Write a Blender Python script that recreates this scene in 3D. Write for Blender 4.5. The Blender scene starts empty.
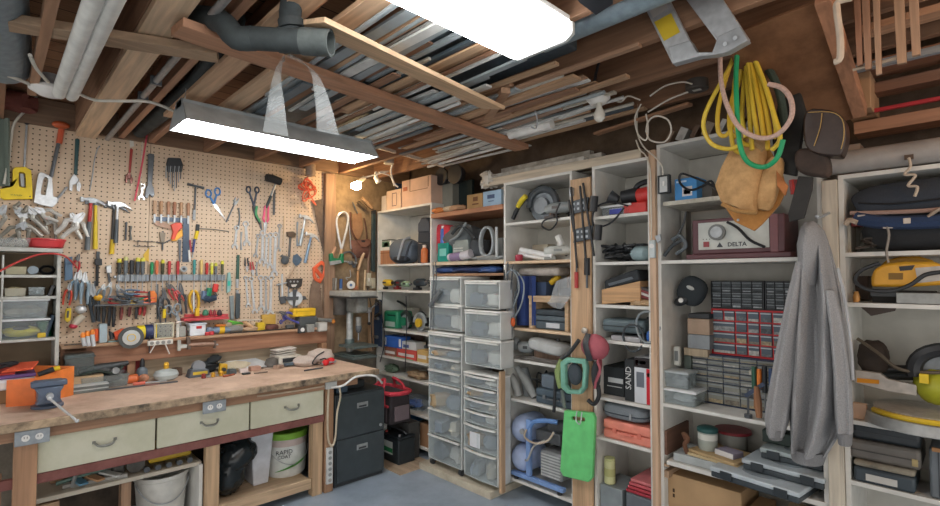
import bpy, math, random
from mathutils import Vector as V, Matrix, Euler
rnd = random.Random(7)
PI = math.pi
# ---------------------------------------------------------------- camera model (940x506)
FPX = 495.0; PITCH = math.radians(2.0); YAW = math.radians(45.9); CAM = V((4.42, -3.35, 1.65))
SHIFT = (25 - FPX*math.tan(PITCH))/940.0
_F0 = V((-math.sin(YAW), math.cos(YAW), 0)); _R = V((math.cos(YAW), math.sin(YAW), 0))
_F = _F0*math.cos(PITCH) + V((0, 0, 1))*math.sin(PITCH); _U = _R.cross(_F)
def ray(px, py): return _F + _R*((px-470)/FPX) + _U*((253-py)/FPX + SHIFT*940/FPX)
def onX(px, py, x=0.0):
    d = ray(px, py); return CAM + d*((x-CAM.x)/d.x)
def onY(px, py, y=-.45):
    d = ray(px, py); return CAM + d*((y-CAM.y)/d.y)
def onZ(px, py, z=0.0):
    d = ray(px, py); return CAM + d*((z-CAM.z)/d.z)
# ---------------------------------------------------------------- geometry
def cr(pts, k=6, closed=False):
    pts = [V(p) for p in pts]; n = len(pts); out = []
    if n < 3: return pts
    rng = range(n if closed else n-1)
    for i in rng:
        if closed: a, b, c, d = pts[i-1], pts[i], pts[(i+1) % n], pts[(i+2) % n]
        else: a, b, c, d = pts[max(i-1, 0)], pts[i], pts[i+1], pts[min(i+2, n-1)]
        for j in range(k):
            t = j/k; t2 = t*t; t3 = t2*t
            out.append(0.5*((2*b)+(c-a)*t+(2*a-5*b+4*c-d)*t2+(3*b-a-3*c+d)*t3))
    if not closed: out.append(pts[-1])
    return out
def frame(d):
    d = d.normalized(); a = V((0, 0, 1)) if abs(d.z) < .9 else V((1, 0, 0))
    u = d.cross(a).normalized(); return u, d.cross(u).normalized()
class G:
    def __init__(s): s.v = []; s.f = []
    def add(s, vs, fs):
        o = len(s.v); s.v += [V(x) for x in vs]; s.f += [tuple(i+o for i in f) for f in fs]; return s
    def hexa(s, p):
        return s.add(p, [(0, 3, 2, 1), (4, 5, 6, 7), (0, 1, 5, 4), (1, 2, 6, 5), (2, 3, 7, 6), (3, 0, 4, 7)])
    def box(s, a, b):
        x0, x1 = sorted((a[0], b[0])); y0, y1 = sorted((a[1], b[1])); z0, z1 = sorted((a[2], b[2]))
        return s.hexa([(x0, y0, z0), (x1, y0, z0), (x1, y1, z0), (x0, y1, z0), (x0, y0, z1), (x1, y0, z1), (x1, y1, z1), (x0, y1, z1)])
    def rb(s, c, size, rot=(0, 0, 0)):
        m = Euler(rot).to_matrix(); h = V(size)/2; c = V(c)
        return s.hexa([c + m @ V((sx*h.x, sy*h.y, sz*h.z)) for sz in (-1, 1) for sx, sy in ((-1, -1), (1, -1), (1, 1), (-1, 1))])
    def beam(s, a, b, w, h, up=(0, 0, 1)):       # rectangular bar from a to b, w sideways, h along up
        a = V(a); b = V(b); d = (b-a).normalized(); u = V(up); u = (u - d*u.dot(d)).normalized(); r = d.cross(u)
        q = [r*(-w/2)-u*(h/2), r*(w/2)-u*(h/2), r*(w/2)+u*(h/2), r*(-w/2)+u*(h/2)]
        return s.hexa([a+x for x in q]+[b+x for x in q])
    def prism(s, pts, vec):
        n = len(pts); pts = [V(p) for p in pts]; vec = V(vec)
        nrm = V((0, 0, 0))
        for i in range(n): nrm += pts[i].cross(pts[(i+1) % n])
        if nrm.dot(vec) < 0: pts = pts[::-1]
        return s.add(pts+[p+vec for p in pts], [tuple(range(n))[::-1], tuple(range(n, 2*n))]+[(i, (i+1) % n, (i+1) % n+n, i+n) for i in range(n)])
    def ring(s, outer, inner, vec):               # two loops of equal count -> plate with hole
        n = len(outer); vec = V(vec); o = [V(p) for p in outer]; q = [V(p) for p in inner]
        vs = o+q+[p+vec for p in o]+[p+vec for p in q]; f = []
        for i in range(n):
            j = (i+1) % n
            f += [(i, j, n+j, n+i), (2*n+j, 2*n+i, 3*n+i, 3*n+j), (j, i, 2*n+i, 2*n+j), (n+i, n+j, 3*n+j, 3*n+i)]
        return s.add(vs, f)
    def tube(s, pts, r, n=8, closed=False, flat=1.0):
        pts = [V(p) for p in pts]; m = len(pts)
        if not hasattr(r, '__len__'): r = [r]*m
        if len(r) != m:
            r = [r[min(int(i*(len(r)-1)/(m-1)), len(r)-2)]*(1-((i*(len(r)-1)/(m-1)) - min(int(i*(len(r)-1)/(m-1)), len(r)-2))) + r[min(int(i*(len(r)-1)/(m-1)), len(r)-2)+1]*((i*(len(r)-1)/(m-1)) - min(int(i*(len(r)-1)/(m-1)), len(r)-2)) for i in range(m)]
        vs = []; u = None
        for i in range(m):
            d = (pts[(i+1) % m]-pts[i-1]) if closed else (pts[min(i+1, m-1)]-pts[max(i-1, 0)])
            if d.length < 1e-9: d = V((0, 0, 1))
            d.normalize()
            if u is None: u, w = frame(d)
            else:
                u = u - d*u.dot(d)
                if u.length < 1e-6: u, w = frame(d)
                u.normalize()
            w = d.cross(u)
            for k in range(n):
                a = 2*PI*k/n; vs.append(pts[i]+(u*math.cos(a)+w*math.sin(a)*flat)*r[i])
        fs = []
        for i in range(m if closed else m-1):
            for k in range(n):
                a = i*n+k; b = i*n+(k+1) % n; c = ((i+1) % m)*n+(k+1) % n; d = ((i+1) % m)*n+k
                fs.append((a, b, c, d))
        if not closed: fs += [tuple(range(n))[::-1], tuple(range((m-1)*n, m*n))]
        return s.add(vs, fs)
    def cable(s, pts, r=.004, k=6, n=6, closed=False): return s.tube(cr(pts, k, closed), r, n, closed)
    def cyl(s, a, b, r, n=16): return s.tube([a, b], r, n)
    def lathe(s, prof, o=(0, 0, 0), ax=(0, 0, 1), n=20, sx=1.0):
        o = V(o); d = V(ax).normalized(); u, w = frame(d); vs = []; m = len(prof)
        for r, h in prof:
            for k in range(n):
                a = 2*PI*k/n; vs.append(o+d*h+(u*math.cos(a)*sx+w*math.sin(a))*max(r, 1e-4))
        fs = [(i*n+k, i*n+(k+1) % n, (i+1)*n+(k+1) % n, (i+1)*n+k) for i in range(m-1) for k in range(n)]
        fs += [tuple(range(n))[::-1], tuple(range((m-1)*n, m*n))]
        return s.add(vs, fs)
    def ell(s, c, r, rot=(0, 0, 0), nu=14, nv=8, pw=1.0, jit=0.0):
        m = Euler(rot).to_matrix(); c = V(c); vs = []
        sg = lambda x: math.copysign(abs(x)**pw, x)
        for j in range(nv+1):
            t = -PI/2+PI*j/nv
            for i in range(nu):
                a = 2*PI*i/nu; q = 1+jit*(rnd.random()-.5) if 0 < j < nv else 1
                vs.append(c+m @ V((r[0]*sg(math.cos(t))*sg(math.cos(a))*q, r[1]*sg(math.cos(t))*sg(math.sin(a))*q, r[2]*sg(math.sin(t))*q)))
        fs = [(j*nu+i, j*nu+(i+1) % nu, (j+1)*nu+(i+1) % nu, (j+1)*nu+i) for j in range(nv) for i in range(nu)]
        return s.add(vs, fs)
    def sheet(s, rows, t=.003, vec=None):          # rows of points -> thin solid following the grid
        nr = len(rows); nc = len(rows[0]); P = [[V(p) for p in r] for r in rows]; top = []
        for j in range(nr):
            for i in range(nc):
                du = P[j][min(i+1, nc-1)]-P[j][max(i-1, 0)]; dv = P[min(j+1, nr-1)][i]-P[max(j-1, 0)][i]
                n = V(vec) if vec else du.cross(dv)
                n = n.normalized() if n.length > 1e-9 else V((0, 0, 1))
                top.append(P[j][i]+n*t)
        bot = [p for r in P for p in r]; N = nr*nc; f = []
        for j in range(nr-1):
            for i in range(nc-1):
                a = j*nc+i; f += [(a, a+nc, a+nc+1, a+1), (N+a, N+a+1, N+a+nc+1, N+a+nc)]
        for i in range(nc-1):
            a = i; b = (nr-1)*nc+i; f += [(a, a+1, N+a+1, N+a), (b+1, b, N+b, N+b+1)]
        for j in range(nr-1):
            a = j*nc; b = j*nc+nc-1; f += [(a+nc, a, N+a, N+a+nc), (b, b+nc, N+b+nc, N+b)]
        return s.add(bot+top, f)
    def xf(s, m): s.v = [m @ v for v in s.v]; return s
    def mv(s, d): d = V(d); s.v = [v+d for v in s.v]; return s
    def rz(s, a, c=(0, 0, 0)): c = V(c); m = Matrix.Rotation(a, 3, 'Z'); s.v = [c+m @ (v-c) for v in s.v]; return s
    def rot(s, a, ax, c=(0, 0, 0)): c = V(c); m = Matrix.Rotation(a, 3, V(ax) if not isinstance(ax, str) else ax); s.v = [c+m @ (v-c) for v in s.v]; return s
    def join(s, o): return s.add(o.v, o.f)
    def bb(s):
        xs = list(zip(*s.v)); return V([min(a) for a in xs]), V([max(a) for a in xs])
def text_g(txt, size, o, right, up, depth=.0008, align='CENTER', bold=0.0):
    cu = bpy.data.curves.new('t', 'FONT'); cu.body = txt; cu.size = size; cu.extrude = depth; cu.align_x = align; cu.align_y = 'CENTER'; cu.offset = bold; cu.resolution_u = 2
    ob = bpy.data.objects.new('t', cu); bpy.context.scene.collection.objects.link(ob)
    dg = bpy.context.evaluated_depsgraph_get(); me = ob.evaluated_get(dg).to_mesh()
    r = V(right).normalized(); u = V(up).normalized(); n = r.cross(u); g = G()
    g.add([V(o)+r*v.co.x+u*v.co.y+n*v.co.z for v in me.vertices], [tuple(p.vertices) for p in me.polygons])
    bpy.data.objects.remove(ob); bpy.data.curves.remove(cu); return g
# ---------------------------------------------------------------- materials
_MC = {}
def lin(h):
    h = h.lstrip('#'); o = []
    for i in (0, 2, 4):
        c = int(h[i:i+2], 16)/255; o.append(c/12.92 if c <= .04045 else ((c+.055)/1.055)**2.4)
    return (*o, 1)
def M(hexc, kind='p', ax='z', hex2=None, sc=1.0, rough=None, a=None):
    key = (hexc, kind, ax, hex2, sc, rough, a)
    if key in _MC: return _MC[key]
    m = bpy.data.materials.new(kind+'_'+hexc.strip('#')); m.use_nodes = True; nt = m.node_tree; N = nt.nodes; L = nt.links
    bs = N['Principled BSDF']; c = lin(hexc)
    if kind == 'w': lu = .3*c[0]+.59*c[1]+.11*c[2]; c = tuple(min(1, (q*.74+lu*.26)*1.12) for q in c[:3])+(1,); hex2 = None
    tc = N.new('ShaderNodeTexCoord'); mp = N.new('ShaderNodeMapping'); L.new(tc.outputs['Object'], mp.inputs['Vector'])
    nz = N.new('ShaderNodeTexNoise'); L.new(mp.outputs['Vector'], nz.inputs['Vector'])
    rp = N.new('ShaderNodeValToRGB'); L.new(nz.outputs['Fac'], rp.inputs['Fac']); L.new(rp.outputs['Color'], bs.inputs['Base Color'])
    def ramp(c0, c1, p0=.3, p1=.7):
        rp.color_ramp.elements[0].color = c0; rp.color_ramp.elements[1].color = c1; rp.color_ramp.elements[0].position = p0; rp.color_ramp.elements[1].position = p1
    mul = lambda c, k: (min(c[0]*k, 1), min(c[1]*k, 1), min(c[2]*k, 1), 1)
    bump = 0; nz.inputs['Detail'].default_value = 3
    if kind == 'p': nz.inputs['Scale'].default_value = 14*sc; ramp(mul(c, .86), mul(c, 1.1)); r = .45
    elif kind == 'w':
        s = {'x': (1.2, 22, 22), 'y': (22, 1.2, 22), 'z': (22, 22, 1.2)}[ax]; mp.inputs['Scale'].default_value = [q*sc for q in s]
        nz.inputs['Scale'].default_value = 1.6; nz.inputs['Detail'].default_value = 6; nz.inputs['Distortion'].default_value = .6
        ramp(lin(hex2) if hex2 else mul(c, .62), mul(c, 1.12), .25, .68); r = .62; bump = .12
    elif kind == 'm': nz.inputs['Scale'].default_value = 30*sc; ramp(mul(c, .82), mul(c, 1.12)); r = .36; bs.inputs['Metallic'].default_value = .25
    elif kind == 'f': nz.inputs['Scale'].default_value = 260*sc; nz.inputs['Detail'].default_value = 3; ramp(mul(c, .82), mul(c, 1.12)); r = .95; bump = .12
    elif kind == 'c': nz.inputs['Scale'].default_value = 9*sc; ramp(mul(c, .88), mul(c, 1.06)); r = .85
    elif kind == 'd':
        nz.inputs['Scale'].default_value = 7*sc; nz.inputs['Detail'].default_value = 8; nz.inputs['Roughness'].default_value = .68
        ramp(lin(hex2) if hex2 else mul(c, .45), c, .36, .62); r = .75; bump = .1
    elif kind in ('g', 'k'):
        nz.inputs['Scale'].default_value = 10; ramp(mul(c, .92), mul(c, 1.05)); r = .18
        tr = N.new('ShaderNodeBsdfTransparent'); tr.inputs['Color'].default_value = (.96, .98, .98, 1); mx = N.new('ShaderNodeMixShader')
        mx.inputs[0].default_value = (a if a is not None else .4)*(.5 if kind == 'g' else 1)
        L.new(tr.outputs[0], mx.inputs[1]); L.new(bs.outputs[0], mx.inputs[2]); L.new(mx.outputs[0], N['Material Output'].inputs['Surface'])
    elif kind == 'e':
        ramp(c, c); bs.inputs['Emission Color'].default_value = c; bs.inputs['Emission Strength'].default_value = a or 1.0; r = .5
    bs.inputs['Roughness'].default_value = rough if rough is not None else r
    if bump:
        bp = N.new('ShaderNodeBump'); bp.inputs['Strength'].default_value = bump; bp.inputs['Distance'].default_value = .01
        L.new(nz.outputs['Fac'], bp.inputs['Height']); L.new(bp.outputs['Normal'], bs.inputs['Normal'])
    _MC[key] = m; return m
# ---------------------------------------------------------------- objects
COL = bpy.context.scene.collection
def obj(name, g, mat, parent=None, org=None, bev=0.0, bseg=2):
    me = bpy.data.meshes.new(name); o0 = V(org) if org is not None else V((0, 0, 0))
    me.from_pydata([tuple(v-o0) for v in g.v], [], g.f); me.validate(); me.materials.append(mat)
    import bmesh
    bm = bmesh.new(); bm.from_mesh(me); bmesh.ops.recalc_face_normals(bm, faces=bm.faces); bm.to_mesh(me); bm.free()
    me.polygons.foreach_set('use_smooth', [True]*len(me.polygons)); me.set_sharp_from_angle(angle=math.radians(38))
    ob = bpy.data.objects.new(name, me); COL.objects.link(ob)
    if parent: ob.parent = parent
    else: ob.location = o0
    if bev:
        b = ob.modifiers.new('b', 'BEVEL'); b.width = bev; b.segments = bseg; b.limit_method = 'ANGLE'; b.angle_limit = math.radians(40)
    return ob
def tagit(o, label, cat, group=None, kind=None):
    o['label'] = label; o['category'] = cat
    if group: o['group'] = group
    if kind: o['kind'] = kind
    return o
def mk(name, label, cat, parts, group=None, org=None):
    """parts: [(part_name, G, mat[, bev[, subs]])] in world coordinates; one part named '' makes a single-mesh thing"""
    allv = [v for p in parts for v in p[1].v]
    if org is None:
        xs = [v.x for v in allv]; ys = [v.y for v in allv]; zs = [v.z for v in allv]
        org = V(((min(xs)+max(xs))/2, (min(ys)+max(ys))/2, min(zs)))
    org = V(org)
    if len(parts) == 1 and not parts[0][0]:
        p = parts[0]; return tagit(obj(name, p[1], p[2], None, org, p[3] if len(p) > 3 else 0), label, cat, group)
    if not parts[0][0]:                            # first part is the body mesh itself, the rest are its children
        p = parts[0]; root = tagit(obj(name, p[1], p[2], None, org, p[3] if len(p) > 3 else 0), label, cat, group); parts = parts[1:]
    else:
        root = bpy.data.objects.new(name, None); root.empty_display_size = .05; COL.objects.link(root); root.location = org
        tagit(root, label, cat, group)
    for p in parts:
        c = obj(p[0], p[1], p[2], root, org, p[3] if len(p) > 3 else 0)
        for q in (p[4] if len(p) > 4 else ()):
            obj(q[0], q[1], q[2], c, org, q[3] if len(q) > 3 else 0)
    return root
def one(name, label, cat, g, mat, bev=0, group=None): return mk(name, label, cat, [('', g, mat, bev)], group)
def kids(o): return [c for c in bpy.data.objects if c.parent == o]
def dup(root, loc, rz=0.0, label=None, group=None, rot=None):
    r = root.copy(); COL.objects.link(r); r.location = loc; r.rotation_euler = rot or (0, 0, rz)
    if label: r['label'] = label
    if group: r['group'] = group
    for ch in list(root.children):
        c = ch.copy(); COL.objects.link(c); c.parent = r
        for q in list(ch.children):
            d = q.copy(); COL.objects.link(d); d.parent = c
    return r
def struct(name, g, mat, bev=0):
    o = obj(name, g, mat, None, None, bev); o['kind'] = 'structure'; return o
# pixel-measured helpers: boxes and outlines on the real planes of the room
def bx(x0, y0, x1, y1, yp, dep):                   # box whose front face lies on plane y=yp, depth towards the back wall
    a = onY(x0, y1, yp); b = onY(x1, y0, yp); return G().box((a.x, yp, a.z), (b.x, yp+dep, b.z))
def lx(x0, y0, x1, y1, xp, dep):                   # the same against the left wall (front on plane x=xp, depth towards the wall)
    a = onX(x0, y1, xp); b = onX(x1, y0, xp); return G().box((xp, a.y, a.z), (xp-dep, b.y, b.z))
def W(pts, x=.012): return [onX(px, py, x) for px, py in pts]
def B(pts, y=-.45): return [onY(px, py, y) for px, py in pts]
def wpoly(pts, x=.012, t=.012): return G().prism(W(pts, x), (t, 0, 0))
def bpoly(pts, y=-.45, t=.02): return G().prism(B(pts, y), (0, t, 0))
def wtube(pts, r, x=.02, k=0, n=8, flat=1.0): p = W(pts, x); return G().tube(cr(p, k) if k else p, r, n, False, flat)
def btube(pts, r, y=-.45, k=0, n=8): p = B(pts, y); return G().tube(cr(p, k) if k else p, r, n)
# ================================================================ SETTING
def floor_mat():
    m = M('#a3b0bd', 'd', hex2='#8b98a6', sc=.35, rough=.42); return m
WHITE = M('#dcdad3', 'c'); WHITE2 = M('#c4c6c2', 'c'); OFFW = M('#d9d2c2', 'p')
FIR = M('#b98f64', 'w', 'z', '#92683f'); FIRY = M('#b98f64', 'w', 'y', '#92683f'); FIRX = M('#b98f64', 'w', 'x', '#92683f')
PINEX = M('#d9b384', 'w', 'x', '#bb9160'); PINEY = M('#d2ab7c', 'w', 'y', '#b58a5c')
JOIST = M('#94663f', 'w', 'x', '#6a4528', rough=.75); JOISTP = M('#b67f55', 'w', 'x', '#8d5f3c')
BLK = M('#26282b', 'p'); DK = M('#3a3d40', 'p'); STEEL = M('#a9adb0', 'm'); STEELD = M('#5d6165', 'm'); CHROME = M('#d5d8da', 'm', rough=.22)
GALV = M('#8fa0a8', 'm', rough=.45); ABS = M('#3d4445', 'd', hex2='#2a2f30'); WPL = M('#e6e4df', 'p'); ORANGE = M('#e8622a', 'p'); YEL = M('#e6c61e', 'p'); RED = M('#c32f2b', 'p')
GREEN = M('#1f7a52', 'p'); BLUE = M('#2f5c9c', 'p'); GREY = M('#8b8f92', 'p'); RUB = M('#2b2b2c', 'f'); CARD = M('#b8906a', 'c'); TAN = M('#c49a6c', 'w', 'z'); LEATHER = M('#5b3f31', 'd', hex2='#2e211b')
struct('floor', G().box((-.3, -7, -.05), (7, .3, 0)), floor_mat())
struct('wall_left', G().box((-.1, -7, 0), (-.02, .0, 2.9)), M('#8d8577', 'd', hex2='#6f675c'))
struct('wall_back', G().box((-.1, 0, 0), (7, .1, 2.9)), M('#73604f', 'd', hex2='#584838'))
# subfloor boards above the joists, run along y
def ceil_mat():
    m = bpy.data.materials.new('subfloor'); m.use_nodes = True; nt = m.node_tree; N = nt.nodes; L = nt.links; b = N['Principled BSDF']; b.inputs['Roughness'].default_value = .85
    tc = N.new('ShaderNodeTexCoord'); sp = N.new('ShaderNodeSeparateXYZ'); L.new(tc.outputs['Object'], sp.inputs[0])
    def mth(op, a, v):
        n = N.new('ShaderNodeMath'); n.operation = op; L.new(a, n.inputs[0]); n.inputs[1].default_value = v; return n.outputs[0]
    s = mth('MULTIPLY', sp.outputs['X'], 1/.14); fr = mth('FRACT', s, 0); gap = mth('LESS_THAN', fr, .05)
    fl = mth('FLOOR', s, 0); wn = N.new('ShaderNodeTexWhiteNoise'); wn.noise_dimensions = '1D'; L.new(fl, wn.inputs['W'])
    mp = N.new('ShaderNodeMapping'); mp.inputs['Scale'].default_value = (25, 1.5, 25); L.new(tc.outputs['Object'], mp.inputs[0]); nz = N.new('ShaderNodeTexNoise'); nz.inputs['Detail'].default_value = 5; L.new(mp.outputs[0], nz.inputs[0])
    ad = N.new('ShaderNodeMath'); ad.operation = 'ADD'; L.new(nz.outputs['Fac'], ad.inputs[0]); sc_ = mth('MULTIPLY', wn.outputs['Value'], .5); L.new(sc_, ad.inputs[1])
    rp = N.new('ShaderNodeValToRGB'); rp.color_ramp.elements[0].color = lin('#6a4a35'); rp.color_ramp.elements[1].color = lin('#9a7353'); rp.color_ramp.elements[0].position = .3; rp.color_ramp.elements[1].position = 1.0; L.new(ad.outputs[0], rp.inputs[0])
    mx = N.new('ShaderNodeMixRGB'); L.new(gap, mx.inputs[0]); L.new(rp.outputs[0], mx.inputs[1]); mx.inputs[2].default_value = lin('#2a1c12'); L.new(mx.outputs[0], b.inputs['Base Color']); return m
struct('ceiling', G().box((-.1, -7, 2.87), (7, .1, 2.92)), ceil_mat())
n_tr = 1
for yj, mt in ((-.504, JOIST), (-.91, JOIST), (-1.316, JOIST), (-1.722, JOIST), (-2.128, JOIST), (-2.51, JOISTP), (-2.70, JOISTP), (-2.95, JOIST), (-3.35, JOIST), (-3.76, JOIST), (-4.16, JOIST), (-4.57, JOIST)):
    struct('trim_%d' % n_tr, G().box((-.02, yj, 2.68), (5.6, yj+.038, 2.868)), mt, .003); n_tr += 1
struct('trim_%d' % n_tr, G().box((0, -3.6, 2.68), (.04, -.04, 2.86)), M('#7d5c3d', 'w', 'y')); n_tr += 1
# pegboard
def peg_mat():
    m = bpy.data.materials.new('pegboard'); m.use_nodes = True; nt = m.node_tree; N = nt.nodes; L = nt.links; b = N['Principled BSDF']; b.inputs['Roughness'].default_value = .7
    tc = N.new('ShaderNodeTexCoord'); sp = N.new('ShaderNodeSeparateXYZ'); L.new(tc.outputs['Object'], sp.inputs[0])
    def mth(op, a, v):
        n = N.new('ShaderNodeMath'); n.operation = op; L.new(a, n.inputs[0])
        if isinstance(v, float) or isinstance(v, int): n.inputs[1].default_value = v
        else: L.new(v, n.inputs[1])
        return n.outputs[0]
    def cell(o): f_ = mth('FRACT', mth('MULTIPLY', o, 1/.0345), 0); d = mth('SUBTRACT', f_, .5); return mth('MULTIPLY', d, d)
    d2 = mth('ADD', cell(sp.outputs['Y']), cell(sp.outputs['Z'])); hole = mth('LESS_THAN', d2, .019)
    nz = N.new('ShaderNodeTexNoise'); nz.inputs['Scale'].default_value = 5; nz.inputs['Detail'].default_value = 6; L.new(tc.outputs['Object'], nz.inputs[0])
    rp = N.new('ShaderNodeValToRGB'); rp.color_ramp.elements[0].color = lin('#c2a88c'); rp.color_ramp.elements[1].color = lin('#dfc8ae'); L.new(nz.outputs['Fac'], rp.inputs[0])
    mx = N.new('ShaderNodeMixRGB'); L.new(hole, mx.inputs[0]); L.new(rp.outputs[0], mx.inputs[1]); mx.inputs[2].default_value = lin('#3a2a1c'); L.new(mx.outputs[0], b.inputs['Base Color']); return m
PEG = peg_mat()
for (a, b_, lab) in ((-3.6, -2.49, 'tan pegboard sheet at the left end of the tool wall'), (-2.487, -1.72, 'middle tan pegboard sheet, behind the row of screwdrivers'), (-1.717, -.93, 'right tan pegboard sheet, behind the hanging wrenches and claw hammers')):
    one('pegboard', lab, 'pegboard', G().box((-.018, a, 1.05), (.006, b_, 2.75)), PEG)
one('plywood_lining', 'old dark plywood panel hung with saws right of the pegboard', 'panel', G().box((-.02, -.93, .9), (.0, -.03, 2.7)), M('#a18a6c', 'd', hex2='#7b6850'))
# ================================================================ SHELVING AGAINST THE BACK WALL
def unit(label, x0, x1, top, shelves, yf=-.45, depth=.42, base=None, lean=None, shelf_m=None, t=.02, sides=(1, 1), smat=None):
    parts = []; W_ = smat or WHITE; SM = shelf_m or {}
    if sides[0]: parts.append(('side_panel', G().box((x0, yf, 0), (x0+t, yf+depth, top)), W_, .001))
    if sides[1]: parts.append(('side_panel', G().box((x1-t, yf, 0), (x1, yf+depth, top)), W_, .001))
    parts.append(('back_panel', G().box((x0+t, yf+depth-.01, .02), (x1-t, yf+depth, top-.005)), M('#c6c3ba', 'c')))
    parts.append(('top_panel', G().box((x0, yf, top), (x1, yf+depth, top+t)), W_, .001))
    for z in shelves: parts.append(('shelf', G().box((x0+t, yf+.001, z-t), (x1-t, yf+depth-.01, z)), SM.get(z, W_), .001))
    return mk('shelf_unit', label, 'shelf unit', parts)
U1S = [1.79, 1.53, 1.135, .86, .685, .375, .09]
unit('white melamine shelf unit in the corner beside the drill press', .03, .92, 2.325, U1S)
unit('white shelf unit with the blue compressor at its bottom, left of the broad post', 1.81, 2.45, 2.38, [2.08, 1.78, 1.27, 1.03, .73, .125], shelf_m={1.78: PINEX, 1.27: PINEX})
unit('narrow white shelf unit right of the broad post, with red cases low down', 2.61, 3.02, 2.38, [2.06, 1.755, 1.475, 1.245, .87, .61, .1])
unit('wide white shelf unit holding the small-parts drawer cabinets', 3.062, 3.89, 2.44, [1.755, .905], depth=.44)
unit('white shelf unit at the right edge with the duffel bag on its middle shelf', 3.955, 5.2, 2.12, [1.77, 1.535, .99, .71], depth=.44)
one('shelf_board', 'white shelf under the clear flat organizer cases, lowest in its bay', 'shelf', G().box((3.10, -.455, .55), (3.885, -.02, .575)), WHITE, .002)
one('shelf_board', 'orange-brown wooden shelf carrying the small tan and blue boxes', 'shelf', G().box((.925, -.46, 2.195), (1.805, -.04, 2.235)), M('#b5713f', 'w', 'x', '#8a4e28'), .002)
one('shelf_board', 'pale wooden shelf directly above the clear drawer towers', 'shelf', G().box((.925, -.45, 1.765), (1.805, -.04, 1.795)), M('#cdb58f', 'w', 'x'), .002)
one('shelf_board', 'shelf board with plastic bags lying just over the drawer towers', 'shelf', G().box((.925, -.42, 1.668), (1.805, -.04, 1.69)), M('#a8794f', 'w', 'x'), .002)
one('wooden_post', 'broad wooden board post hung with black roller rack and knee pads', 'post', G().box((2.452, -.475, 0), (2.608, -.452, 2.33)), M('#c79a66', 'w', 'z', '#a97a49'), .003)
one('wooden_post', 'narrow wooden stud post with switch box and white cable at its side', 'post', G().box((3.021, -.475, 0), (3.061, -.40, 2.43)), M('#c9a077', 'w', 'z', '#ae8157'), .003)
one('wooden_post', 'pale square post behind the hanging grey hoodie', 'post', G().box((3.892, -.47, 0), (3.953, -.39, 2.12)), M('#cdbfa6', 'w', 'z', '#b3a284'), .003)
one('wooden_post', 'wooden stud left of the drill press at the pegboard end', 'post', G().box((.0, -1.05, .9), (.05, -.94, 2.66)), M('#9a7350', 'w', 'z', '#6f4f34'), .003)
one('wooden_cleat', 'dark brown board leaning along the cabinet side above the shelf of flat cases', 'board', G().box((3.083, -.44, .60), (3.097, -.12, .74)), M('#7b5139', 'w', 'y'))
one('plinth', 'cream painted plinth board under the two drawer towers', 'plinth', G().box((.99, -.64, 0), (1.84, -.2, .055)), M('#cfc6b2', 'd', hex2='#b3a893'), .003)
one('upright_board', 'tall wooden side board standing right of the drawer towers', 'board', G().box((1.893, -.60, .056), (1.915, -.555, .95)).mv((-.0, 0, 0)), M('#c29a6b', 'w', 'z'))
# ================================================================ WORKBENCH
wd = M('#b5804f', 'w', 'z', '#8a5a34'); wdy = M('#ad7b50', 'w', 'y', '#85583a'); topm = M('#dcc0aa', 'd', hex2='#b89a84', sc=.5); edgem = M('#bfa688', 'd', hex2='#4a4136', sc=1.2)
mus = M('#dedcc6', 'd', hex2='#cfceb4', sc=.5); mar = M('#8f5d56', 'd', hex2='#7a4a44')
P = [('top', G().box((.02, -3.7, .865), (.93, -1.03, .9)), topm, .004), ('front_edge', G().box((.93, -3.7, .858), (.955, -1.03, .901)), edgem, .004),
     ('apron', G().box((.86, -3.7, .795), (.9, -1.2, .865)), wdy, .003), ('rail', G().box((.85, -3.6, .548), (.88, -1.48, .60)), mar, .003),
     ('leg', G().box((.83, -3.24, 0), (.9, -3.145, .80)), wd, .003), ('leg', G().box((.82, -2.31, 0), (.87, -2.225, .55)), M('#c39a68', 'w', 'z'), .003),
     ('leg', G().box((.80, -1.565, 0), (.87, -1.485, .55)), M('#c39a68', 'w', 'z'), .003), ('leg', G().box((.80, -1.47, 0), (.88, -1.40, .80)), M('#a9794c', 'w', 'z'), .003),
     ('leg', G().box((.05, -3.2, 0), (.13, -3.1, .865)), wd, .003), ('leg', G().box((.05, -1.5, 0), (.13, -1.4, .865)), wd, .003),
     ('lower_shelf', G().box((.10, -2.22, .10), (.86, -1.57, .125)), M('#c7a274', 'w', 'y'), .002), ('shelf_front', G().box((.84, -2.22, .06), (.862, -1.57, .135)), M('#c7a274', 'w', 'y'), .002),
     ('lower_shelf', G().box((.10, -3.14, .415), (.80, -2.315, .44)), M('#c8bfae', 'c'), .002), ('divider', G().box((.15, -2.34, .03), (.84, -2.318, .43)), WHITE, .002), ('divider', G().box((.70, -2.75, 0), (.78, -2.70, .414)), M('#a47a52', 'w', 'z'), .002),
     ('cabinet_back', G().box((.14, -3.1, .02), (.15, -1.5, .8)), M('#584a3d', 'd'))]
for a, b_ in ((-3.145, -2.60), (-2.59, -2.04), (-2.03, -1.485)):
    yc = (a+b_)/2+.02; z = .705
    hd = G().tube(cr([(.885, yc-.05, z+.008), (.897, yc-.045, z+.004), (.912, yc-.03, z-.008), (.914, yc, z-.012), (.912, yc+.03, z-.008), (.897, yc+.045, z+.004), (.885, yc+.05, z+.008)], 4), [.004, .006, .007, .008, .007, .006, .004], 8)
    hd.box((.878, yc-.058, z), (.884, yc-.042, z+.016)).box((.878, yc+.042, z), (.884, yc+.058, z+.016))
    P.append(('drawer', G().box((.852, a, .602), (.878, b_, .792)), mus, .004, [('handle', hd, M('#8f9088', 'm'))]))
mk('workbench', 'long wooden workbench with scarred top and three pale green drawers', 'workbench', P)
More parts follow.
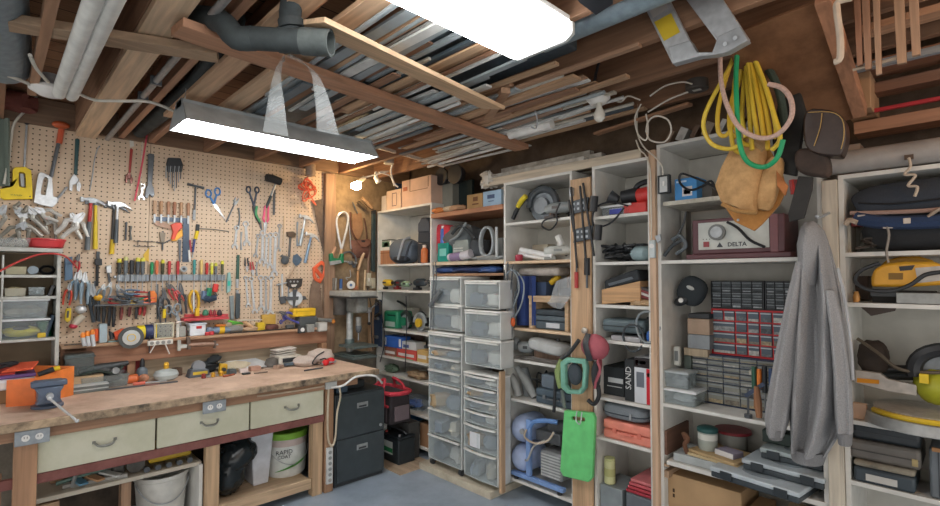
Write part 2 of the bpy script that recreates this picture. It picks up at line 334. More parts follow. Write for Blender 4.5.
def outlet(y, z, lab, x=.935):
    g = G().box((x, y-.07, z-.038), (x+.012, y+.07, z+.038)); parts = [('', g.box((.9005, y-.05, z-.03), (x, y+.05, z+.03)), M('#9aa1a6', 'm'), .003)]
    for d in (-.027, .027):
        h = G(); 
        parts.append(('socket', G().lathe([(0, .0), (.017, 0), (.017, .004), (0, .0045)], (x+.012, y+d, z), (1, 0, 0), 14), WPL))
    for d in (-.027, .027):
        for e in (-.006, .006): parts.append(('slot', G().box((x+.0163, y+d+e-.0012, z-.002), (x+.0172, y+d+e+.0012, z+.008)), BLK))
    mk('outlet', lab, 'outlet', parts)
outlet(-3.17, .818, 'metal double outlet on the bench front, above the left leg'); outlet(-2.285, .818, 'metal double outlet on the bench front near its middle')
# ledge shelf at the back of the bench
mk('ledge_shelf', 'wooden ledge with tall backboard behind the workbench', 'shelf', [('ledge', G().box((.007, -3.0, 1.172), (.15, -1.06, 1.195)), M('#b7895c', 'w', 'y'), .003), ('backboard', G().box((.10, -3.0, 1.045), (.12, -1.06, 1.172)), M('#a1683f', 'w', 'y', '#7b4a2a'), .003), ('lower_board', G().box((.02, -3.4, .902), (.05, -1.06, 1.04)), M('#b09a78', 'w', 'y', '#8d7757'), .003), ('bracket', G().box((.05, -1.12, .902), (.14, -1.07, 1.044)), wd, .003), ('bracket', G().box((.05, -2.62, .902), (.099, -2.57, 1.044)), wd, .003)])
# ================================================================ FILING CABINET
bl = M('#3f474b', 'p', rough=.38); P = [('', G().box((.28, -1.375, .025), (.855, -.915, .72)), bl, .006)]
for z0, z1 in ((.375, .71), (.04, .37)):
    zc = z0+.24; 
    P.append(('drawer', G().box((.857, -1.365, z0), (.876, -.925, z1)), bl, .004, [('handle', G().box((.877, -1.19, zc-.02), (.882, -1.09, zc+.022)).box((.882, -1.18, zc+.004), (.89, -1.10, zc+.014)), M('#a6aaab', 'm')), ('label_holder', G().box((.877, -1.175, zc-.014), (.8835, -1.105, zc+.0)), DK)]))
P += [('lock', G().cyl((.876, -.965, .42), (.886, -.965, .42), .012), STEEL), ('base', G().box((.29, -1.37, 0), (.845, -.92, .025)), DK)]
mk('filing_cabinet', 'black two-drawer metal filing cabinet at the end of the workbench', 'filing cabinet', P)
# ================================================================ TOOLS ON THE LEFT WALL
class F2:
    """flat frame on a wall: u along A->B, v across, h out of the wall"""
    def __init__(s, A, B, n=(1, 0, 0)):
        s.A = V(A); s.d = (V(B)-V(A)); s.L = s.d.length; s.d.normalize(); s.n = V(n); s.p = s.n.cross(s.d).normalized()
    def __call__(s, u, v, h=0): return s.A+s.d*u+s.p*v+s.n*h
    def poly(s, g, uv, h, t): return g.prism([s(u, v, h) for u, v in uv], s.n*t)
def fr(a, b, x=.012): return F2(onX(*a, x), onX(*b, x))
def arc(cx, cy, r, a0, a1, n=10): return [(cx+r*math.cos(math.radians(a0+(a1-a0)*i/n)), cy+r*math.sin(math.radians(a0+(a1-a0)*i/n))) for i in range(n+1)]
def wrench(a, b, w, label, mat=CHROME, x=.012, grp=None, f=None):
    w *= 1.35; f = f or fr(a, b, x); L = f.L; g = G(); r = w*1.15
    f.poly(g, [(r*.8, -w/2*.9), (L-r, -w/2), (L-r, w/2), (r*.8, w/2*.9)], .002, .006)
    n = 14; g.ring([f(r*math.cos(2*PI*i/n), r*math.sin(2*PI*i/n), 0) for i in range(n)], [f(r*.55*math.cos(2*PI*i/n), r*.55*math.sin(2*PI*i/n), 0) for i in range(n)], f.n*.01)
    c = L-r*.4; R_ = r*1.2
    f.poly(g, [(c-R_*.8, -w*.5), (c, -R_), (c+R_*.9, -R_*.85), (c+R_*.75, -R_*.35), (c+.05*R_, -R_*.4), (c-.1*R_, 0), (c+.05*R_, R_*.4), (c+R_*.75, R_*.45), (c+R_*.9, R_*.9), (c, R_), (c-R_*.8, w*.5)], 0, .009)
    return one('wrench', label, 'wrench', g, mat, .001, grp)
def adjustable(a, b, w, label, hm, headm=CHROME, x=.012):
    f = fr(a, b, x); L = f.L; R_ = w*1.5; h = G(); f.poly(h, [(0, -w*.55), (L*.72, -w*.42), (L*.72, w*.42), (0, w*.55), (-w*.3, 0)], 0, .014)
    g = G(); f.poly(g, [(L*.7, -w*.4), (L*.78, -R_*.7), (L*.86, -R_*1.0), (L*1.04, -R_*.9), (L*1.06, -R_*.45), (L*.93, -R_*.35), (L*.9, R_*.2), (L*.82, R_*.55), (L*.76, w*.45)], -.001, .018)
    j = G(); f.poly(j, [(L*.83, R_*.6), (L*.91, R_*.25), (L*1.03, R_*.35), (L*1.05, R_*.8), (L*.9, R_*1.05)], .001, .014)
    kn = G().cyl(f(L*.8, R_*.1, .002), f(L*.8, R_*.62, .002), .008, 10)
    return mk('adjustable_wrench', label, 'wrench', [('handle', h, hm, .003), ('head', g, headm, .003), ('jaw', j, headm, .002), ('thumbwheel', kn, STEEL)])
def hammer(head, end, w, label, hm, headm=CHROME, grip=None, gripfrac=.45, x=.02, claw=1, hs=1.0):
    f = fr(head, end, x); L = f.L; w *= 1.25; h = G().tube([f(.01, 0, .01), f(L*(1-gripfrac), 0, .01)], [w*.38, w*.42], 10); g2 = G().tube([f(L*(1-gripfrac), 0, .01), f(L*.8, 0, .01), f(L, 0, .01)], [w*.5, w*.58, w*.62], 12)
    s = claw*hs; hd = G()
    f2 = lambda pts: f.poly(hd, [(u*1.25, v*s*1.12) for u, v in pts], -.004, .028)
    f2([(-.012, -.055), (.016, -.055), (.018, -.040), (.010, -.034), (.008, -.012), (.020, -.012), (.020, .012), (.012, .03), (.022, .06), (.034, .082), (.016, .068), (-.004, .04), (-.012, .012), (-.012, -.012), (-.006, -.034)])
    return mk('claw_hammer', label, 'hammer', [('handle', h, hm, .001), ('grip', g2, grip or hm), ('head', hd, headm, .003)])
def screwdriver(px, y0, y1, y2, col, col2, label, x=.03, r=.014):
    A = onX(px, y0, x); Bq = onX(px, y1, x); C_ = onX(px, y2, x); L = A.z-Bq.z
    h = G().lathe([(r*.5, 0), (r*.9, .004), (r, L*.3), (r*.85, L*.62), (r*1.0, L*.8), (r*.55, L)], A, (0, 0, -1), 10)
    P = [('handle', h, M(col, 'p')), ('shaft', G().cyl((x, A.y, Bq.z), (x, A.y, C_.z), .0035, 8), STEEL)]
    if col2: P.append(('cap', G().lathe([(r*.3, -.003), (r*.8, -.001), (r*1.03, .012), (r*1.03, .026)], A, (0, 0, -1), 10), M(col2, 'p')))
    return mk('screwdriver', label, 'screwdriver', P)
def pliers(a, b, sp, label, hm, jm=STEEL, x=.014, nose=.3, up=True, cat='pliers', name='pliers', tk=1.0):
    """a = jaw tip, b = middle of handle ends"""
    f = fr(a, b, x); L = f.L; pv = L*nose; w = max(.0075, L*.045)*tk; P = []
    for s in (-1, 1):
        j = G(); f.poly(j, [(0, s*.001), (0, s*w*.6), (pv*.6, s*w*1.5), (pv*1.1, s*w*1.5), (pv*1.15, 0), (pv*.5, s*.001)], .004*(s > 0), .008); P.append(('jaw', j, jm, .001))
        h = G().tube(cr([f(pv*1.0, s*w*.6, .006), f(pv*1.35, s*w*2.0, .006), f(L*.65, s*sp, .006), f(L, s*sp*.85, .006)], 4), [w*.75, w*.95, w*.9, w*.7], 8); P.append(('handle', h, hm))
    P.append(('pivot', G().cyl(f(pv, 0, -.002), f(pv, 0, .016), w*.8, 10), jm)); return mk(name, label, cat, P)
def peghook(px, py, lab): return None
# --- left end
def outl(pts, hole, t, x): 
    return G().ring(W(pts, x), W(hole, x), (t, 0, 0))
o_ = [(0, 189.5), (12, 187), (12.3, 171), (14.5, 168.2), (25, 167.6), (31, 171.5), (32, 186), (32.3, 199.6), (4, 200.3), (0, 198)]
i_ = [(18.5, 184), (18.6, 178), (18.6, 174), (19.6, 173), (23, 173.2), (25, 175), (25.4, 181), (25.6, 188.4), (22.0, 188.2), (19.0, 187)]
mk('staple_gun', 'bright yellow staple gun hanging at the far left of the pegboard', 'staple gun', [('', outl(o_, i_, .04, .012), YEL, .003), ('lever', G().prism(W([(26, 168.5), (30.5, 169.5), (31.4, 173.5), (26, 171)], .02), (.026, 0, 0)), BLK, .002), ('squeeze_handle', wpoly([(19.5, 174), (24, 174.3), (24.8, 187), (21, 187)], .022, .014), STEEL, .002), ('lettering', text_g('STANLEY', .014, onX(16.5, 195.2, .0525), (0, 1, 0), (0, 0, 1), .0006), BLK), ('rivet', G().cyl(onX(30, 196.5, .05), onX(30, 196.5, .054), .004, 8), BLK)])
o_ = [(34.5, 196), (37.8, 174.5), (40.5, 172.6), (47, 175.2), (51.8, 178), (52.6, 190), (52.8, 196.5), (59, 199.5), (57, 203), (52.5, 207.6), (43, 206), (33.5, 203)]
i_ = [(40.6, 192), (42.8, 181), (44.2, 178.2), (45.6, 177.8), (47.6, 179), (47.8, 182), (46, 190), (45.4, 194.5), (44.6, 195.6), (43, 195.4), (41.2, 194.6), (40.4, 193.6)]
mk('staple_gun', 'chrome staple gun hanging right of the yellow one', 'staple gun', [('', outl(o_, i_, .03, .012), CHROME, .003), ('lever', wtube([(53, 201), (59, 197), (67, 187)], .007, .03), STEEL)])
mk('wrecking_bar', 'dark steel bar with orange grip and hilt hung above the chrome staple gun', 'bar', [('shaft', G().tube(W([(58.6, 143), (51, 177)], .02), .011, 8), STEELD), ('grip', wtube([(62.6, 123), (59, 143.5)], .017, .02), M('#c95b3a', 'p')), ('hilt', wpoly([(56, 121), (59, 119.5), (70, 123.5), (71, 126.5), (66, 127), (58, 124.6)], .006, .03), M('#c95b3a', 'p'), .004)])
mk('socket_extension', 'thin steel rod with a black round head at the far left of the pegboard', 'rod', [('rod', wtube([(26.8, 124), (24.2, 168)], .006, .016), STEEL), ('head', G().ell(onX(27, 122, .02), (.016, .018, .018)), BLK)])
adjustable((77.3, 139.5), (74.6, 189), .022, 'adjustable wrench with dark teal grip left of the thin bent rod', M('#1f4648', 'p'))
one('bent_rod', 'thin bent steel rod hanging right of the teal adjustable wrench', 'rod', wtube([(100, 146), (97.5, 149), (94.5, 160), (92.5, 175), (90, 190)], .004, .014, 4), STEEL)
adjustable((131.3, 149.5), (128.6, 182), .016, 'small red pipe wrench hanging left of the red tape', M('#a3352f', 'p'), M('#7d4a3f', 'm'))
one('price_tag', 'small white paper tag on the pegboard above the red pipe wrench', 'tag', wpoly([(129.5, 139.5), (133.5, 139), (134, 146.5), (130, 147)], .008, .001), M('#dcd8cf', 'c'))
mk('marking_tape', 'pink-red marking tape hanging bunched from the ceiling edge down the pegboard', 'tape', [('bunch', G().tube(cr(W([(152, 109), (149, 113), (151, 119), (148.5, 126), (147.5, 132)], .05), 4), [.022, .03, .026, .016, .006], 8), M('#b93a4a', 'f')), ('tail', G().tube(cr(W([(148.4, 125), (144.5, 150), (140, 175), (134.6, 201)], .04), 4), .006, 6, False, .3), M('#d05463', 'f'))])
one('string', 'white string hanging just left of the pink-red tape', 'string', wtube([(143, 116), (142, 150), (140.5, 190)], .003, .03, 4, 5), M('#d8d2c4', 'f'))
f = fr((151, 154), (149, 199), .014); L = f.L; g = G(); f.poly(g, [(0, -.018), (.02, -.021), (L*.7, -.016), (L*.78, -.026), (L*.97, -.03), (L, -.012), (L*.9, 0), (L*.97, .02), (L*.9, .034), (L*.74, .024), (L*.68, .014), (0.02, .02), (0, .018)], 0, .016); one('pipe_wrench', 'big old dark grey wrench hanging right of the pink-red tape', 'wrench', g, STEELD, .003)
wrench((142.5, 186), (141, 198.5), .012, 'tiny chrome wrench beside the head of the big dark wrench', CHROME, .02)
P = [('holder', wpoly([(167.5, 158), (180, 158.5), (182.5, 165), (181.5, 172), (167, 172), (166, 164)], .012, .022), BLK, .004)]
for i in range(8): P.append(('key', wtube([(166.5+i*2.1, 166), (166+i*2.1, 172+3*(i % 2)), (166.2+i*2.05, [178, 181, 184, 188, 191, 188, 182, 179][i])], .004, .04), STEELD if i % 2 else STEEL))
mk('hex_key_set', 'black folding hex key set fanned on the pegboard above the chisels', 'hex keys', P)
mk('t_handle_wrench', 'dark T-handle socket wrench right of the black hex keys', 'wrench', [('cross_bar', wtube([(187.5, 184), (196, 186), (204, 188)], [.012, .009, .012], .02), STEELD), ('shaft', wtube([(195.6, 186), (195, 203), (194.4, 211)], .008, .02), STEELD), ('socket', wtube([(194.4, 210), (194, 220)], .012, .02), STEEL)])
for i, px in enumerate((154.5, 161, 168.3, 174.3, 181, 188)):
    dz = .5*i; A = onX(px+.5, 200.5+dz*.9, .03)
    n_ = ['leftmost', 'second', 'third', 'fourth', 'fifth', 'rightmost'][i]
    mk('chisel', n_+' of six wooden-handled chisels in a row above the steel square', 'chisel', [('handle', G().lathe([(.008, 0), (.012, .006), (.013, .03), (.010, .075), (.012, .1), (.008, .104)], A, (0, 0, -1), 10), M(['#c89a6e', '#b98550', '#b4784a', '#a9683c', '#bb8a55', '#b07748'][i], 'w')), ('blade', G().box((A.x-.002, A.y-.006, A.z-.17), (A.x+.002, A.y+.006, A.z-.10)), STEEL)])
g = wpoly([(154, 216.7), (189, 218.2), (189.4, 262), (182.2, 262), (183, 222.4), (154, 220.8)], .012, .004); one('framing_square', 'dark blue L-shaped steel square hanging below the chisels', 'square', g, M('#3d4b5c', 'm'))
mk('pistol_saw', 'orange and yellow gripped small saw beside the dark steel square', 'saw', [('blade', wpoly([(154, 221), (156, 220.5), (173, 226), (172, 230), (155, 225)], .022, .004), M('#8a6b55', 'm')), ('grip', wpoly([(170, 225), (174.5, 223), (181, 223), (182, 228), (178, 231), (176, 235), (174, 240), (170.5, 239), (172.5, 232)], .018, .02), M('#dc4a2c', 'p'), .004), ('guard', wpoly([(174, 235), (182, 229), (182.5, 236), (176, 241), (171, 241)], .02, .014), M('#e3a12a', 'p'), .003)])
one('file', 'grey file hanging under the orange pistol saw', 'file', wpoly([(178, 240), (181, 240), (180.5, 262), (179, 262)], .016, .006), STEELD)
hammer((91, 200), (87, 250), .022, 'claw hammer with red shaft and grey grip on the left pegboard', M('#b8322f', 'p'), STEEL, M('#5f666a', 'p'), .56)
hammer((95.5, 202), (95, 249), .02, 'claw hammer with yellow handle tucked behind the red one', M('#e0c22a', 'p'), STEELD, M('#dfc02a', 'p'), .6, .008)
hammer((117.5, 204), (115.5, 243), .018, 'steel claw hammer with grey grip right of the red and yellow pair', CHROME, CHROME, M('#4d565c', 'p'), .6, .03)
hammer((114, 206), (111.5, 254), .02, 'claw hammer with black handle and yellow butt behind the steel one', M('#3a3b3a', 'p'), STEELD, M('#d8b623', 'p'), .3, .008)
one('trammel', 'small steel gauge hanging right of the hammers', 'gauge', wtube([(126.5, 222), (125.5, 240)], [.007, .004, .01, .006], .018), STEELD)
g = G(); [g.cable(W(p, .02), .0025, 1, 5) for p in ([(133, 241), (155, 242)], [(133, 246), (155, 246.5)], [(138, 240), (138, 247)], [(148, 241), (148, 247.5)])]; one('wire_rack', 'thin empty wire rack hung left of the steel square', 'rack', g, STEELD)
mk('marking_gauge', 'small dark tool hanging left of the orange-gripped saw', 'gauge', [('beam', wtube([(163, 231), (162.5, 250)], .006, .018), STEELD), ('arm', wtube([(156, 242), (163, 243.5), (170, 240)], .005, .02), STEELD), ('stock', wpoly([(159, 232), (165, 233), (164, 243), (160, 242)], .01, .02), M('#8a7a64', 'w'), .003)])
one('speed_square', 'small yellow triangle hanging above the screwdriver rack', 'square', wpoly([(143, 255), (149, 247.5), (148.6, 262), (144, 259)], .01, .004), M('#d2a92a', 'p'))
mk('marker', 'yellow and black marker hanging right of the steel square', 'marker', [('body', wtube([(197.5, 231), (195.5, 239)], .014, .02), YEL), ('cap', wtube([(198, 224.5), (197.3, 231)], .014, .02), DK)])
one('wire_rod', 'thin straight wire rod hung across the pegboard under the blue scissors', 'rod', wtube([(199, 228.5), (214, 229.3), (229, 231.5)], .0035, .016, 0, 6), STEELD)
mk('utility_knife', 'slim dark blue knife hanging under the yellow marker', 'knife', [('handle', wtube([(194.5, 239), (193, 252)], [.009, .007], .02), M('#3c4a86', 'p')), ('tip', wtube([(193, 252), (192.4, 258)], .004, .02), STEEL)])
mk('pen', 'small red and white screwdriver hanging beside the steel square', 'tool', [('body', wtube([(190, 240), (191, 252)], .007, .02), M('#b7535a', 'p')), ('clip', wtube([(189, 250), (190, 262)], .008, .024), WPL)])
# screwdriver rack
g = [('bar', lx(117, 274.6, 149, 281.5, .03, .02), M('#8c949a', 'm'), .002), ('bar', lx(150, 274.6, 176, 280.8, .03, .02), M('#8c949a', 'm'), .002), ('bar', lx(177, 274.6, 225.5, 280.6, .03, .02), M('#8c949a', 'm'), .002)]
for px in (123, 130, 135, 146, 161, 172, 182, 199, 210, 217): g.append(('clip', lx(px-.5, 274.2, px+.5, 281.6, .031, .002), DK))
mk('tool_rack', 'grey magnetic strip holding the row of screwdrivers', 'rack', g)
SD = [(119.5, 259, '#3a3d38', '#d9cf3a', 'black screwdriver with pale yellow top at the left end of the strip'), (126, 257, '#6b7276', '#d8d48a', 'fat grey screwdriver with cream top, second on the strip'), (132, 260, '#34363a', None, 'black screwdriver third on the strip'), (138, 258, '#4a4e52', '#dcd23e', 'grey screwdriver with yellow ribs fourth on the strip'), (143, 258, '#5a5f63', '#e3db52', 'grey and yellow screwdriver fifth on the strip'), (152, 262, '#1f8a55', None, 'green-handled screwdriver on the strip'), (157, 260.5, '#d5744a', None, 'orange-handled screwdriver beside the green one'), (163, 260, '#37391f', '#d8d138', 'yellow and black screwdriver between orange and red ones'), (169.5, 261, '#b23234', None, 'red screwdriver left of the dark steel square'), (178, 261, '#b23234', None, 'red screwdriver partly behind the foot of the steel square'), (194.5, 259.5, '#3f8f8d', None, 'teal-handled screwdriver right of the steel square'), (201.6, 259.5, '#cdae6a', None, 'wooden cream-handled screwdriver on the strip'), (207, 262.5, '#b93432', None, 'red screwdriver toward the right end of the strip'), (212, 263, '#c9c53a', '#e1dd7a', 'lime yellow screwdriver near the right end of the strip'), (216, 263, '#5d6166', '#ccc63c', 'slim grey and lime screwdriver near the right end'), (222.5, 261, '#4a4c30', '#d7cf3c', 'yellow-topped screwdriver at the right end of the strip')]
for i, (px, y0, c1, c2, lab) in enumerate(SD): screwdriver(px, y0, 274.5, 290+((i*7) % 13), c1, c2, lab, .04, .0145 if i < 5 else .012)
mk('tape_measure', 'small round silver tape measure on the strip behind the steel square foot', 'tape measure', [('', G().cyl(onX(184, 269, .03), onX(184, 269, .06), .024, 16), STEEL, .003), ('hub', G().cyl(onX(184, 269, .061), onX(184, 269, .064), .012, 12), DK)])
mk('breaker_bar', 'black socket bar hanging left of the screwdriver strip', 'bar', [('shaft', wtube([(97.5, 262), (97, 286)], .009, .02), BLK), ('head', wpoly([(94.3, 259), (101.5, 259), (101.6, 265.5), (94.4, 265)], .01, .03), BLK, .003), ('drive', wtube([(98, 251.5), (98, 259)], .011, .02), STEELD)])
mk('breaker_bar', 'chrome-topped ratchet hanging at the left end of the screwdriver strip', 'ratchet', [('head', wpoly([(105.5, 266), (110.5, 265), (111, 273), (106, 273)], .01, .03), CHROME, .004), ('handle', wtube([(108.4, 273), (110, 284)], .008, .02), STEELD), ('knob', G().ell(onX(115, 277, .03), (.012, .012, .012)), STEEL)])
# scissors and snips
def shears(lc, rc, pv, tip, hm, bm, lab, r=.022, x=.014, name='scissors'):
    P = []
    for c, s in ((lc, 1), (rc, -1)):
        c3 = onX(*c, x+.006); q = onX(*pv, x+.006)
        n = 14; P.append(('handle', G().tube([c3+V((0, r*.8*math.cos(2*PI*i/n), r*1.15*math.sin(2*PI*i/n))) for i in range(n)], .007, 7, True).tube([c3+(q-c3).normalized()*r, q], [.008, .009], 7), hm))
    f = fr(pv, tip, x); L = f.L
    P.append(('blade', f.poly(G(), [(-.01, -.011), (L*.2, -.012), (L, -.001), (L*.2, .002), (-.01, .003)], 0, .003), bm)); P.append(('blade', f.poly(G(), [(-.01, -.003), (L*.2, -.002), (L, .001), (L*.2, .012), (-.01, .011)], .004, .003), bm))
    return mk(name, lab, name, P)
shears((208.5, 193.5), (217.5, 191.5), (214, 204), (226, 221), M('#3f78b5', 'p'), CHROME, 'blue-handled scissors hanging on the middle pegboard', .026)
shears((248.5, 189.5), (257, 190), (254, 206), (256, 222), M('#2f3b4e', 'p'), STEELD, 'dark blue loop-handled shears left of the rubber mallet', .022)
mk('tin_snips', 'green and black handled snips below the dark blue shears', 'snips', [('handle', wtube([(257, 206), (256, 214), (260, 222)], [.010, .012, .01], .03, 3), M('#2f8f57', 'p')), ('handle', wtube([(253, 206), (256, 216), (260, 224)], [.010, .012, .01], .024, 3), BLK), ('jaw', wpoly([(258.5, 222), (261, 221), (262, 231), (260, 228)], .02, .008), STEELD)])
mk('rubber_mallet', 'black rubber mallet hanging on the right pegboard', 'mallet', [('head', G().tube(W([(266, 177.5), (272, 178.5), (281, 182)], .05), [.033, .036, .033], 14), RUB, .004), ('handle', wtube([(275.5, 184), (271, 196), (266.5, 207)], [.010, .011, .012], .03), STEEL), ('grip', wtube([(271, 196), (266.3, 207.5)], .013, .03), M('#2f3e42', 'p'))])
one('rasp', 'dark flat bar hanging under the mallet head', 'file', wpoly([(273.2, 190), (275.2, 190), (274.6, 215), (272.6, 215)], .01, .008), STEELD)
pliers((264.5, 233), (266.5, 206), .018, 'pliers with bright pink grips hanging handles-up', M('#e0527c', 'p'), CHROME, .03, .38)
adjustable((226, 222), (236.5, 199), .012, 'dark angled adjustable wrench right of the blue scissors', STEELD, STEEL, .02)
one('wrench', 'dark curved wrench hanging from the angled adjustable wrench', 'wrench', wtube([(238.5, 208), (239.6, 218), (238, 229)], [.008, .007, .009], .018, 4), STEELD)
for a, b, w, lab, x in [((236.5, 228), (234.5, 247), .014, 'short bright wrench hanging below the dark curved wrench', .02), ((245.5, 224), (246.5, 244), .017, 'double open-ended chrome wrench right of the short bright one', .016), ((258, 236), (255.5, 256), .012, 'grey wrench at the left of the long chrome wrenches', .016), ((262.5, 233), (262, 262), .017, 'long chrome wrench under the pink-grip pliers', .022), ((266.5, 236), (265.5, 265), .015, 'second long chrome wrench under the pink pliers', .014), ((270.5, 235), (269.5, 267), .015, 'third long chrome wrench in the upper row', .02), ((275.5, 235), (274, 274), .018, 'longest chrome wrench, right end of the upper row', .02), ((279.5, 226), (278, 250), .013, 'slim wrench right of the longest chrome wrench', .014)]:
    wrench(a, b, w, lab, CHROME if w > .013 else STEEL, x)
for a, b, w, lab, x in [((245.5, 278), (248, 306), .012, 'thin wrench at the left of the lower wrench row', .016), ((251, 279), (254.5, 312), .014, 'bright wrench second in the lower row', .02), ((260.5, 278), (261, 309), .016, 'bright wrench third in the lower row', .02), ((265.5, 278), (266, 312), .013, 'dull tan wrench fourth in the lower row', .014), ((271, 278), (270, 314), .017, 'bright long wrench right end of the lower row', .02)]:
    wrench(a, b, w, lab, STEEL if 'dull' in lab else CHROME, x)
one('wooden_rod', 'pale wooden rod hanging right of the long chrome wrenches', 'rod', wtube([(284, 216), (283.2, 246)], .007, .016), M('#c9a678', 'w'))
mk('adze_hammer', 'old square-headed hammer with dark handle at the right pegboard', 'hammer', [('head', wpoly([(286, 232), (292, 231.5), (295, 234), (294, 237), (289, 237.5), (286.5, 236)], .01, .03), M('#6a5a4c', 'm'), .003), ('handle', wtube([(290.5, 237), (289, 257)], .011, .024), M('#5a5652', 'w'))])
mk('ball_float', 'dark grey ball tool hanging under the old square hammer', 'tool', [('', G().ell(onX(285, 260.5, .05), (.036, .036, .038)), M('#596066', 'd')), ('neck', wtube([(281, 256), (289, 258)], .012, .05), STEELD)])
mk('scraper', 'blue-grey putty scraper with pale wooden handle right of the dark ball', 'scraper', [('blade', wpoly([(293, 256), (297, 253.5), (302, 259), (299, 264.5), (295.5, 266), (292.5, 262)], .02, .004), M('#5f7286', 'm')), ('handle', wtube([(294.5, 265), (290.5, 274), (287, 279)], [.010, .013, .01], .024), M('#b99a76', 'w'))])
hammer((305, 217), (299.5, 246), .02, 'upper steel claw hammer at the right of the pegboard', CHROME, CHROME, M('#a9b4ba', 'm'), .6, .02, 1)
hammer((311, 235), (304.5, 263), .02, 'lower blue-grey claw hammer at the right of the pegboard', M('#6f86a0', 'm'), CHROME, M('#7f97ad', 'm'), .7, .03, 1)
# orange extension cord on a grey spool
g = G()
for k in range(9):
    cx = 305+rnd.random()*9; cy = 184+rnd.random()*12; a = rnd.random()*3
    pts = [onX(cx+(5.5+rnd.random()*3)*math.cos(t)*math.cos(a)-3.0*math.sin(t)*math.sin(a)+k*.2, cy+(6+rnd.random())*math.cos(t)*math.sin(a)+3.4*math.sin(t)*math.cos(a), .04+.045*rnd.random()) for t in [i*PI/4 for i in range(8)]]
    g.cable(pts, .0058, 4, 6, True)
g.cable(W([(308, 176), (306, 186), (312, 198), (316, 205), (311, 200)], .07), .0058, 6, 6)
mk('extension_cord', 'bunched orange extension cord hanging at the top right of the pegboard', 'cord', [('', g, M('#e0684c', 'p'))])
mk('roll_holder', 'grey round tin fixed above the bunched orange cord', 'tin', [('', G().cyl(onX(310.5, 164.5, .09), onX(310.5, 176, .09), .045, 18), M('#a08f80', 'm'), .003), ('arm', G().beam(onX(310, 176, .02), onX(310, 176, .09), .03, .014), STEELD)])
# grinder plate and block
mk('lathe_chuck', 'round silver lathe plate with dark bar across, on the pegboard above the yellow case', 'lathe plate', [('', G().cyl(onX(295, 298.5, .01), onX(295, 298.5, .04), .068, 26), M('#b9bcbd', 'm'), .003), ('cross_bar', wpoly([(285, 297), (305, 296), (306.5, 299.5), (285.5, 300.5)], .041, .012), STEELD, .002), ('slot', wpoly([(292.6, 289.5), (297.4, 289.2), (297.6, 307.6), (292.8, 307.8)], .0405, .003), STEELD)])
P = [('', wpoly([(286.2, 279), (301.5, 278.4), (300.5, 286), (297, 288.3), (290, 288.4), (286.4, 286)], .01, .03), M('#3f3a37', 'p'), .004)]
for px in (290.5, 294, 297.5): P.append(('hole_rim', G().lathe([(.007, 0), (.009, .001), (.009, .003), (.006, .003)], onX(px, 281.6, .04), (1, 0, 0), 10), STEEL))
P.append(('lip', wpoly([(291, 284.6), (297, 284.2), (295.5, 286.8), (292, 287)], .041, .003), M('#d9d4cc', 'p'))); mk('bracket', 'dark iron holder with three round studs above the silver lathe plate', 'holder', P)
mk('pipe_cutter', 'chrome cross-handled cutter hanging left of the silver lathe plate', 'cutter', [('shaft', wtube([(282, 274), (282.5, 302)], .009, .02), CHROME), ('cross_bar', wtube([(276.5, 285), (287.5, 282.5)], .007, .024), STEEL), ('head', wpoly([(278.5, 297), (284.5, 296), (285, 303), (280, 304)], .01, .026), STEELD, .003), ('blade', wtube([(279, 283), (279.6, 300)], .006, .016), STEELD)])
# hand saws with orange handle
o_ = [(312, 268), (316, 264.5), (321, 260.5), (325.2, 264.5), (325.8, 270), (323, 277), (319.5, 283.5), (314, 280.5), (312.5, 276), (312.5, 272)]
i_ = [(314.4, 269.5), (317, 267.5), (320.5, 264.5), (322.6, 266.2), (322.6, 270), (321, 275.5), (318.4, 279.4), (316, 277.8), (314.8, 275), (314.4, 272.4)]
mk('hand_saw', 'hand saw with orange plastic grip and rusty blade below the claw hammers', 'saw', [('handle', G().ring(W(o_, .02), W(i_, .02), (.022, 0, 0)), M('#e0653f', 'p'), .003), ('grip_bar', wpoly([(313.8, 270.5), (316, 268), (322, 275), (320, 278)], .022, .018), M('#d85a36', 'p'), .003), ('blade', wpoly([(313, 279), (320, 283.5), (324.6, 330), (318.5, 331), (307.5, 322), (310, 290)], .03, .002), M('#8a7463', 'd', hex2='#6b5747'))])
one('hand_saw', 'old dark saw blade hanging beside the upper claw hammer', 'saw', wpoly([(312, 201), (322, 199), (328.5, 248), (330, 262), (324.5, 260)], .02, .002), M('#6d5d52', 'd', hex2='#4b4039'))
one('hand_saw', 'second old saw blade hanging below the lamp-lit post', 'saw', wpoly([(321, 262), (326, 266), (331, 330), (325, 331)], .034, .002), M('#7d6959', 'd', hex2='#57473c'))
# --- panel right of the pegboard: bow saw, tool belt, jigsaw, pulleys, wooden handles
def w2(pts, r, x=.04, k=4, n=8, flat=1.0): return wtube(pts, r, x, k, n, flat)
mk('hacksaw', 'bright steel bow-frame saw hanging under the lit clamp lamp', 'saw', [('frame', w2([(341.5, 249), (338.5, 236), (336.5, 222), (338.5, 215), (344, 212), (348, 216), (347.5, 225), (344.5, 238), (341.5, 249)], .012), CHROME), ('blade', wtube([(349.2, 222), (351, 249)], .005, .03), STEEL), ('handle', wtube([(341.5, 249), (339, 262)], [.014, .018], .04), M('#cba06e', 'w'))])
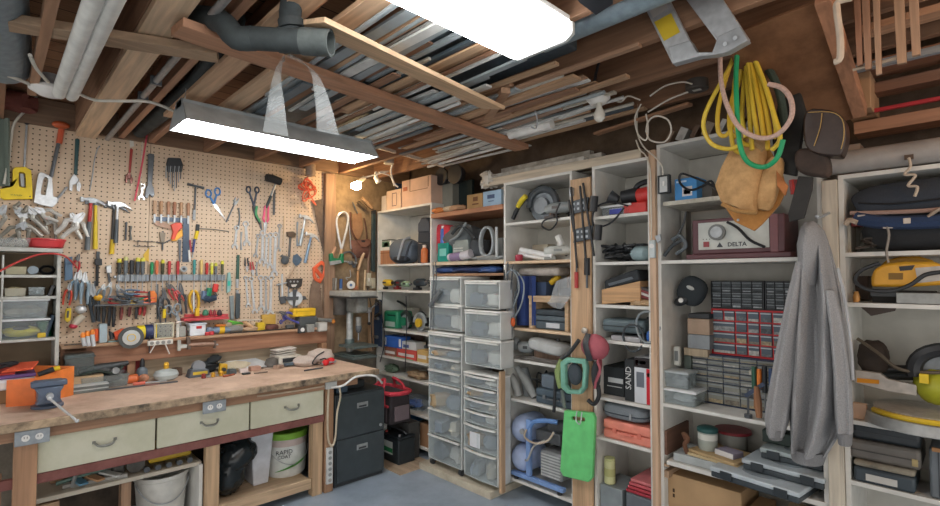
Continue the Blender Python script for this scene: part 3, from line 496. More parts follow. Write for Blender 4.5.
# leather tool belt
P = [('pouch', G().sheet([[onX(x_, y_, .03+.05*math.sin(PI*i/4)*math.sin(PI*j/4+.2)) for i, x_ in enumerate([350+j*.8, 354.5, 360, 366, 371.5-j*.6])] for j, y_ in enumerate([240, 246, 251, 255, 258])], .012), M('#7c5344', 'd', hex2='#5e3d31')), ('flap', wpoly([(357, 240), (369, 239), (370.5, 243), (366.5, 247), (361, 247)], .075, .006), M('#8a5f4d', 'd', hex2='#6a4638'), .002), ('slot', wpoly([(361, 240.3), (365.5, 240.2), (365, 242), (361.6, 242)], .0815, .002), BLK)]
P += [('strap', w2([(350.5, 212), (351, 228), (355, 238), (358, 241)], .012, .04, 4, 8, .3), M('#6b4738', 'd')), ('strap', w2([(364, 218), (366, 228), (367, 240)], .010, .04, 4, 8, .3), M('#6b4738', 'd'))]
mk('tool_pouch', 'brown leather tool pouch hanging on straps beside the corner shelves', 'tool pouch', P)
one('leather_apron', 'flat tan leather piece hanging between the bow saw and the tool pouch', 'leather', wpoly([(352, 214), (361, 213), (363, 228), (360, 238), (356, 240.5), (352, 230)], .012, .008), M('#a5805f', 'd', hex2='#8a674b'), .002)
mk('jigsaw', 'green and grey jigsaw hanging at the left of the dark panel', 'jigsaw', [('', wpoly([(327, 254), (330, 253), (331, 258), (337, 259), (338.5, 253.5), (341, 254), (341, 263), (333, 265), (327.5, 263.5)], .02, .06), GREEN, .008), ('sole_plate', wpoly([(329, 261.5), (340, 260), (341.5, 263), (330, 265.4)], .081, .008), STEEL, .002), ('handle', w2([(331, 258), (333.6, 252), (335.4, 247)], .014, .05), M('#c58d62', 'w'))])
g = [('frame', w2([(343, 256), (344, 253), (350, 252), (355, 256), (356, 262), (354, 266)], .010, .04), STEELD)]
g += [('screw', wtube([(342, 261), (357, 263)], .008, .05), STEEL), ('swivel', G().ell(onX(351, 263, .06), (.024, .03, .024), jit=.15), STEELD), ('pad', G().cyl(onX(354, 266, .04), onX(354, 266, .07), .02, 12), BLK)]
mk('c_clamp', 'dark steel screw clamp hanging right of the green jigsaw', 'clamp', g)
for (a, b, r, lab, c) in [((363.5, 253), (358.2, 270), .02, 'tapering pale wooden handle hanging upside down by the tool pouch', '#c29a6a'), ((358, 271), (357.4, 292), .013, 'amber wooden hammer handle hanging in front of the dark panel', '#c88a3e'), ((365.5, 270), (364.2, 291), .011, 'pale tan handle right of the amber one', '#cfae7c')]:
    one('wooden_stick', lab, 'handle', wtube([a, ((a[0]+b[0])/2, (a[1]+b[1])/2), b], [r, r*.85, r*.7] if r > .015 else r, .05, 0, 10), M(c, 'w'))
mk('pulley', 'white and grey pulley block hanging by a wire hook above the drill press', 'pulley', [('wheel', G().cyl(onX(351, 285, .04), onX(351, 285, .075), .042, 20), M('#d5d2cc', 'm'), .006), ('hub', G().cyl(onX(351, 285, .076), onX(351, 285, .084), .014, 12), M('#4d6f9c', 'p')), ('hook', w2([(350, 270), (350.5, 277), (346, 277.5), (347.5, 280)], .004, .05), STEEL)])
one('rag', 'orange-pink cloth tucked under the pulley block', 'rag', G().ell(onX(355, 288, .06), (.02, .032, .02), jit=.3), M('#d08a6a', 'f'))
mk('paint_brush', 'blue-handled brush standing among the tools above the drill press', 'brush', [('handle', wtube([(341, 279), (340.8, 289)], .016, .05), M('#31598f', 'p')), ('ferrule', wtube([(340.8, 288.5), (340.7, 290.5)], .0165, .05), STEEL)])
for px, c, lab in ((333.5, '#6d6a63', 'grey rod left end of the row above the drill press'), (336, '#9c9a92', 'pale rod second in the row above the drill press')): one('steel_rod', lab, 'rod', wtube([(px, 278), (px-.4, 290)], .011, .05), M(c, 'm'))
mk('level', 'dark long spirit level hanging beside the corner shelf unit', 'level', [('', G().prism(W([(371.2, 213), (374.2, 212), (373.8, 272), (370.6, 271)], .05), (.03, 0, 0)), M('#3d4d50', 'm'), .002), ('end_cap', wpoly([(371, 211), (374.4, 210), (374.3, 213.5), (371.1, 214.5)], .048, .034), BLK)])
mk('stubby_brush', 'brown wooden-handled brush hanging under the clamp lamp near the corner', 'brush', [('handle', wtube([(362, 198), (367.5, 203), (372, 208)], [.016, .02, .014], .06), M('#b98c55', 'w')), ('bristle_block', wtube([(358, 202), (366, 209)], .02, .05), M('#574a3a', 'f'))])
one('drill_bit', 'long twisted drill bit hanging below the clamp lamp', 'drill bit', wtube([(352.5, 202), (357.5, 213.5)], .006, .04), STEELD)
mk('switch_box', 'pale electrical switch box pair on the wall beside the corner shelves', 'switch box', [('', lx(367, 273, 371.3, 286, .05, .05), M('#c9c2ad', 'p'), .003), ('box', lx(371.8, 278, 375.6, 288.5, .05, .05), M('#bfb7a1', 'p'), .003), ('toggle', lx(368.5, 278, 369.8, 281.5, .056, .006), WPL)])
one('wooden_pole', 'reddish wooden pole standing in the corner behind the switch boxes', 'pole', wtube([(369, 246), (368, 274)], .012, .03), M('#8d6b52', 'w'))
# --- rack of pliers below the screwdrivers
SM = [('', lx(94.5, 303, 157, 306.5, .10, .095), STEELD, .002), ('upright', wpoly([(94, 281), (95.6, 281), (95.6, 322), (94, 322)], .01, .01), STEELD), ('upright', wpoly([(156.5, 284), (158.2, 284), (158.2, 319), (156.5, 319)], .01, .01), STEELD)]
mk('pliers_rack', 'narrow dark steel shelf under the screwdrivers, heaped with pliers', 'rack', SM)
heap = [((101, 299), (120, 302.5), '#c93a3a', 'red'), ((112, 300), (136, 297), '#39444c', 'dark grey'), ((118, 296), (148, 299.5), '#4f6f86', 'steel blue'), ((121, 302), (146, 301.8), '#e0b52c', 'yellow'), ((130, 299), (153, 302), '#2e8f63', 'green'), ((124, 293.5), (150, 294.5), '#b23c34', 'brick red'), ((108, 296.5), (128, 299), '#30353a', 'black'), ((136, 302.4), (155, 299.5), '#e0653f', 'orange'), ((116, 291.5), (140, 292.4), '#54708a', 'slate blue')]
for i, (a, b, c, nm) in enumerate(heap): pliers(a, b, .016, 'pliers with %s grips lying in the heap on the dark steel rack' % nm, M(c, 'p'), STEELD, .03+.0075*i, .35)
mk('tape_roll', 'yellow ball-ended tool at the left end of the dark steel rack', 'tool', [('', G().ell(onX(98.3, 297.5, .06), (.024, .028, .024)), M('#e0a92a', 'p'))])
mk('caliper', 'orange and black tool at the right end of the dark steel rack', 'tool', [('', wpoly([(148, 291), (153.5, 290.5), (156, 295), (155.5, 302), (150, 303)], .05, .04), M('#d9772e', 'p'), .006), ('strap', wpoly([(148, 292), (150, 290.5), (150.6, 302.6), (148.4, 302.8)], .092, .004), BLK)])
hang = [(99, 307, 321, '#2a2c2e', 'black'), (104.5, 306.5, 323, '#303336', 'charcoal'), (110, 307, 326, '#26282b', 'jet black'), (114.5, 307, 327, '#2f3033', 'dark'), (122, 307, 320, '#6e2d29', 'maroon'), (130, 307, 317, '#5b2926', 'dark red'), (137, 307, 319, '#333', 'dark grey'), (140.5, 307, 315, '#a52f2b', 'red'), (145, 306.5, 316, '#8f2b29', 'deep red')]
for i, (px, a, b, c, nm) in enumerate(hang):
    c = c if len(c) == 7 else '#333333'; one('nut_driver', '%s handle hanging below the dark steel rack, %s from the left' % (nm, ['first', 'second', 'third', 'fourth', 'fifth', 'sixth', 'seventh', 'eighth', 'ninth'][i]), 'tool', wtube([(px, a), (px-.6, (a+b)/2), (px-1.2, b)], [.010, .012, .008], .05), M(c, 'p'))
# pliers bunch left of the rack
bun = [((79, 254), (73, 276), '#b5343a', STEELD, 'red gripped pliers at the top of the bunch beside the small cabinet'), ((77, 272), (72, 300), '#6e8ba0', CHROME, 'pliers with pale blue grips in the bunch beside the small cabinet'), ((80, 270), (78, 300), '#7d8b95', CHROME, 'grey pliers in the middle of the hanging bunch'), ((85, 272), (84, 304), '#8fa3b0', CHROME, 'bright long pliers in the hanging bunch'), ((89, 280), (90, 305), '#4b5a66', STEEL, 'slate gripped pliers at the right of the hanging bunch'), ((92, 284), (96, 322), '#39434b', STEEL, 'open pliers with spread handles over the smoked plastic bin'), ((70, 283), (66, 305), '#c94a35', STEEL, 'orange-red gripped pliers at the left of the hanging bunch'), ((104, 284), (99, 300), '#6f7d86', CHROME, 'small chrome pliers below the black socket bar'), ((111, 282), (105, 297), '#a3adb3', CHROME, 'curved chrome pliers left of the steel rack heap'), ((116, 284), (124, 300), '#7e8890', STEEL, 'steel pliers behind the rack heap')]
for i, (a, b, c, jm, lab) in enumerate(bun): pliers(a, b, .02, lab, M(c, 'p'), jm, .03+.012*(i % 4), .3)
mk('caulk_tube', 'flat slate blue tool case hanging at the edge of the small cabinet', 'case', [('', wpoly([(64, 258), (72, 256.5), (72.4, 279), (64.2, 281)], .05, .03), M('#55728c', 'p'), .004)])
mk('utility_knife', 'yellow utility knife hanging over the smoked plastic bin', 'knife', [('', wpoly([(65.5, 308.5), (71, 307.5), (70.4, 320), (67, 322.5), (64, 319.5)], .04, .03), M('#e2c42e', 'p'), .006), ('slide', wpoly([(67, 311), (69.3, 310.5), (68.6, 317.5), (66.6, 318)], .071, .003), DK)])
mk('solder_spool', 'pink and clear dispenser hanging over the smoked plastic bin', 'dispenser', [('', G().tube(W([(74, 325), (78, 320), (83.5, 315.5)], .05), [.02, .026, .02], 10), M('#c9bfae', 'p')), ('cap', G().ell(onX(73.5, 326, .05), (.024, .024, .02)), M('#cf3f56', 'p'))])
mk('vise_grip', 'small round chrome tool over the hanging bunch', 'tool', [('', G().ell(onX(81, 309.5, .05), (.03, .034, .028), jit=.2), CHROME)])
# red pliers cluster and loops right of the rack
for a, b, c, lab in [((166, 283), (176, 299), '#b8383c', 'red gripped pliers slanting right of the steel rack'), ((170, 284), (182, 302), '#c05a55', 'pinkish red pliers slanting beside the other red pair'), ((163, 288), (168, 318), '#2f3236', 'black gripped pliers hanging right of the steel rack'), ((180, 283), (184, 314), '#3b3f44', 'dark long-nose pliers left of the yellow clamp'), ((160, 296), (163, 322), '#4a4e54', 'steel pliers hanging at the right end of the rack')]: pliers(a, b, .02, lab, M(c, 'p'), STEELD, .04, .34)
shears((168.5, 309.5), (177.5, 308), (177, 316), (182, 328), M('#8d979d', 'm'), STEEL, 'steel ring-handled shears right of the pliers rack', .028, .05)
one('screwdriver_bit', 'small yellow handle hanging right of the pliers rack', 'tool', wtube([(164.5, 309), (164, 318)], .012, .06), YEL)
mk('spring_clamp', 'yellow C-shaped clamp hanging below the right of the screwdriver strip', 'clamp', [('frame', wtube([(194, 312), (190.5, 306), (189.5, 297), (192.5, 291), (197, 293), (199, 301), (197.5, 311)], .011, .03, 4), M('#dcab2a', 'p')), ('bar', wtube([(193.8, 292), (194, 312)], .007, .04), CHROME)])
for i, (px, y0, y1, c, nm) in enumerate([(204.5, 291, 299, '#5d6f88', 'grey blue'), (209.5, 288, 296, '#1e7f5a', 'green'), (216, 284, 292, '#d23a34', 'red')]):
    mk('hex_key_set', '%s folding hex key set in the cluster right of the yellow clamp' % nm, 'hex keys', [('', wtube([(px, y0), (px-1.2, y1)], .022, .05), M(c, 'p'), .003), ('key', wtube([(px-1.2, y1), (px+1.5, y1+4)], .006, .05), STEELD)])
one('multi_tool', 'dark blue lumpy tool under the folding hex key sets', 'tool', G().tube(W([(203, 297), (209, 299), (216, 297.5)], .05), [.024, .03, .022], 9), M('#34475e', 'd'))
mk('offset_tool', 'pale teal plastic tool hanging at the right end of the screwdriver strip', 'tool', [('', wpoly([(227, 273), (229.5, 272), (231, 283), (229.5, 291.5), (226, 293), (226, 285)], .02, .022), M('#8fb5b0', 'p'), .004), ('clip', wpoly([(227.8, 281), (230.2, 281), (230, 285.5), (227.5, 286)], .043, .004), M('#2fae97', 'p'))])
mk('file', 'dark green handled file hanging between teal tool and wrench row', 'file', [('', wtube([(238.2, 255), (237.4, 279)], [.012, .014], .02), M('#2d5548', 'p')), ('ferrule', wtube([(237.4, 279), (237, 288)], [.014, .02, .012], .024), STEEL)])
mk('air_chisel', 'grey bar tool hanging below the dark green file', 'tool', [('', wpoly([(229, 296), (233, 295.5), (233.4, 319), (230, 319.5)], .02, .02), M('#8b9698', 'm'), .003)])
mk('air_chisel', 'dark slate bar tool right of the grey bar tool', 'tool', [('', wpoly([(235.5, 293), (239.5, 293.5), (239, 317), (236, 319), (234.6, 316)], .02, .024), M('#4f595e', 'm'), .003), ('tip', wtube([(237, 290), (237.4, 294)], .012, .032), STEEL)])
for a, b, c, lab in [((247, 272), (246, 258), '#3b4347', 'dark slim pliers above the lower wrench row'), ((253, 276), (251, 262), '#c2484c', 'red and chrome pliers above the lower wrench row')]: pliers(a, b, .012, lab, M(c, 'p'), CHROME, .03, .4)
# red tray
P = [('', lx(184, 316.5, 229, 321.5, .12, .11), M('#c4444a', 'p'), .003), ('back', wpoly([(184, 314.3), (228, 313.8), (228, 317), (184, 317.4)], .006, .004), M('#c4444a', 'p'))]
mk('red_tray', 'red plastic tray shelf on the pegboard above the ledge', 'tray', P)
for i, (px, c, nm, r) in enumerate([(205.5, '#3f7f63', 'green', .024), (210.5, '#a3303a', 'dark red', .014), (214.5, '#93333a', 'wine red', .014), (219.5, '#3c3034', 'black and red', .02)]):
    b = onX(px, 315.6, .09); one('bit_cap', '%s little cap standing on the red tray' % nm, 'cap', G().lathe([(r*.7, 0), (r, .01), (r*.9, .03), (r*.5, .046), (.003, .05)], b, (0, 0, 1), 12), M(c, 'p'))
mk('block_tool', 'yellow block tool standing on the left of the red tray', 'tool', [('', lx(195.5, 308.2, 199.8, 316.3, .08, .03), M('#e4b81f', 'p'), .004)])
# ================================================================ LEDGE, BENCH TOP AND SMALL CABINET
def lxz(x0, y0, x1, xp, dep, z0):                  # box facing +x, standing on height z0, top from pixel row y0
    ym = y0; a = onX(x0, ym, xp); b = onX(x1, ym, xp); zt = onX((x0+x1)/2, y0, xp).z; return G().box((xp, a.y, z0), (xp-dep, b.y, zt))
def bxz(x0, y0, x1, yp, dep, z0):
    a = onY(x0, y0, yp); b = onY(x1, y0, yp); zt = onY((x0+x1)/2, y0, yp).z; return G().box((a.x, yp, z0), (b.x, yp+dep, zt))
def on_ledge(px, py, xp=.12, z=1.196): p = onX(px, py, xp); return V((xp, p.y, z))
ZL = 1.196
# clear-plastic tub with lid, at world base centre
def tub(name, label, c, sx, sy, h, lid, body_a=.35, contents=None, lidc='#e4e6e6', bodyc='#c9d2d4', rz=0, cat='tub', group=None):
    x, y, z = c; t = .003; q = .92
    def rim(k, zz, o=0): return [(x+s1*(sx/2*k-o), y+s2*(sy/2*k-o), zz) for s1, s2 in ((-1, -1), (1, -1), (1, 1), (-1, 1))]
    g = G(); b0 = rim(q, z+.001); t0 = rim(1, z+h); b1 = rim(q, z+.004, t); t1 = rim(1, z+h, t)
    g.add([V(p) for p in b0+t0+b1+t1], [(0, 3, 2, 1)]+[(i, (i+1) % 4, (i+1) % 4+4, i+4) for i in range(4)]+[(8, 9, 10, 11)]+[((i+1) % 4+8, i+8, i+12, (i+1) % 4+12) for i in range(4)]+[(i+4, (i+1) % 4+4, (i+1) % 4+12, i+12) for i in range(4)])
    P = [('body', g, M(bodyc, 'g', a=body_a), .0)]
    if lid: P.append(('lid', G().box((x-sx/2-.006, y-sy/2-.006, z+h+.0005), (x+sx/2+.006, y+sy/2+.006, z+h+.012)).box((x-sx/2*.85, y-sy/2*.85, z+h+.012), (x+sx/2*.85, y+sy/2*.85, z+h+.015)), M(lidc, 'p'), .003))
    for cn, cg, cm in (contents or ()): P.append((cn, cg, cm))
    if rz:
        for p in P: p[1].rz(rz, c)
    return mk(name, label, cat, P, group)
# --- small grey cabinet of pigeonholes at the far left
cx0, y0_, y1_ = .04, -3.45, -3.02; gp = M('#b9b9b2', 'p')
P = [('side_panel', G().box((.01, y1_-.02, .905), (.27, y1_, 1.835)), gp, .002), ('side_panel', G().box((.01, y0_, .905), (.27, y0_+.02, 1.835)), gp, .002), ('side_panel', G().box((.01, -3.30, 1.27), (.262, -3.29, 1.79)), gp, .002), ('top', G().box((.01, y0_, 1.815), (.28, y1_+.005, 1.84)), gp, .002)]
for z in (1.67, 1.535, 1.27): P.append(('shelf', G().box((.01, y0_+.02, z-.018), (.265, y1_-.02, z)), gp, .002))
P.append(('back_panel', G().box((.007, y0_+.02, .91), (.01, y1_-.02, 1.81)), M('#8a7a63', 'c'))); mk('small_cabinet', 'small grey shelf cabinet standing on the left end of the workbench', 'cabinet', P)
tub('storage_tub', 'clear lidded tub with yellow rag inside, on the small grey cabinet', (.15, -3.20, 1.271), .2, .26, .11, True, .28, [('rag', G().ell((.16, -3.2, 1.31), (.07, .1, .034), jit=.25), M('#d8c52e', 'f')), ('grip', G().ell((.2, -3.2, 1.335), (.03, .04, .014), jit=.3), M('#5a554c', 'p'))])
tub('storage_tub', 'cloudy lidded tub stacked on the tub with the yellow rag', (.15, -3.20, 1.397), .2, .25, .108, True, .45, [('odds_and_ends', G().ell((.16, -3.2, 1.44), (.06, .09, .035), jit=.5), M('#9b8f78', 'd'))])
mk('green_spool', 'green spool on the lower shelf of the small grey cabinet', 'spool', [('', G().lathe([(.045, 0), (.045, .008), (.038, .012), (.038, .085), (.045, .09), (.045, .098)], (.14, -3.085, 1.271), n=18), M('#156b3d', 'p'))])
one('blue_book', 'slate blue book leaning beside the green spool', 'book', G().prism([(.24, -3.09, 1.271), (.24, -3.075, 1.271), (.24, -3.042, 1.405), (.24, -3.057, 1.41)], (-.12, 0, 0)), M('#3d4f5e', 'c'), .002)
one('tape_roll', 'small yellow tape cutter in front of the green spool', 'tape', G().box((.22, -3.125, 1.271), (.25, -3.085, 1.30)), M('#d8b42a', 'p'), .004)
tub('bolt_tray', 'cream tray of small parts on the second shelf of the small cabinet', (.18, -3.235, 1.536), .12, .10, .05, False, .85, [('fittings', G().ell((.18, -3.235, 1.58), (.045, .04, .014), jit=.6), M('#c4b68e', 'd'))], bodyc='#d8d2bd')
tub('bolt_tray', 'clear tray of screws beside the cream tray', (.18, -3.135, 1.536), .12, .08, .055, False, .4, [('screws', G().ell((.18, -3.135, 1.57), (.045, .03, .02), jit=.6), M('#8d9294', 'm'))])
one('battery_box', 'dark leaning box on the second shelf of the small cabinet', 'box', G().prism([(.22, -3.08, 1.536), (.22, -3.06, 1.536), (.22, -3.045, 1.60), (.22, -3.06, 1.605)], (-.08, 0, 0)), M('#4b4f52', 'p'), .003)
one('cable_coil', 'black coiled cord on the top shelf of the small cabinet', 'cord', G().tube([V((.2+.0*i, -3.085+.035*math.cos(i*.7), 1.70+.025*math.sin(i*.7)+.002)) for i in range(20)], .009, 7), BLK)
tub('bolt_tray', 'cream parts tray on the top shelf of the small cabinet', (.18, -3.235, 1.671), .12, .10, .05, False, .9, [('hook', G().ell((.2, -3.22, 1.70), (.03, .03, .02), jit=.5), M('#c0b37f', 'd'))], bodyc='#d4cba8')
one('grey_cup', 'grey round gauge beside the cream tray on the top cabinet shelf', 'gauge', G().cyl((.2, -3.155, 1.70), (.22, -3.155, 1.70), .028, 14), M('#7f8a91', 'm'), .002)
tub('drawer_bin', 'long clear bin standing on top of the small grey cabinet', (.13, -3.30, 1.841), .2, .26, .06, False, .35, None, bodyc='#d6dadb')
mk('funnel', 'red plastic funnel tray holding clamps on the small cabinet top', 'funnel', [('', G().lathe([(.06, 0), (.075, .012), (.085, .055), (.08, .06), (.07, .02)], (.16, -3.09, 1.841), n=20, sx=1.15), M('#c93a3f', 'p')), ('rim', G().lathe([(.085, .052), (.09, .056), (.088, .064), (.082, .06)], (.16, -3.09, 1.841), n=20, sx=1.15), M('#c93a3f', 'p'))])
one('red_hose', 'thin red hose arching across the small cabinet front', 'hose', G().cable([onX(0, 271, .29), onX(20, 261, .3), onX(42, 254, .3), onX(62, 255, .29), onX(72, 262, .1), onX(77, 268, .06)], .006, 6, 7), M('#c94a45', 'p'))
# clamps heaped above the small cabinet
pl = [((14, 206), (45, 235), '#b9b6ab', 'big chrome locking pliers slanting over the small cabinet'), ((28, 207), (46, 226), '#a6a49b', 'second chrome locking pliers behind the big pair'), ((34, 208), (60, 219), '#c3c1b9', 'locking pliers reaching right over the red funnel tray'), ((84, 213), (58, 236), '#d0cec8', 'bright locking pliers with open jaws right of the heap'), ((71, 213), (85, 238), '#cfcdc6', 'bright locking pliers hanging by one handle right of the heap'), ((5, 205), (-6, 228), '#9f9c92', 'pliers at the left edge of the picture above the clear bin'), ((26, 222), (2, 240), '#8d8a80', 'long locking pliers pointing down-left over the clear bin'), ((23, 222), (24, 240), '#7d7a70', 'dull locking pliers standing behind the clear bin'), ((48, 216), (52, 234), '#b4b2a9', 'locking pliers just above the red funnel tray'), ((16, 214), (24, 204), '#8f8a7d', 'short dull clamp at the top of the locking pliers heap')]
for i, (a, b, c, lab) in enumerate(pl): pliers(a, b, .024, lab, M(c, 'm'), CHROME if i < 5 else STEEL, .03+.03*(i % 4), .36, name='locking_pliers', tk=1.8)
# --- things stacked under and beside the small cabinet
mk('purple_case', 'white and purple flat case lying under the small grey cabinet', 'case', [('', G().box((.1, -3.5, .99), (.42, -3.14, 1.055)), M('#d9d6dc', 'p'), .006), ('lid', G().box((.095, -3.5, 1.056), (.425, -3.135, 1.075)), M('#6d4a86', 'p'), .004), ('label', G().box((.4205, -3.3, 1.0), (.4215, -3.2, 1.035)), M('#e3d9d2', 'c'))])
one('cardboard_box', 'tan carton supporting the white and purple case', 'box', G().box((.08, -3.5, .901), (.34, -3.16, .989)), CARD, .002)
one('magazine', 'red and grey booklet on the purple case', 'booklet', G().box((.15, -3.48, 1.076), (.4, -3.24, 1.088)).rz(.1, (.28, -3.36, 0)), M('#c9453a', 'c', sc=.5))
one('magazine', 'orange folded pack lying right on the booklet', 'packet', G().prism([(.40, -3.29, 1.089), (.40, -3.15, 1.093), (.33, -3.12, 1.125), (.22, -3.2, 1.112)], (0, 0, .012)), M('#dc5a38', 'c'), .003)
one('cable_coil', 'black cord loop lying on the red booklet', 'cord', G().cable([(.3, -3.33, 1.10), (.34, -3.28, 1.12), (.31, -3.22, 1.13), (.26, -3.24, 1.13), (.25, -3.31, 1.12)], .009, 5, 7, True), BLK)
# smoked plastic bin with markers
sb = M('#56605f', 'k', a=.72); P = [('', G().add(*(lambda g: (g.v, g.f))(G().box((.08, -2.985, 1.0), (.24, -2.83, 1.145)))), sb, .004), ('rim', G().box((.075, -2.99, 1.12), (.246, -2.825, 1.13)), sb), ('divider', G().box((.085, -2.98, 1.146), (.12, -2.86, 1.2)), sb, .003)]
mk('plastic_bin', 'smoked grey plastic bin standing on the bench right of the small cabinet', 'bin', P)
one('wooden_block', 'tan wooden block under the smoked plastic bin', 'block', G().box((.05, -2.98, .95), (.26, -2.78, .998)), M('#c29c66', 'w', 'y'), .003)
for i, (px, c) in enumerate(((83, 'leftmost'), (87.5, 'middle'), (92.5, 'rightmost'))):
    a = onX(px, 333+i*-1.5, .22); b = onX(px+1.5, 346, .22); b.z = max(b.z, 1.147); mk('paint_marker', '%s of three orange-capped markers standing in the smoked bin' % c, 'marker', [('', G().cyl(b, a+V((0, 0, -.03)), .012, 10), M('#c9cdd0', 'p')), ('cap', G().lathe([(.013, 0), (.014, .02), (.008, .034)], a+V((0, 0, -.03)), n=10), M('#ee8a2d', 'p'))])
one('orange_tool', 'orange handle beside the three markers over the smoked bin', 'tool', wtube([(95, 329), (96, 341)], .02, .1), M('#ea6434', 'p'))
for i, z in enumerate((.901, .926)): mk('parts_case', ['lower', 'upper'][i]+' flat grey clear-lidded case beside the orange sheet box', 'case', [('', G().box((.14-.02*i, -2.99, z), (.34, -2.76, z+.016)), M('#6d7472', 'p'), .003), ('lid', G().box((.14-.02*i, -2.99, z+.0165), (.34, -2.76, z+.0235)), M('#c4c9c8', 'p'), .002)])
# orange open box of bent sheet
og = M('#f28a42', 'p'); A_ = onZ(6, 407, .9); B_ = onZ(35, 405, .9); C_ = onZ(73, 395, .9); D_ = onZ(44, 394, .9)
def wall_(a, b, h0, h1, t=.003):
    n = (b-a).cross(V((0, 0, 1))).normalized()*t; return G().prism([a, b, b+V((0, 0, h1)), a+V((0, 0, h0))], n)
mk('sheet_box', 'open box of bent bright orange sheet standing on the bench by the vise', 'box', [('front_panel', wall_(A_, B_, .155, .16), M('#e87836', 'p')), ('side_panel', wall_(B_, C_, .16, .185), og), ('back_panel', wall_(D_+V((-.0, -.12, 0)), C_, .20, .185), og)], org=(B_.x, B_.y, .9))  # shade painted into the front panel's darker orange, lit tone into the others
mk('yellow_marker', 'yellow and black marker lying inside the orange sheet box', 'marker', [('', G().cyl(onX(54, 369, .45), onX(60, 367.5, .45), .014, 10), YEL), ('body', G().cyl(onX(38, 375, .45), onX(54, 369, .45), .016, 10), BLK)])
# bench vise
vz = onZ(48, 408, .9); vx, vy = vz.x, vz.y; vm = M('#57657a', 'p', rough=.4)
P = [('base', G().lathe([(.075, 0), (.075, .014), (.05, .022), (.045, .035)], (vx-.04, vy, .901), n=20), vm), ('body', G().prism([(vx-.09, vy-.05, .936), (vx+.06, vy-.05, .936), (vx+.07, vy-.05, .98), (vx+.06, vy-.05, 1.03), (vx-.09, vy-.05, 1.03)], (0, .10, 0)), vm, .006),
     ('fixed_jaw', G().prism([(vx-.09, vy-.065, 1.01), (vx-.03, vy-.065, 1.01), (vx-.03, vy-.065, 1.055), (vx-.075, vy-.065, 1.055)], (0, .13, 0)), vm, .004), ('front_block', G().prism([(vx, vy+q, zz) for q, zz in ((-.06, .937), (.06, .937), (.038, .975), (.066, 1.03), (-.066, 1.03), (-.038, .975))], (.072, 0, 0)), vm, .006), ('moving_jaw', G().box((vx-.002, vy-.08, 1.031), (vx+.06, vy+.08, 1.062)), vm, .006), ('jaw_plate', G().box((vx-.029, vy-.06, 1.03), (vx-.024, vy+.06, 1.056)), STEEL), ('screw', G().cyl((vx+.073, vy, .985), (vx+.11, vy, .985), .017, 12), STEEL), ('slide', G().box((vx+.05, vy-.022, .942), (vx+.075, vy+.022, .962)), vm, .003), ('handle', G().cyl(onX(50, 399, vx+.11), onX(77, 421, 1.0), .0065, 8).ell(onX(77, 421, 1.0), (.010, .010, .010)).ell(onX(49.5, 398.5, vx+.11), (.011, .011, .011)), CHROME)]
mk('bench_vise', 'dark blue-grey bench vise bolted to the front of the workbench', 'vise', P)
# --- ledge items, left to right
one('grip_box', 'pale blue block standing at the left end of the ledge', 'box', lxz(99.5, 324, 107.5, .13, .06, ZL), M('#a9bcc4', 'p'), .004)
one('putty_knife', 'flat teal-grey blade lying on the ledge by the orange drill', 'blade', G().box((.09, on_ledge(108, 335).y, ZL), (.13, on_ledge(119, 335).y, ZL+.008)), M('#7d9a97', 'm'))
p = on_ledge(127, 330, .1); mk('angle_drill', 'orange-red angle drill lying on the ledge', 'drill', [('', G().tube([p+V((0, -.075, .04)), p+V((0, -.03, .048)), p+V((0, .06, .045)), p+V((0, .085, .04))], [.03, .042, .042, .03], 12), M('#e05a35', 'p')), ('handle', G().tube([p+V((.0, -.07, .04)), p+V((.01, -.10, .07)), p+V((.01, -.09, .02))], .013, 8), DK), ('vent', G().box((p.x+.03, p.y-.02, p.z+.04), (p.x+.046, p.y+.04, p.z+.055)), BLK)])
c = onX(131, 337.5, .165); mk('cutting_disc', 'black disc with yellow hub hanging in front of the ledge', 'disc', [('', G().cyl(c, c+V((.012, 0, 0)), .078, 26), M('#4a4d4b', 'p')), ('ring', G().lathe([(.05, 0), (.054, .002), (.054, .004), (.05, .005)], c+V((.012, 0, 0)), (1, 0, 0), 24), M('#c4c7c4', 'p')), ('hub', G().lathe([(.034, 0), (.036, .003), (.024, .006), (.018, .003)], c+V((.012, 0, 0)), (1, 0, 0), 20), M('#e2ba2c', 'p'))])
p = on_ledge(140.5, 330, .1); one('tape_roll', 'thick yellow tape roll standing on the ledge', 'tape', G().lathe([(.02, 0), (.052, 0), (.052, .05), (.02, .05)], (p.x, p.y-.025, ZL+.053), (0, 1, 0), 20), M('#e6cf22', 'p'), .003)
p = on_ledge(148.5, 330, .1); one('tape_roll', 'dark blue tape roll beside the thick yellow one', 'tape', G().lathe([(.02, 0), (.054, 0), (.054, .05), (.02, .05)], (p.x, p.y-.025, ZL+.055), (0, 1, 0), 20), M('#26335f', 'p'), .003)
b = lxz(154.5, 323, 174, .135, .1, ZL); lo, hi = b.bb(); g = G().box((hi.x-.005, lo.y, lo.z), (hi.x, lo.y+.008, hi.z)).box((hi.x-.005, hi.y-.008, lo.z), (hi.x, hi.y, hi.z)).box((hi.x-.005, lo.y, hi.z-.008), (hi.x, hi.y, hi.z)).box((hi.x-.005, lo.y, lo.z), (hi.x, hi.y, lo.z+.008))
mk('clear_case', 'clear plastic box with cream frame on the ledge', 'case', [('frame', g, M('#d9d0b4', 'p'), .001), ('box', G().box((lo.x, lo.y, lo.z), (hi.x-.006, hi.y, hi.z)), M('#aab4b2', 'g', a=.6)), ('tape', G().box((hi.x, lo.y+.01, lo.z+.01), (hi.x+.002, lo.y+.016, hi.z-.01)), YEL)])
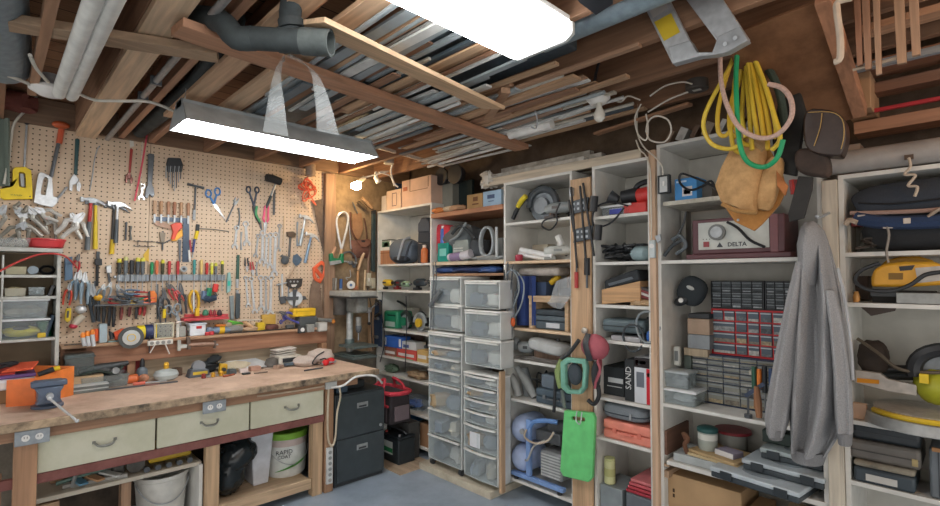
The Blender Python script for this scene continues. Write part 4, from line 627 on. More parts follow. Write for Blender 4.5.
mk('bar_clamp', 'white metal clamp jaw standing on the ledge left of the white tub', 'clamp', [('bar', lxz(176.5, 324, 179.5, .12, .02, ZL), M('#d2cfc6', 'm')), ('jaw', lxz(179.6, 326.5, 186, .12, .03, ZL), M('#a3a39b', 'm'), .003), ('knob', G().ell(on_ledge(185, 327, .1)+V((0, .03, .05)), (.016, .02, .016)), M('#8d8a83', 'm'))])
one('white_rod', 'pale steel hooked rod lying above the white clamp on the ledge', 'rod', wtube([(176, 322.5), (184, 321.5), (191, 324.5)], .007, .08), M('#cbb9ae', 'm'))
b = lxz(190, 325, 206, .125, .1, ZL); lo, hi = b.bb(); mk('white_tub', 'white plastic tub with blue-grey lid and red label on the ledge', 'tub', [('', b, M('#dfe3e8', 'p'), .006), ('lid', G().box((lo.x-.004, lo.y-.006, hi.z+.0005), (hi.x+.004, hi.y+.006, hi.z+.014)), M('#cfd6de', 'p'), .003), ('lid_insert', G().box((lo.x+.02, lo.y+.03, hi.z+.0145), (hi.x-.02, hi.y-.02, hi.z+.018)), M('#5d7a94', 'p')), ('label', G().box((hi.x+.0005, lo.y+.045, hi.z-.03), (hi.x+.0015, hi.y-.03, hi.z-.008)), RED)])
for px, c, nm, r, h in ((209.5, '#6f7f92', 'blue-grey', .026, .06), (211.5, '#c53f44', 'red', .02, .03), (207.2, '#d0494c', 'bright red', .016, .026)):
    p = on_ledge(px, 330, .11 if nm == 'blue-grey' else .14); one('paint_pot', '%s little pot on the ledge right of the white tub' % nm, 'pot', G().lathe([(r*.8, 0), (r, .004), (r, h*.8), (r*.7, h)], p, n=14), M(c, 'p'))
p = on_ledge(220, 329, .11); mk('cordless_tool', 'grey and yellow tool lying on the ledge right of the little pots', 'drill', [('', G().tube([p+V((0, -.06, .03)), p+V((0, -.02, .034)), p+V((0, .04, .03)), p+V((0, .075, .025))], [.022, .03, .028, .018], 10), M('#6f8196', 'p')), ('band', G().tube([p+V((0, -.01, .033)), p+V((0, .03, .031))], .0315, 10), M('#e4b522', 'p')), ('grip', G().box((p.x-.03, p.y-.035, p.z+.062), (p.x+.02, p.y+.04, p.z+.078)), M('#d07a2c', 'p'), .004)])
for i, (a, b, r, c, lab) in enumerate([((228, 321), (243, 323.5), .009, '#6cc94a', 'upper bright green marker on the ledge'), ((232, 324), (246, 322.5), .008, '#58a843', 'lower green marker on the ledge'), ((243, 321), (252, 327), .014, '#cfa77e', 'tan stick beside the green markers on the ledge'), ((236, 320.5), (262, 319.8), .006, '#c4b9a8', 'thin pale rod across the ledge clutter')]): one('marker', lab, 'marker' if 'marker' in lab else 'rod', wtube([a, b], r, .09+.012*i, 0, 8), M(c, 'p'))
one('grey_cloth_roll', 'grey bundle under the green markers on the ledge', 'bundle', G().tube([on_ledge(227, 328, .1)+V((0, 0, .03)), on_ledge(234, 328, .1)+V((0, 0, .034)), on_ledge(242, 328, .1)+V((0, 0, .028))], [.022, .032, .022], 10), M('#8c8a84', 'f'))
one('wooden_scraps', 'tan wooden chip pile on the ledge', 'scrap', G().ell(on_ledge(250, 328, .1)+V((0, 0, .022)), (.03, .07, .022), jit=.4), M('#c79c6d', 'w', 'y'))
one('yellow_box', 'small yellow box on the ledge left of the brown wallet', 'box', lxz(257.5, 322.5, 264.5, .11, .05, ZL), M('#d9b92c', 'p'), .003)
one('wallet', 'brown leather pouch lying on the ledge below the blue pliers', 'pouch', G().ell(on_ledge(272, 326, .11)+V((0, 0, .026)), (.035, .055, .026), pw=.6), M('#7a4f45', 'd'))
one('drywall_knife', 'yellow case with grey base on the ledge behind the brown pouch', 'case', lxz(262, 314.5, 276, .05, .03, ZL), M('#c9a24a', 'p'), .004)
one('steel_ruler', 'long dark steel strip lying along the front of the ledge', 'strip', G().box((.136, on_ledge(229, 330).y, ZL), (.148, on_ledge(296, 330).y, ZL+.01)), M('#35332f', 'm'))
shears((281, 322), (284, 317), (287, 318.5), (279, 312), M('#4b4b93', 'p'), STEEL, 'purple handled snips tip at the left of the blue pliers', .012, .06)
pliers((279, 311.5), (303, 321.5), .028, 'large pliers with blue-purple grips lying on the ledge', M('#5557a0', 'p'), STEELD, .09, .25)
b = lxz(300, 316.5, 317, .12, .1, ZL); lo, hi = b.bb(); mk('box_stack', 'dark grey box under the yellow tool case on the ledge', 'box', [('', b, M('#55595a', 'p'), .005)])
b = G().box((lo.x, lo.y-.06, hi.z+.001), (hi.x, hi.y-.01, hi.z+.075)); lo2, hi2 = b.bb(); mk('yellow_case', 'yellow tool case sitting at the right end of the ledge', 'case', [('', b, M('#ecc02c', 'p'), .01), ('lid_seam', G().box((lo2.x-.001, lo2.y-.001, hi2.z-.028), (hi2.x+.001, hi2.y+.001, hi2.z-.024)), M('#b98f1c', 'p')), ('latch', G().box((hi2.x+.0005, lo2.y+.02, hi2.z-.04), (hi2.x+.006, lo2.y+.035, hi2.z-.015)), M('#c9a024', 'p'))])
c = onX(302, 329.5, .16); mk('webcam', 'small dark square gadget with white ring hung on the ledge front', 'gadget', [('', G().box((c.x-.008, c.y-.04, c.z-.03), (c.x+.02, c.y+.025, c.z+.03)), M('#3d4044', 'p'), .004), ('ring', G().lathe([(.012, 0), (.019, .001), (.019, .003), (.012, .003)], c+V((.0205, -.005, 0)), (1, 0, 0), 16), WPL)])
c = onX(309.5, 328, .16); one('junction_box', 'grey metal junction box on the ledge front below the yellow case', 'box', G().box((c.x-.008, c.y-.035, c.z-.035), (c.x+.03, c.y+.035, c.z+.035)), M('#a8a9a5', 'm'), .004)
c = onX(322, 327, .16); mk('outlet_box', 'metal outlet box at the right end of the ledge', 'box', [('', G().box((c.x-.06, c.y-.045, c.z-.04), (c.x+.02, c.y+.045, c.z+.045)), M('#c6c5bf', 'm'), .004), ('cover', G().box((c.x+.0205, c.y-.035, c.z-.03), (c.x+.024, c.y+.035, c.z+.035)), M('#d8d6cf', 'p'), .002)])
mk('grease_gun', 'grey rod with orange tip lying behind the outlet box', 'rod', [('', wtube([(317, 319.5), (331, 320.5)], .018, .08), M('#8f9290', 'm')), ('tip', G().ell(onX(333.5, 321.5, .09), (.02, .016, .02)), M('#dc8a3a', 'p'))])
P = [('', G().box((.155, on_ledge(146, 338).y, 1.155), (.185, on_ledge(171, 338).y, 1.19)), M('#d8d5cc', 'p'), .004)]
for i in range(4): P.append(('socket', G().lathe([(.0, 0), (.013, 0), (.013, .002), (0, .002)], (.185, on_ledge(150+i*5.6, 338).y, 1.173), (1, 0, 0), 12), M('#8b8a86', 'p')))
mk('power_strip', 'pale power strip screwed along the front of the ledge', 'power strip', P)
one('white_cable', 'white cable hanging from the power strip to the left', 'cable', wtube([(157, 341), (153, 348), (150, 353)], .004, .18, 0, 6), WPL); one('white_cable', 'white cable hanging from the power strip to the right', 'cable', wtube([(164, 341), (167, 348), (169.5, 354)], .004, .18, 4, 6), WPL)
one('black_cable', 'black cable hanging down from the ledge by the cutting disc', 'cable', wtube([(149.3, 336), (149.2, 353)], .004, .16, 0, 6), BLK)
mk('pipe_clamp', 'old pipe clamp with copper-brown bar hanging under the ledge', 'clamp', [('bar', G().cyl(onX(188, 345, .17), onX(215, 344, .17), .017, 10), M('#9a7a68', 'm')), ('jaw', wpoly([(177, 340), (180, 340), (180, 344), (186, 344), (186, 347.5), (180, 348), (179.5, 350.5), (176.5, 350.5)], .16, .03), M('#b8bab4', 'm'), .002), ('bracket', wpoly([(186, 336.5), (189, 337), (190, 349), (186.5, 349)], .155, .03), M('#6d5f55', 'm'), .002), ('end_stop', wpoly([(213, 340.5), (215, 340.5), (215, 348), (213, 348)], .155, .035), M('#6d5f55', 'm'), .002), ('screw', G().cyl(onX(215, 344.5, .17), onX(218, 344.5, .17), .006, 8), STEEL)])
_b0 = set(bpy.data.objects.keys())
one('red_plank', 'dark red painted board leaning behind the tools on the bench', 'board', G().prism([(.06, onX(90, 355, .06).y, .96), (.07, onX(90, 355, .06).y, .96), (.058, onX(90, 355, .06).y, 1.095), (.052, onX(90, 355, .06).y, 1.095)], (0, onX(143, 352, .06).y-onX(90, 355, .06).y, 0)), M('#8f2c30', 'd', hex2='#6e2326'), .002)
tc_ = V((.17, -2.61, .901)); tub('storage_tub', 'clear plastic tub on the bench filled with black cords and tools', tc_, .2, .27, .085, False, .5, [('cord_bundle', G().ell(tc_+V((0, 0, .06)), (.08, .11, .04), jit=.5), M('#3b4144', 'd'))], bodyc='#b9c1c1')
mk('hand_drill', 'black and grey drill lying on top of the clear tub', 'drill', [('', G().tube([tc_+V((.03, -.14, .115)), tc_+V((.02, -.03, .13)), tc_+V((.02, .06, .135)), tc_+V((.03, .14, .15))], [.02, .032, .028, .014], 10), M('#3a3e40', 'p')), ('handle', G().tube([tc_+V((.03, -.02, .12)), tc_+V((.07, .03, .11))], [.02, .016], 8), M('#55595b', 'p')), ('gauge', G().cyl(tc_+V((.095, .055, .115)), tc_+V((.11, .055, .115)), .022, 14), M('#8d9294', 'm'))])
one('cable_tangle', 'green-black cable tangle hanging over the left of the clear tub', 'cable', G().cable([tc_+V((.04, -.15, .09)), tc_+V((.09, -.12, .11)), tc_+V((.08, -.04, .12)), tc_+V((.1, .04, .10)), tc_+V((.05, .1, .13)), tc_+V((0, .02, .14))], .007, 6, 6), M('#2f3f38', 'p'))
p = V((.20, -2.43, .901)); mk('glue_bottle', 'orange and pink bottle lying on the bench beside the clear tub', 'bottle', [('', G().tube([p+V((0, -.045, .032)), p+V((0, .01, .032)), p+V((.0, .02, .032))], [.03, .032, .02], 12), M('#e0723c', 'p')), ('ball', G().ell(p+V((.02, .05, .03)), (.03, .034, .03)), M('#d99a78', 'd'))])
p = V((.16, -2.29, .901)); mk('oil_bottle', 'black-capped grey bottle standing on the bench under the cutting disc', 'bottle', [('', G().lathe([(.03, 0), (.036, .004), (.036, .075), (.03, .09), (.014, .105)], p, n=16), M('#6d7a84', 'p')), ('cap', G().lathe([(.015, .105), (.017, .107), (.015, .145), (.006, .165)], p, n=12), BLK)])
p = V((.22, -2.07, .901)); mk('squeeze_bottle', 'round white squat bottle with yellow nozzle on the bench', 'bottle', [('', G().lathe([(.05, 0), (.075, .015), (.082, .04), (.07, .065), (.03, .078), (.016, .082)], p, n=22), M('#b9c4c4', 'p')), ('nozzle', G().lathe([(.017, .082), (.019, .084), (.016, .105), (.02, .108), (.012, .128)], p, n=12), M('#e6b02a', 'p'))])
mk('red_marker', 'pink-handled screwdriver lying on the bench left of the round bottle', 'screwdriver', [('handle', G().cyl((.31, -2.29, .913), (.31, -2.22, .913), .013, 10), M('#db6d58', 'p')), ('shaft', G().cyl((.31, -2.22, .913), (.33, -2.09, .913), .005, 8), STEEL)])
one('steel_file', 'long dark file lying on the bench in front of the clear tub', 'file', G().box((.34, -2.62, .901), (.365, -2.2, .909)).rz(-.08, (.35, -2.4, .9)), STEELD)
one('flat_bar', 'thin red-brown stick lying in front of the round bottle', 'stick', G().box((.36, -2.31, .901), (.372, -2.12, .909)), M('#9c6a5c', 'w', 'y'))
p = V((.24, -1.86, .901)); mk('tape_dispenser', 'grey tape holder with clear roll standing on the bench', 'tape dispenser', [('', G().prism([p+V((.05, -.08, 0)), p+V((.05, .07, 0)), p+V((.05, .06, .05)), p+V((.05, -.06, .06))], (-.09, 0, 0)), M('#59616a', 'p'), .005), ('roll', G().lathe([(.02, 0), (.045, 0), (.045, .04), (.02, .04)], p+V((-.02, .0, .075)), (1, 0, 0), 18), M('#8d9297', 'p')), ('label', G().box((p.x+.0505, p.y-.05, p.z+.02), (p.x+.052, p.y+.05, p.z+.042)), M('#d8b93b', 'p'))])
for i, (dy, c, lab) in enumerate(((-.02, '#8a2f2c', 'dark red fitting on the bench before the tape holder'), (.03, '#d09a2c', 'brass coloured fitting on the bench before the tape holder'), (.075, '#c99424', 'second brass fitting on the bench, right of the first'))): one('fitting', lab, 'fitting', G().lathe([(.012, 0), (.018, .004), (.012, .018), (.017, .024), (.01, .036)], (.36, -1.83+dy*1.3, .901), n=10), M(c, 'm'))
p = V((.30, -1.70, .901)); mk('yellow_clamp', 'small yellow clamp standing on the bench', 'clamp', [('', G().prism([p+V((0, -.03, 0)), p+V((0, .03, 0)), p+V((0, .035, .075)), p+V((0, -.02, .085))], (-.04, 0, 0)), M('#d6a92a', 'p'), .008), ('knob', G().cyl(p+V((0, .0, .04)), p+V((.03, 0, .04)), .014, 10), DK)])
one('work_glove', 'crumpled black glove lying at the back of the bench', 'glove', G().ell((.12, -1.78, .945), (.07, .1, .045), jit=.35).ell((.13, -1.72, 1.0), (.04, .06, .03), (.3, .2, .4), jit=.3), M('#23272a', 'f'))
one('cloth', 'cream rumpled cloth heap at the back of the bench', 'cloth', G().ell((.18, -1.58, .93), (.08, .13, .045), jit=.3), M('#cfc4aa', 'f')); 
for i, (x, y, w_, d, c, lab) in enumerate([(.33, -1.56, .04, .06, '#e2d5d0', 'pinkish white little box on the bench'), (.32, -1.64, .05, .05, '#5d6365', 'dark little box on the bench before the cloth'), (.30, -1.46, .06, .08, '#c39a86', 'tan pink block on the bench right of the cloth')]): one('small_box', lab, 'box', G().box((x-w_/2, y-d/2, .901), (x+w_/2, y+d/2, .935)), M(c, 'c'), .003)
one('white_board', 'sheet of white board lying at the back of the bench', 'board', G().prism([(.04, -1.62, .955), (.26, -1.55, .915), (.28, -1.28, .915), (.05, -1.36, .955)], (0, 0, .006)), M('#d6dadc', 'p')); 
mk('random_sander', 'dark domed grey sander standing on the bench', 'sander', [('', G().lathe([(.055, .0), (.06, .01), (.058, .03), (.045, .065), (.015, .078)], (.25, -1.30, .905), n=20), M('#6a6560', 'd')), ('base', G().box((.18, -1.38, .9005), (.32, -1.22, .9075)), M('#b99f86', 'w', 'y'), .002)])
b = G().box((.1, -1.22, .901), (.30, -1.02, .985)); mk('battery_charger', 'cream box machine with dark recessed front on the bench', 'machine', [('', b, M('#cfc9bd', 'p'), .005), ('recess', G().box((.3005, -1.19, .935), (.304, -1.03, .97)), M('#2f3437', 'p')), ('tray', G().box((.3045, -1.185, .91), (.34, -1.09, .932)), M('#54646f', 'p'), .003)])
for i in range(3): one('paper_stack', ['lowest', 'middle', 'topmost'][i]+' of three white folded papers stacked on the cream machine', 'paper', G().box((.12, -1.22, .986+i*.022), (.22+.01*i, -1.04, .994+i*.022)).rot(.06, 'X', (.17, -1.13, .99)).rz(.05*i, (.17, -1.13, 0)), M('#ddd6ce', 'c'))
one('cloth', 'large pale pinkish cloth mound on the right end of the bench', 'cloth', G().ell((.36, -1.17, .935), (.11, .10, .05), jit=.2).ell((.30, -1.0, .95), (.12, .13, .07), jit=.2), M('#cdbfb6', 'f', sc=.5))
one('power_cable', 'black cord loop lying over the pale cloth on the bench', 'cord', G().cable([(.37, -1.0, 1.0), (.44, -1.1, .98), (.48, -1.16, .93), (.47, -1.1, .915), (.47, -1.03, .93), (.48, -1.05, .96), (.47, -1.09, .95)], .006, 6, 6), BLK)
mk('twin_dial', 'bright red two-lobed knob lying before the pale cloth', 'knob', [('', G().ell((.50, -1.05, .927), (.028, .03, .026)).ell((.47, -.985, .93), (.032, .036, .03)), M('#d6262c', 'p')), ('stem', G().cyl((.5, -1.09, .92), (.49, -.95, .925), .01, 8), STEEL)])
one('blade_bits', 'small dark chisel lying on the right end of the bench top', 'chisel', G().cyl((.62, -1.30, .907), (.60, -1.13, .907), .006, 8), STEELD)
one('pencil', 'short pencil stub lying on the bench top', 'pencil', G().cyl((.45, -1.52, .906), (.46, -1.42, .906), .005, 6), M('#7d6a55', 'w', 'y'))
for o in [bpy.data.objects[k] for k in set(bpy.data.objects.keys())-_b0]:
    if o.parent is None and 'red_plank' not in o.name: o.location.y -= .16 if o.location.y < -2.35 else .25 if o.location.y < -2.2 else .33 if o.location.y < -1.25 else .37 if o.location.x < .27 else .22
cx, cy = .20, -.83
P = [('base', G().box((.06, cy-.14, .901), (.44, cy+.12, .925)).box((.1, cy-.11, .925), (.4, cy+.09, .94)), M('#5b6663', 'p'), .006), ('column', G().cyl((cx-.06, cy, .94), (cx-.06, cy, 1.5), .032, 18), M('#b9bbb8', 'm')), ('table', G().box((cx-.04, cy-.13, 1.0), (cx+.24, cy+.13, 1.022)).box((cx-.07, cy-.05, .975), (cx+.1, cy+.05, 1.0)), M('#6c7a78', 'm'), .005),
     ('collar', G().cyl((cx-.06, cy, 1.0), (cx-.06, cy, 1.06), .045, 16), M('#6c7a78', 'm')), ('head', G().box((cx-.12, cy-.06, 1.32), (cx+.18, cy+.06, 1.47)), M('#8f918c', 'd'), .02), ('motor', G().cyl((cx-.06, cy-.11, 1.30), (cx-.06, cy-.11, 1.46), .06, 18), M('#5a5550', 'd')), ('belt_cover', G().box((cx-.17, cy-.17, 1.475), (cx+.24, cy+.12, 1.53)), M('#b5b5ae', 'd', hex2='#8f8f88'), .012), ('cover_edge', G().box((cx-.172, cy-.172, 1.462), (cx+.242, cy+.122, 1.474)), M('#383a3a', 'p')),
     ('quill', G().cyl((cx+.1, cy, 1.2), (cx+.1, cy, 1.28), .026, 16), M('#8f8d88', 'm')), ('chuck', G().lathe([(.028, 0), (.03, -.03), (.022, -.06), (.008, -.07)], (cx+.1, cy, 1.2), n=16), STEELD), ('bit', G().cyl((cx+.1, cy, 1.06), (cx+.1, cy, 1.13), .005, 8), STEEL), ('feed_hub', G().cyl((cx+.1, cy+.075, 1.34), (cx+.1, cy+.13, 1.34), .026, 14), STEEL)]
for k in range(3):
    a = k*2.09+.5; e = V((cx+.1+.13*math.cos(a), cy+.12, 1.34+.13*math.sin(a))); P.append(('feed_lever', G().cyl((cx+.1, cy+.115, 1.34), e, .006, 8), STEEL, 0, [('knob', G().ell(e, (.016, .016, .016)), BLK)]))
mk('drill_press', 'old grey bench drill press at the right end of the workbench', 'drill press', P)
one('blue_bottle_rack', 'dark navy cloth strip hanging beside the drill press at the corner shelves', 'cloth', G().sheet([[(.08, -.50, 1.42), (.13, -.485, 1.43), (.17, -.49, 1.42)], [(.075, -.515, 1.2), (.13, -.47, 1.2), (.19, -.50, 1.2)], [(.07, -.50, .95), (.14, -.475, .95), (.17, -.49, .95)]], .012), M('#27384f', 'f'))
one('wooden_strip', 'upright wooden strip behind the drill press', 'board', G().box((.02, -.55, .901), (.06, -.50, 1.3)), M('#b08a5f', 'w'), .002)
one('clamp_rack', 'dark iron clamp hung left of the corner shelves at drill press height', 'clamp', G().tube([(.1, -.50, 1.42), (.2, -.52, 1.4), (.22, -.53, 1.3), (.12, -.52, 1.26)], .016, 8), M('#3a3a37', 'm'))
# items on the filing cabinet
mk('battery_charger', 'black battery charger on top of the filing cabinet', 'charger', [('', G().box((.52, -1.2, .721), (.72, -1.02, .78)), M('#2c3236', 'p'), .008), ('cradle', G().box((.56, -1.17, .781), (.68, -1.1, .80)), M('#404a52', 'p'), .004)])
mk('battery_pack', 'blue-grey battery pack standing on the filing cabinet', 'battery', [('', G().box((.68, -1.33, .721), (.80, -1.23, .80)), M('#4f6476', 'p'), .006), ('top', G().box((.70, -1.31, .801), (.78, -1.25, .815)), DK)])
# ================================================================ GOODS ON THE BACK SHELVES
def bxb(x0, y0, x1, y1, yp, dep): return bx(x0, y0, x1, y1, yp, dep).bb()
def carton(name, label, cat, r, yp, dep, z0, col, kind='c', bev=.002, lid=None, ex=(), rz=0):
    g = bxz(r[0], r[1], r[2], yp, dep, z0+.001); lo, hi = g.bb(); P = [('', g, M(col, kind), bev)]
    if lid: P.append(('lid', G().box((lo.x-.003, lo.y-.003, hi.z+.0005), (hi.x+.003, hi.y+.003, hi.z+.012)), M(lid, 'p'), .002))
    for e in ex:                                   # front patches as fractions (u0,v0,u1,v1,colour,name)
        X = lambda u: lo.x+(hi.x-lo.x)*u; Z = lambda v: lo.z+(hi.z-lo.z)*v
        P.append((e[5] if len(e) > 5 else 'label', G().box((X(e[0]), lo.y-.0016, Z(e[1])), (X(e[2]), lo.y-.0003, Z(e[3]))), M(e[4], 'c')))
    if rz:
        c = (lo+hi)/2
        for p in P: p[1].rz(rz, c)
    return mk(name, label, cat, P)
def case(label, r, yp, dep, z0, col, latch='#6d7073', rz=0, col2=None, hz=None):
    lo, hi = bxz(r[0], r[1], r[2], yp, dep, z0+.001).bb(); m = (lo.z+hi.z)/2; c = (lo+hi)/2
    P = [('', G().box(lo, (hi.x, hi.y, m-.002)), M(col, 'p'), .012), ('lid', G().box((lo.x, lo.y, m+.0), hi), M(col2 or col, 'p'), .012)]
    for u in (.25, .75): x = lo.x+(hi.x-lo.x)*u; P.append(('latch', G().box((x-.014, lo.y-.006, m-.018), (x+.014, lo.y-.0005, m+.014)), M(latch, 'p'), .002))
    P.append(('handle', G().tube([(c.x-.045, lo.y-.001, m-.008), (c.x-.04, lo.y-.018, m-.008), (c.x+.04, lo.y-.018, m-.008), (c.x+.045, lo.y-.001, m-.008)], .006, 7), M(latch, 'p')))
    if rz:
        for p in P: p[1].rz(rz, c)
    return mk('tool_case', label, 'case', P)
def blob(name, label, cat, c, r, col, kind='f', jit=.2, ex=(), pw=.8, rot=(0, 0, 0)): return mk(name, label, cat, [('', G().ell(c, r, rot, 16, 10, pw, jit), M(col, kind))]+list(ex))
def at(px, py, yp, z0): p = onY(px, py, yp); return V((p.x, yp, z0))
def tool(label, p, L, r, col, cat='power tool', name='power_tool', grip=1, nose='#5d6165', rz=0, acc='#2b2d30', cord=False):
    """pistol-form power tool lying/standing at p, body along x"""
    x, y, z = p; P = [('', G().tube([V((x-L*.5, y, z+r*1.9)), V((x-L*.3, y, z+r*2)), V((x+L*.2, y, z+r*2)), V((x+L*.32, y, z+r*2))], [r*.7, r, r, r*.7], 12), M(col, 'p')), ('nose', G().tube([V((x+L*.32, y, z+r*2)), V((x+L*.5, y, z+r*2))], [r*.55, r*.3], 10), M(nose, 'm'))]
    if grip: P += [('grip', G().tube([V((x-L*.25, y, z+r*1.6)), V((x-L*.33, y, z+.012))], [r*.62, r*.5], 8), M(acc, 'p')), ('battery', G().box((x-L*.5, y-r*.8, z+.001), (x-L*.14, y+r*.8, z+r*.7)), M(acc, 'p'), .004)]
    P.append(('vent', G().box((x-L*.2, y-r*1.02, z+r*1.8), (x+L*.05, y-r*.9, z+r*2.3)), M(acc, 'p')))
    for q in P: q[1].rz(rz, p)
    return mk(name, label, cat, P)
# ---- corner unit
carton('carton', 'tall whitish carton with a traced outline on the corner unit top', 'carton', (386.5, 190, 401), -.44, .2, 2.345, '#d2b8a2', ex=((.4, .15, .43, .85, '#6e5a6a'), (.7, .2, .73, .8, '#6e5a6a'), (.43, .8, .7, .84, '#6e5a6a'), (.43, .15, .7, .19, '#6e5a6a')))
carton('carton', 'large tan carton with cut flap on the corner unit top', 'carton', (402, 178, 431), -.44, .3, 2.345, '#cfae98', ex=((.28, .55, .3, .98, '#75604f'), (.9, .6, .92, .98, '#75604f'), (.3, .54, .9, .56, '#75604f'), (.05, .6, .2, .75, '#a8684f')))
carton('carton', 'deep blue carton behind the tall whitish one on the corner unit', 'carton', (380, 184, 397), -.2, .12, 2.345, '#33476b'); carton('carton', 'small white carton propped left on the corner unit top', 'carton', (381.5, 196, 386), -.43, .12, 2.345, '#c9bfb4')
carton('wooden_box', 'orange-brown wooden box on the second shelf of the corner unit', 'box', (376, 250.5, 395), -.42, .25, 1.791, '#b8763f', 'w', .003, ex=((0, .8, 1, .84, '#7d4a22', 'seam'),))
carton('ammo_box', 'white and green printed box on the orange wooden box', 'box', (377.5, 241, 391), -.4, .2, onY(385, 250.5, -.42).z+.001, '#d8d6cc', ex=((.1, .35, .9, .95, '#54705a'), (.5, .4, .8, .8, '#c7b95a')), lid='#4d5349')
blob('backpack', 'grey-blue rounded backpack on the second shelf of the corner unit', 'backpack', at(405, 250, -.36, 1.92), (.19, .12, .125), '#5f6a76', 'f', .08, [('strap', G().cable([at(398, 250, -.49, 1.83), at(401, 250, -.5, 1.94), at(404, 250, -.47, 2.02), at(410, 250, -.4, 2.05)], .012, 5, 6), M('#9fa6ad', 'f')), ('strap', G().cable([at(405, 250, -.5, 1.82), at(409, 250, -.5, 1.95), at(412, 250, -.45, 2.0)], .011, 5, 6), M('#353c45', 'f')), ('bottom_patch', G().ell(at(402, 250, -.42, 1.84), (.12, .07, .04)), M('#33373c', 'f'))])
mk('tool_bag', 'black upright bag in the corner unit beside the backpack', 'bag', [('', G().prism(B([(417.5, 243), (418, 224), (421, 217.5), (426, 217), (429, 221), (429.5, 243)], -.40), (0, .14, 0)), M('#3b3f46', 'f'), .012), ('flap', bpoly([(417.8, 232), (418, 224), (421, 219), (426, 219), (429, 223), (429.2, 231)], -.412, .01), M('#4a4f57', 'f'), .004)])
carton('bag_stand', 'dark box under the black upright bag in the corner unit', 'box', (417.5, 243.3, 429.3), -.4, .14, 1.791, '#34373d'); mk('bottle', 'orange bottle in front of the black bag in the corner unit', 'bottle', [('', G().lathe([(.03, 0), (.035, .01), (.033, .12), (.018, .14)], at(424.5, 250, -.435, 1.792), n=14), M('#c8703c', 'p')), ('cap', G().lathe([(.018, .141), (.018, .165), (.01, .168)], at(424.5, 250, -.435, 1.792), n=12), M('#d8cfc2', 'p'))])
mk('wire_basket', 'white wire basket behind the backpack in the corner unit', 'basket', [('', G().tube([at(399, 250, -.22, 2.0)+V((.09*math.cos(i*.52), 0, .07*math.sin(i*.52))) for i in range(12)], .008, 6, True), WPL), ('mesh', G().box(at(396, 250, -.21, 1.95), at(403, 250, -.205, 2.04)), M('#d5d8d6', 'p'))])
tool('black and yellow cordless drill on the third shelf of the corner unit', at(388, 290, -.36, 1.531), .24, .035, '#d8b22c', nose='#2b2d30'); tool('dark drill with red trim mid third shelf of the corner unit', at(401, 290, -.3, 1.531), .2, .034, '#4b4d4c', acc='#8f2a2e'); tool('small green and grey sander on the third shelf of the corner unit', at(407, 290, -.40, 1.531), .15, .03, '#7f9a80', grip=0); tool('dark blue drill at the right of the third corner shelf', at(421.5, 290, -.35, 1.531), .2, .038, '#2e3b44')
# green planers / jigsaws
def circ(label, p, col, r=.1, acc='#2f3434', blade='#8d9294', grd=None, rz=0, name='circular_saw'):
    x, y, z = p; P = [('base_plate', G().box((x-r*1.3, y-r*.7, z+.001), (x+r*1.3, y+r*.7, z+.007)), STEEL), ('guard', G().tube([V((x+r*math.cos(t), y, z+r*.95+r*math.sin(t))) for t in [PI*i/12 for i in range(13)]], r*.22, 8), M(grd or col, 'p')), ('blade', G().cyl((x, y-.004, z+r*.95), (x, y+.004, z+r*.95), r*.9, 24), M(blade, 'm')), ('motor', G().cyl((x, y+.01, z+r*1.0), (x, y+r*1.3, z+r*1.0), r*.5, 14), M(acc, 'p')), ('front_cap', G().cyl((x, y-.03, z+r*.95), (x, y-.005, z+r*.95), r*.5, 14), M(col, 'p')), ('handle', G().tube(cr([V((x-r*1.0, y+.03, z+r*.8)), V((x-r*1.2, y+.03, z+r*1.6)), V((x-r*.3, y+.03, z+r*2.1)), V((x+r*.5, y+.03, z+r*1.75))], 4), r*.17, 8), M(acc, 'p'))]
    for q in P: q[1].rz(rz, p)
    return mk(name, label, 'saw', P)
carton('green_machine', 'green boxy planer on the fourth shelf of the corner unit', 'power tool', (383.5, 311, 397), -.42, .2, 1.136, '#1f7f5c', 'p', .02, ex=((.15, .12, .85, .4, '#9fb3aa'), (.3, .72, .9, .8, '#123d2e')))
circ('green circular saw beside the boxy green planer in the corner unit', at(405, 330, -.36, 1.136), '#1f7757', .085, grd='#20302b'); circ('grey and yellow saw at the right of the fourth corner shelf', at(420, 330, -.35, 1.136), '#d9b32f', .085, grd='#8e9698')
one('power_cable', 'black cord arching behind the green planer in the corner unit', 'cord', btube([(384, 312), (388, 303), (397, 301), (406, 306)], .012, -.2, 5), BLK); one('hanging_cable', 'black cord dangling down the front of the corner unit', 'cord', btube([(406, 296), (406.5, 330), (405, 372)], .005, -.47, 3, 6), BLK); one('hanging_cable', 'second black cord dangling at the left of the corner unit', 'cord', btube([(382.5, 292), (382, 315), (385, 340), (380, 362)], .005, -.47, 3, 6), BLK)
S4 = .861
for r, d, z, c, lab in [((384.5, 347.5, 396), .12, S4, '#8d5b48', 'small brown and red carton on the fifth shelf of the corner unit'), ((396.5, 350, 416), .16, S4, '#c94f44', 'red and white carton on the fifth shelf of the corner unit'), ((417, 350.5, 427.5), .15, S4, '#c8a465', 'tan carton at the right of the fifth corner shelf')]: carton('small_carton', lab, 'carton', r, -.43, d, z, c, ex=((.1, .3, .9, .6, '#d9d5cf'),))
z = onY(390, 347.5, -.43).z+.002; carton('small_carton', 'bright blue carton on top of the small brown one in the corner unit', 'carton', (384.5, 336.5, 401), -.42, .12, z, '#2f62b5', ex=((0, .15, .12, .85, '#dfe3e8'), (.88, .15, 1, .85, '#dfe3e8')))
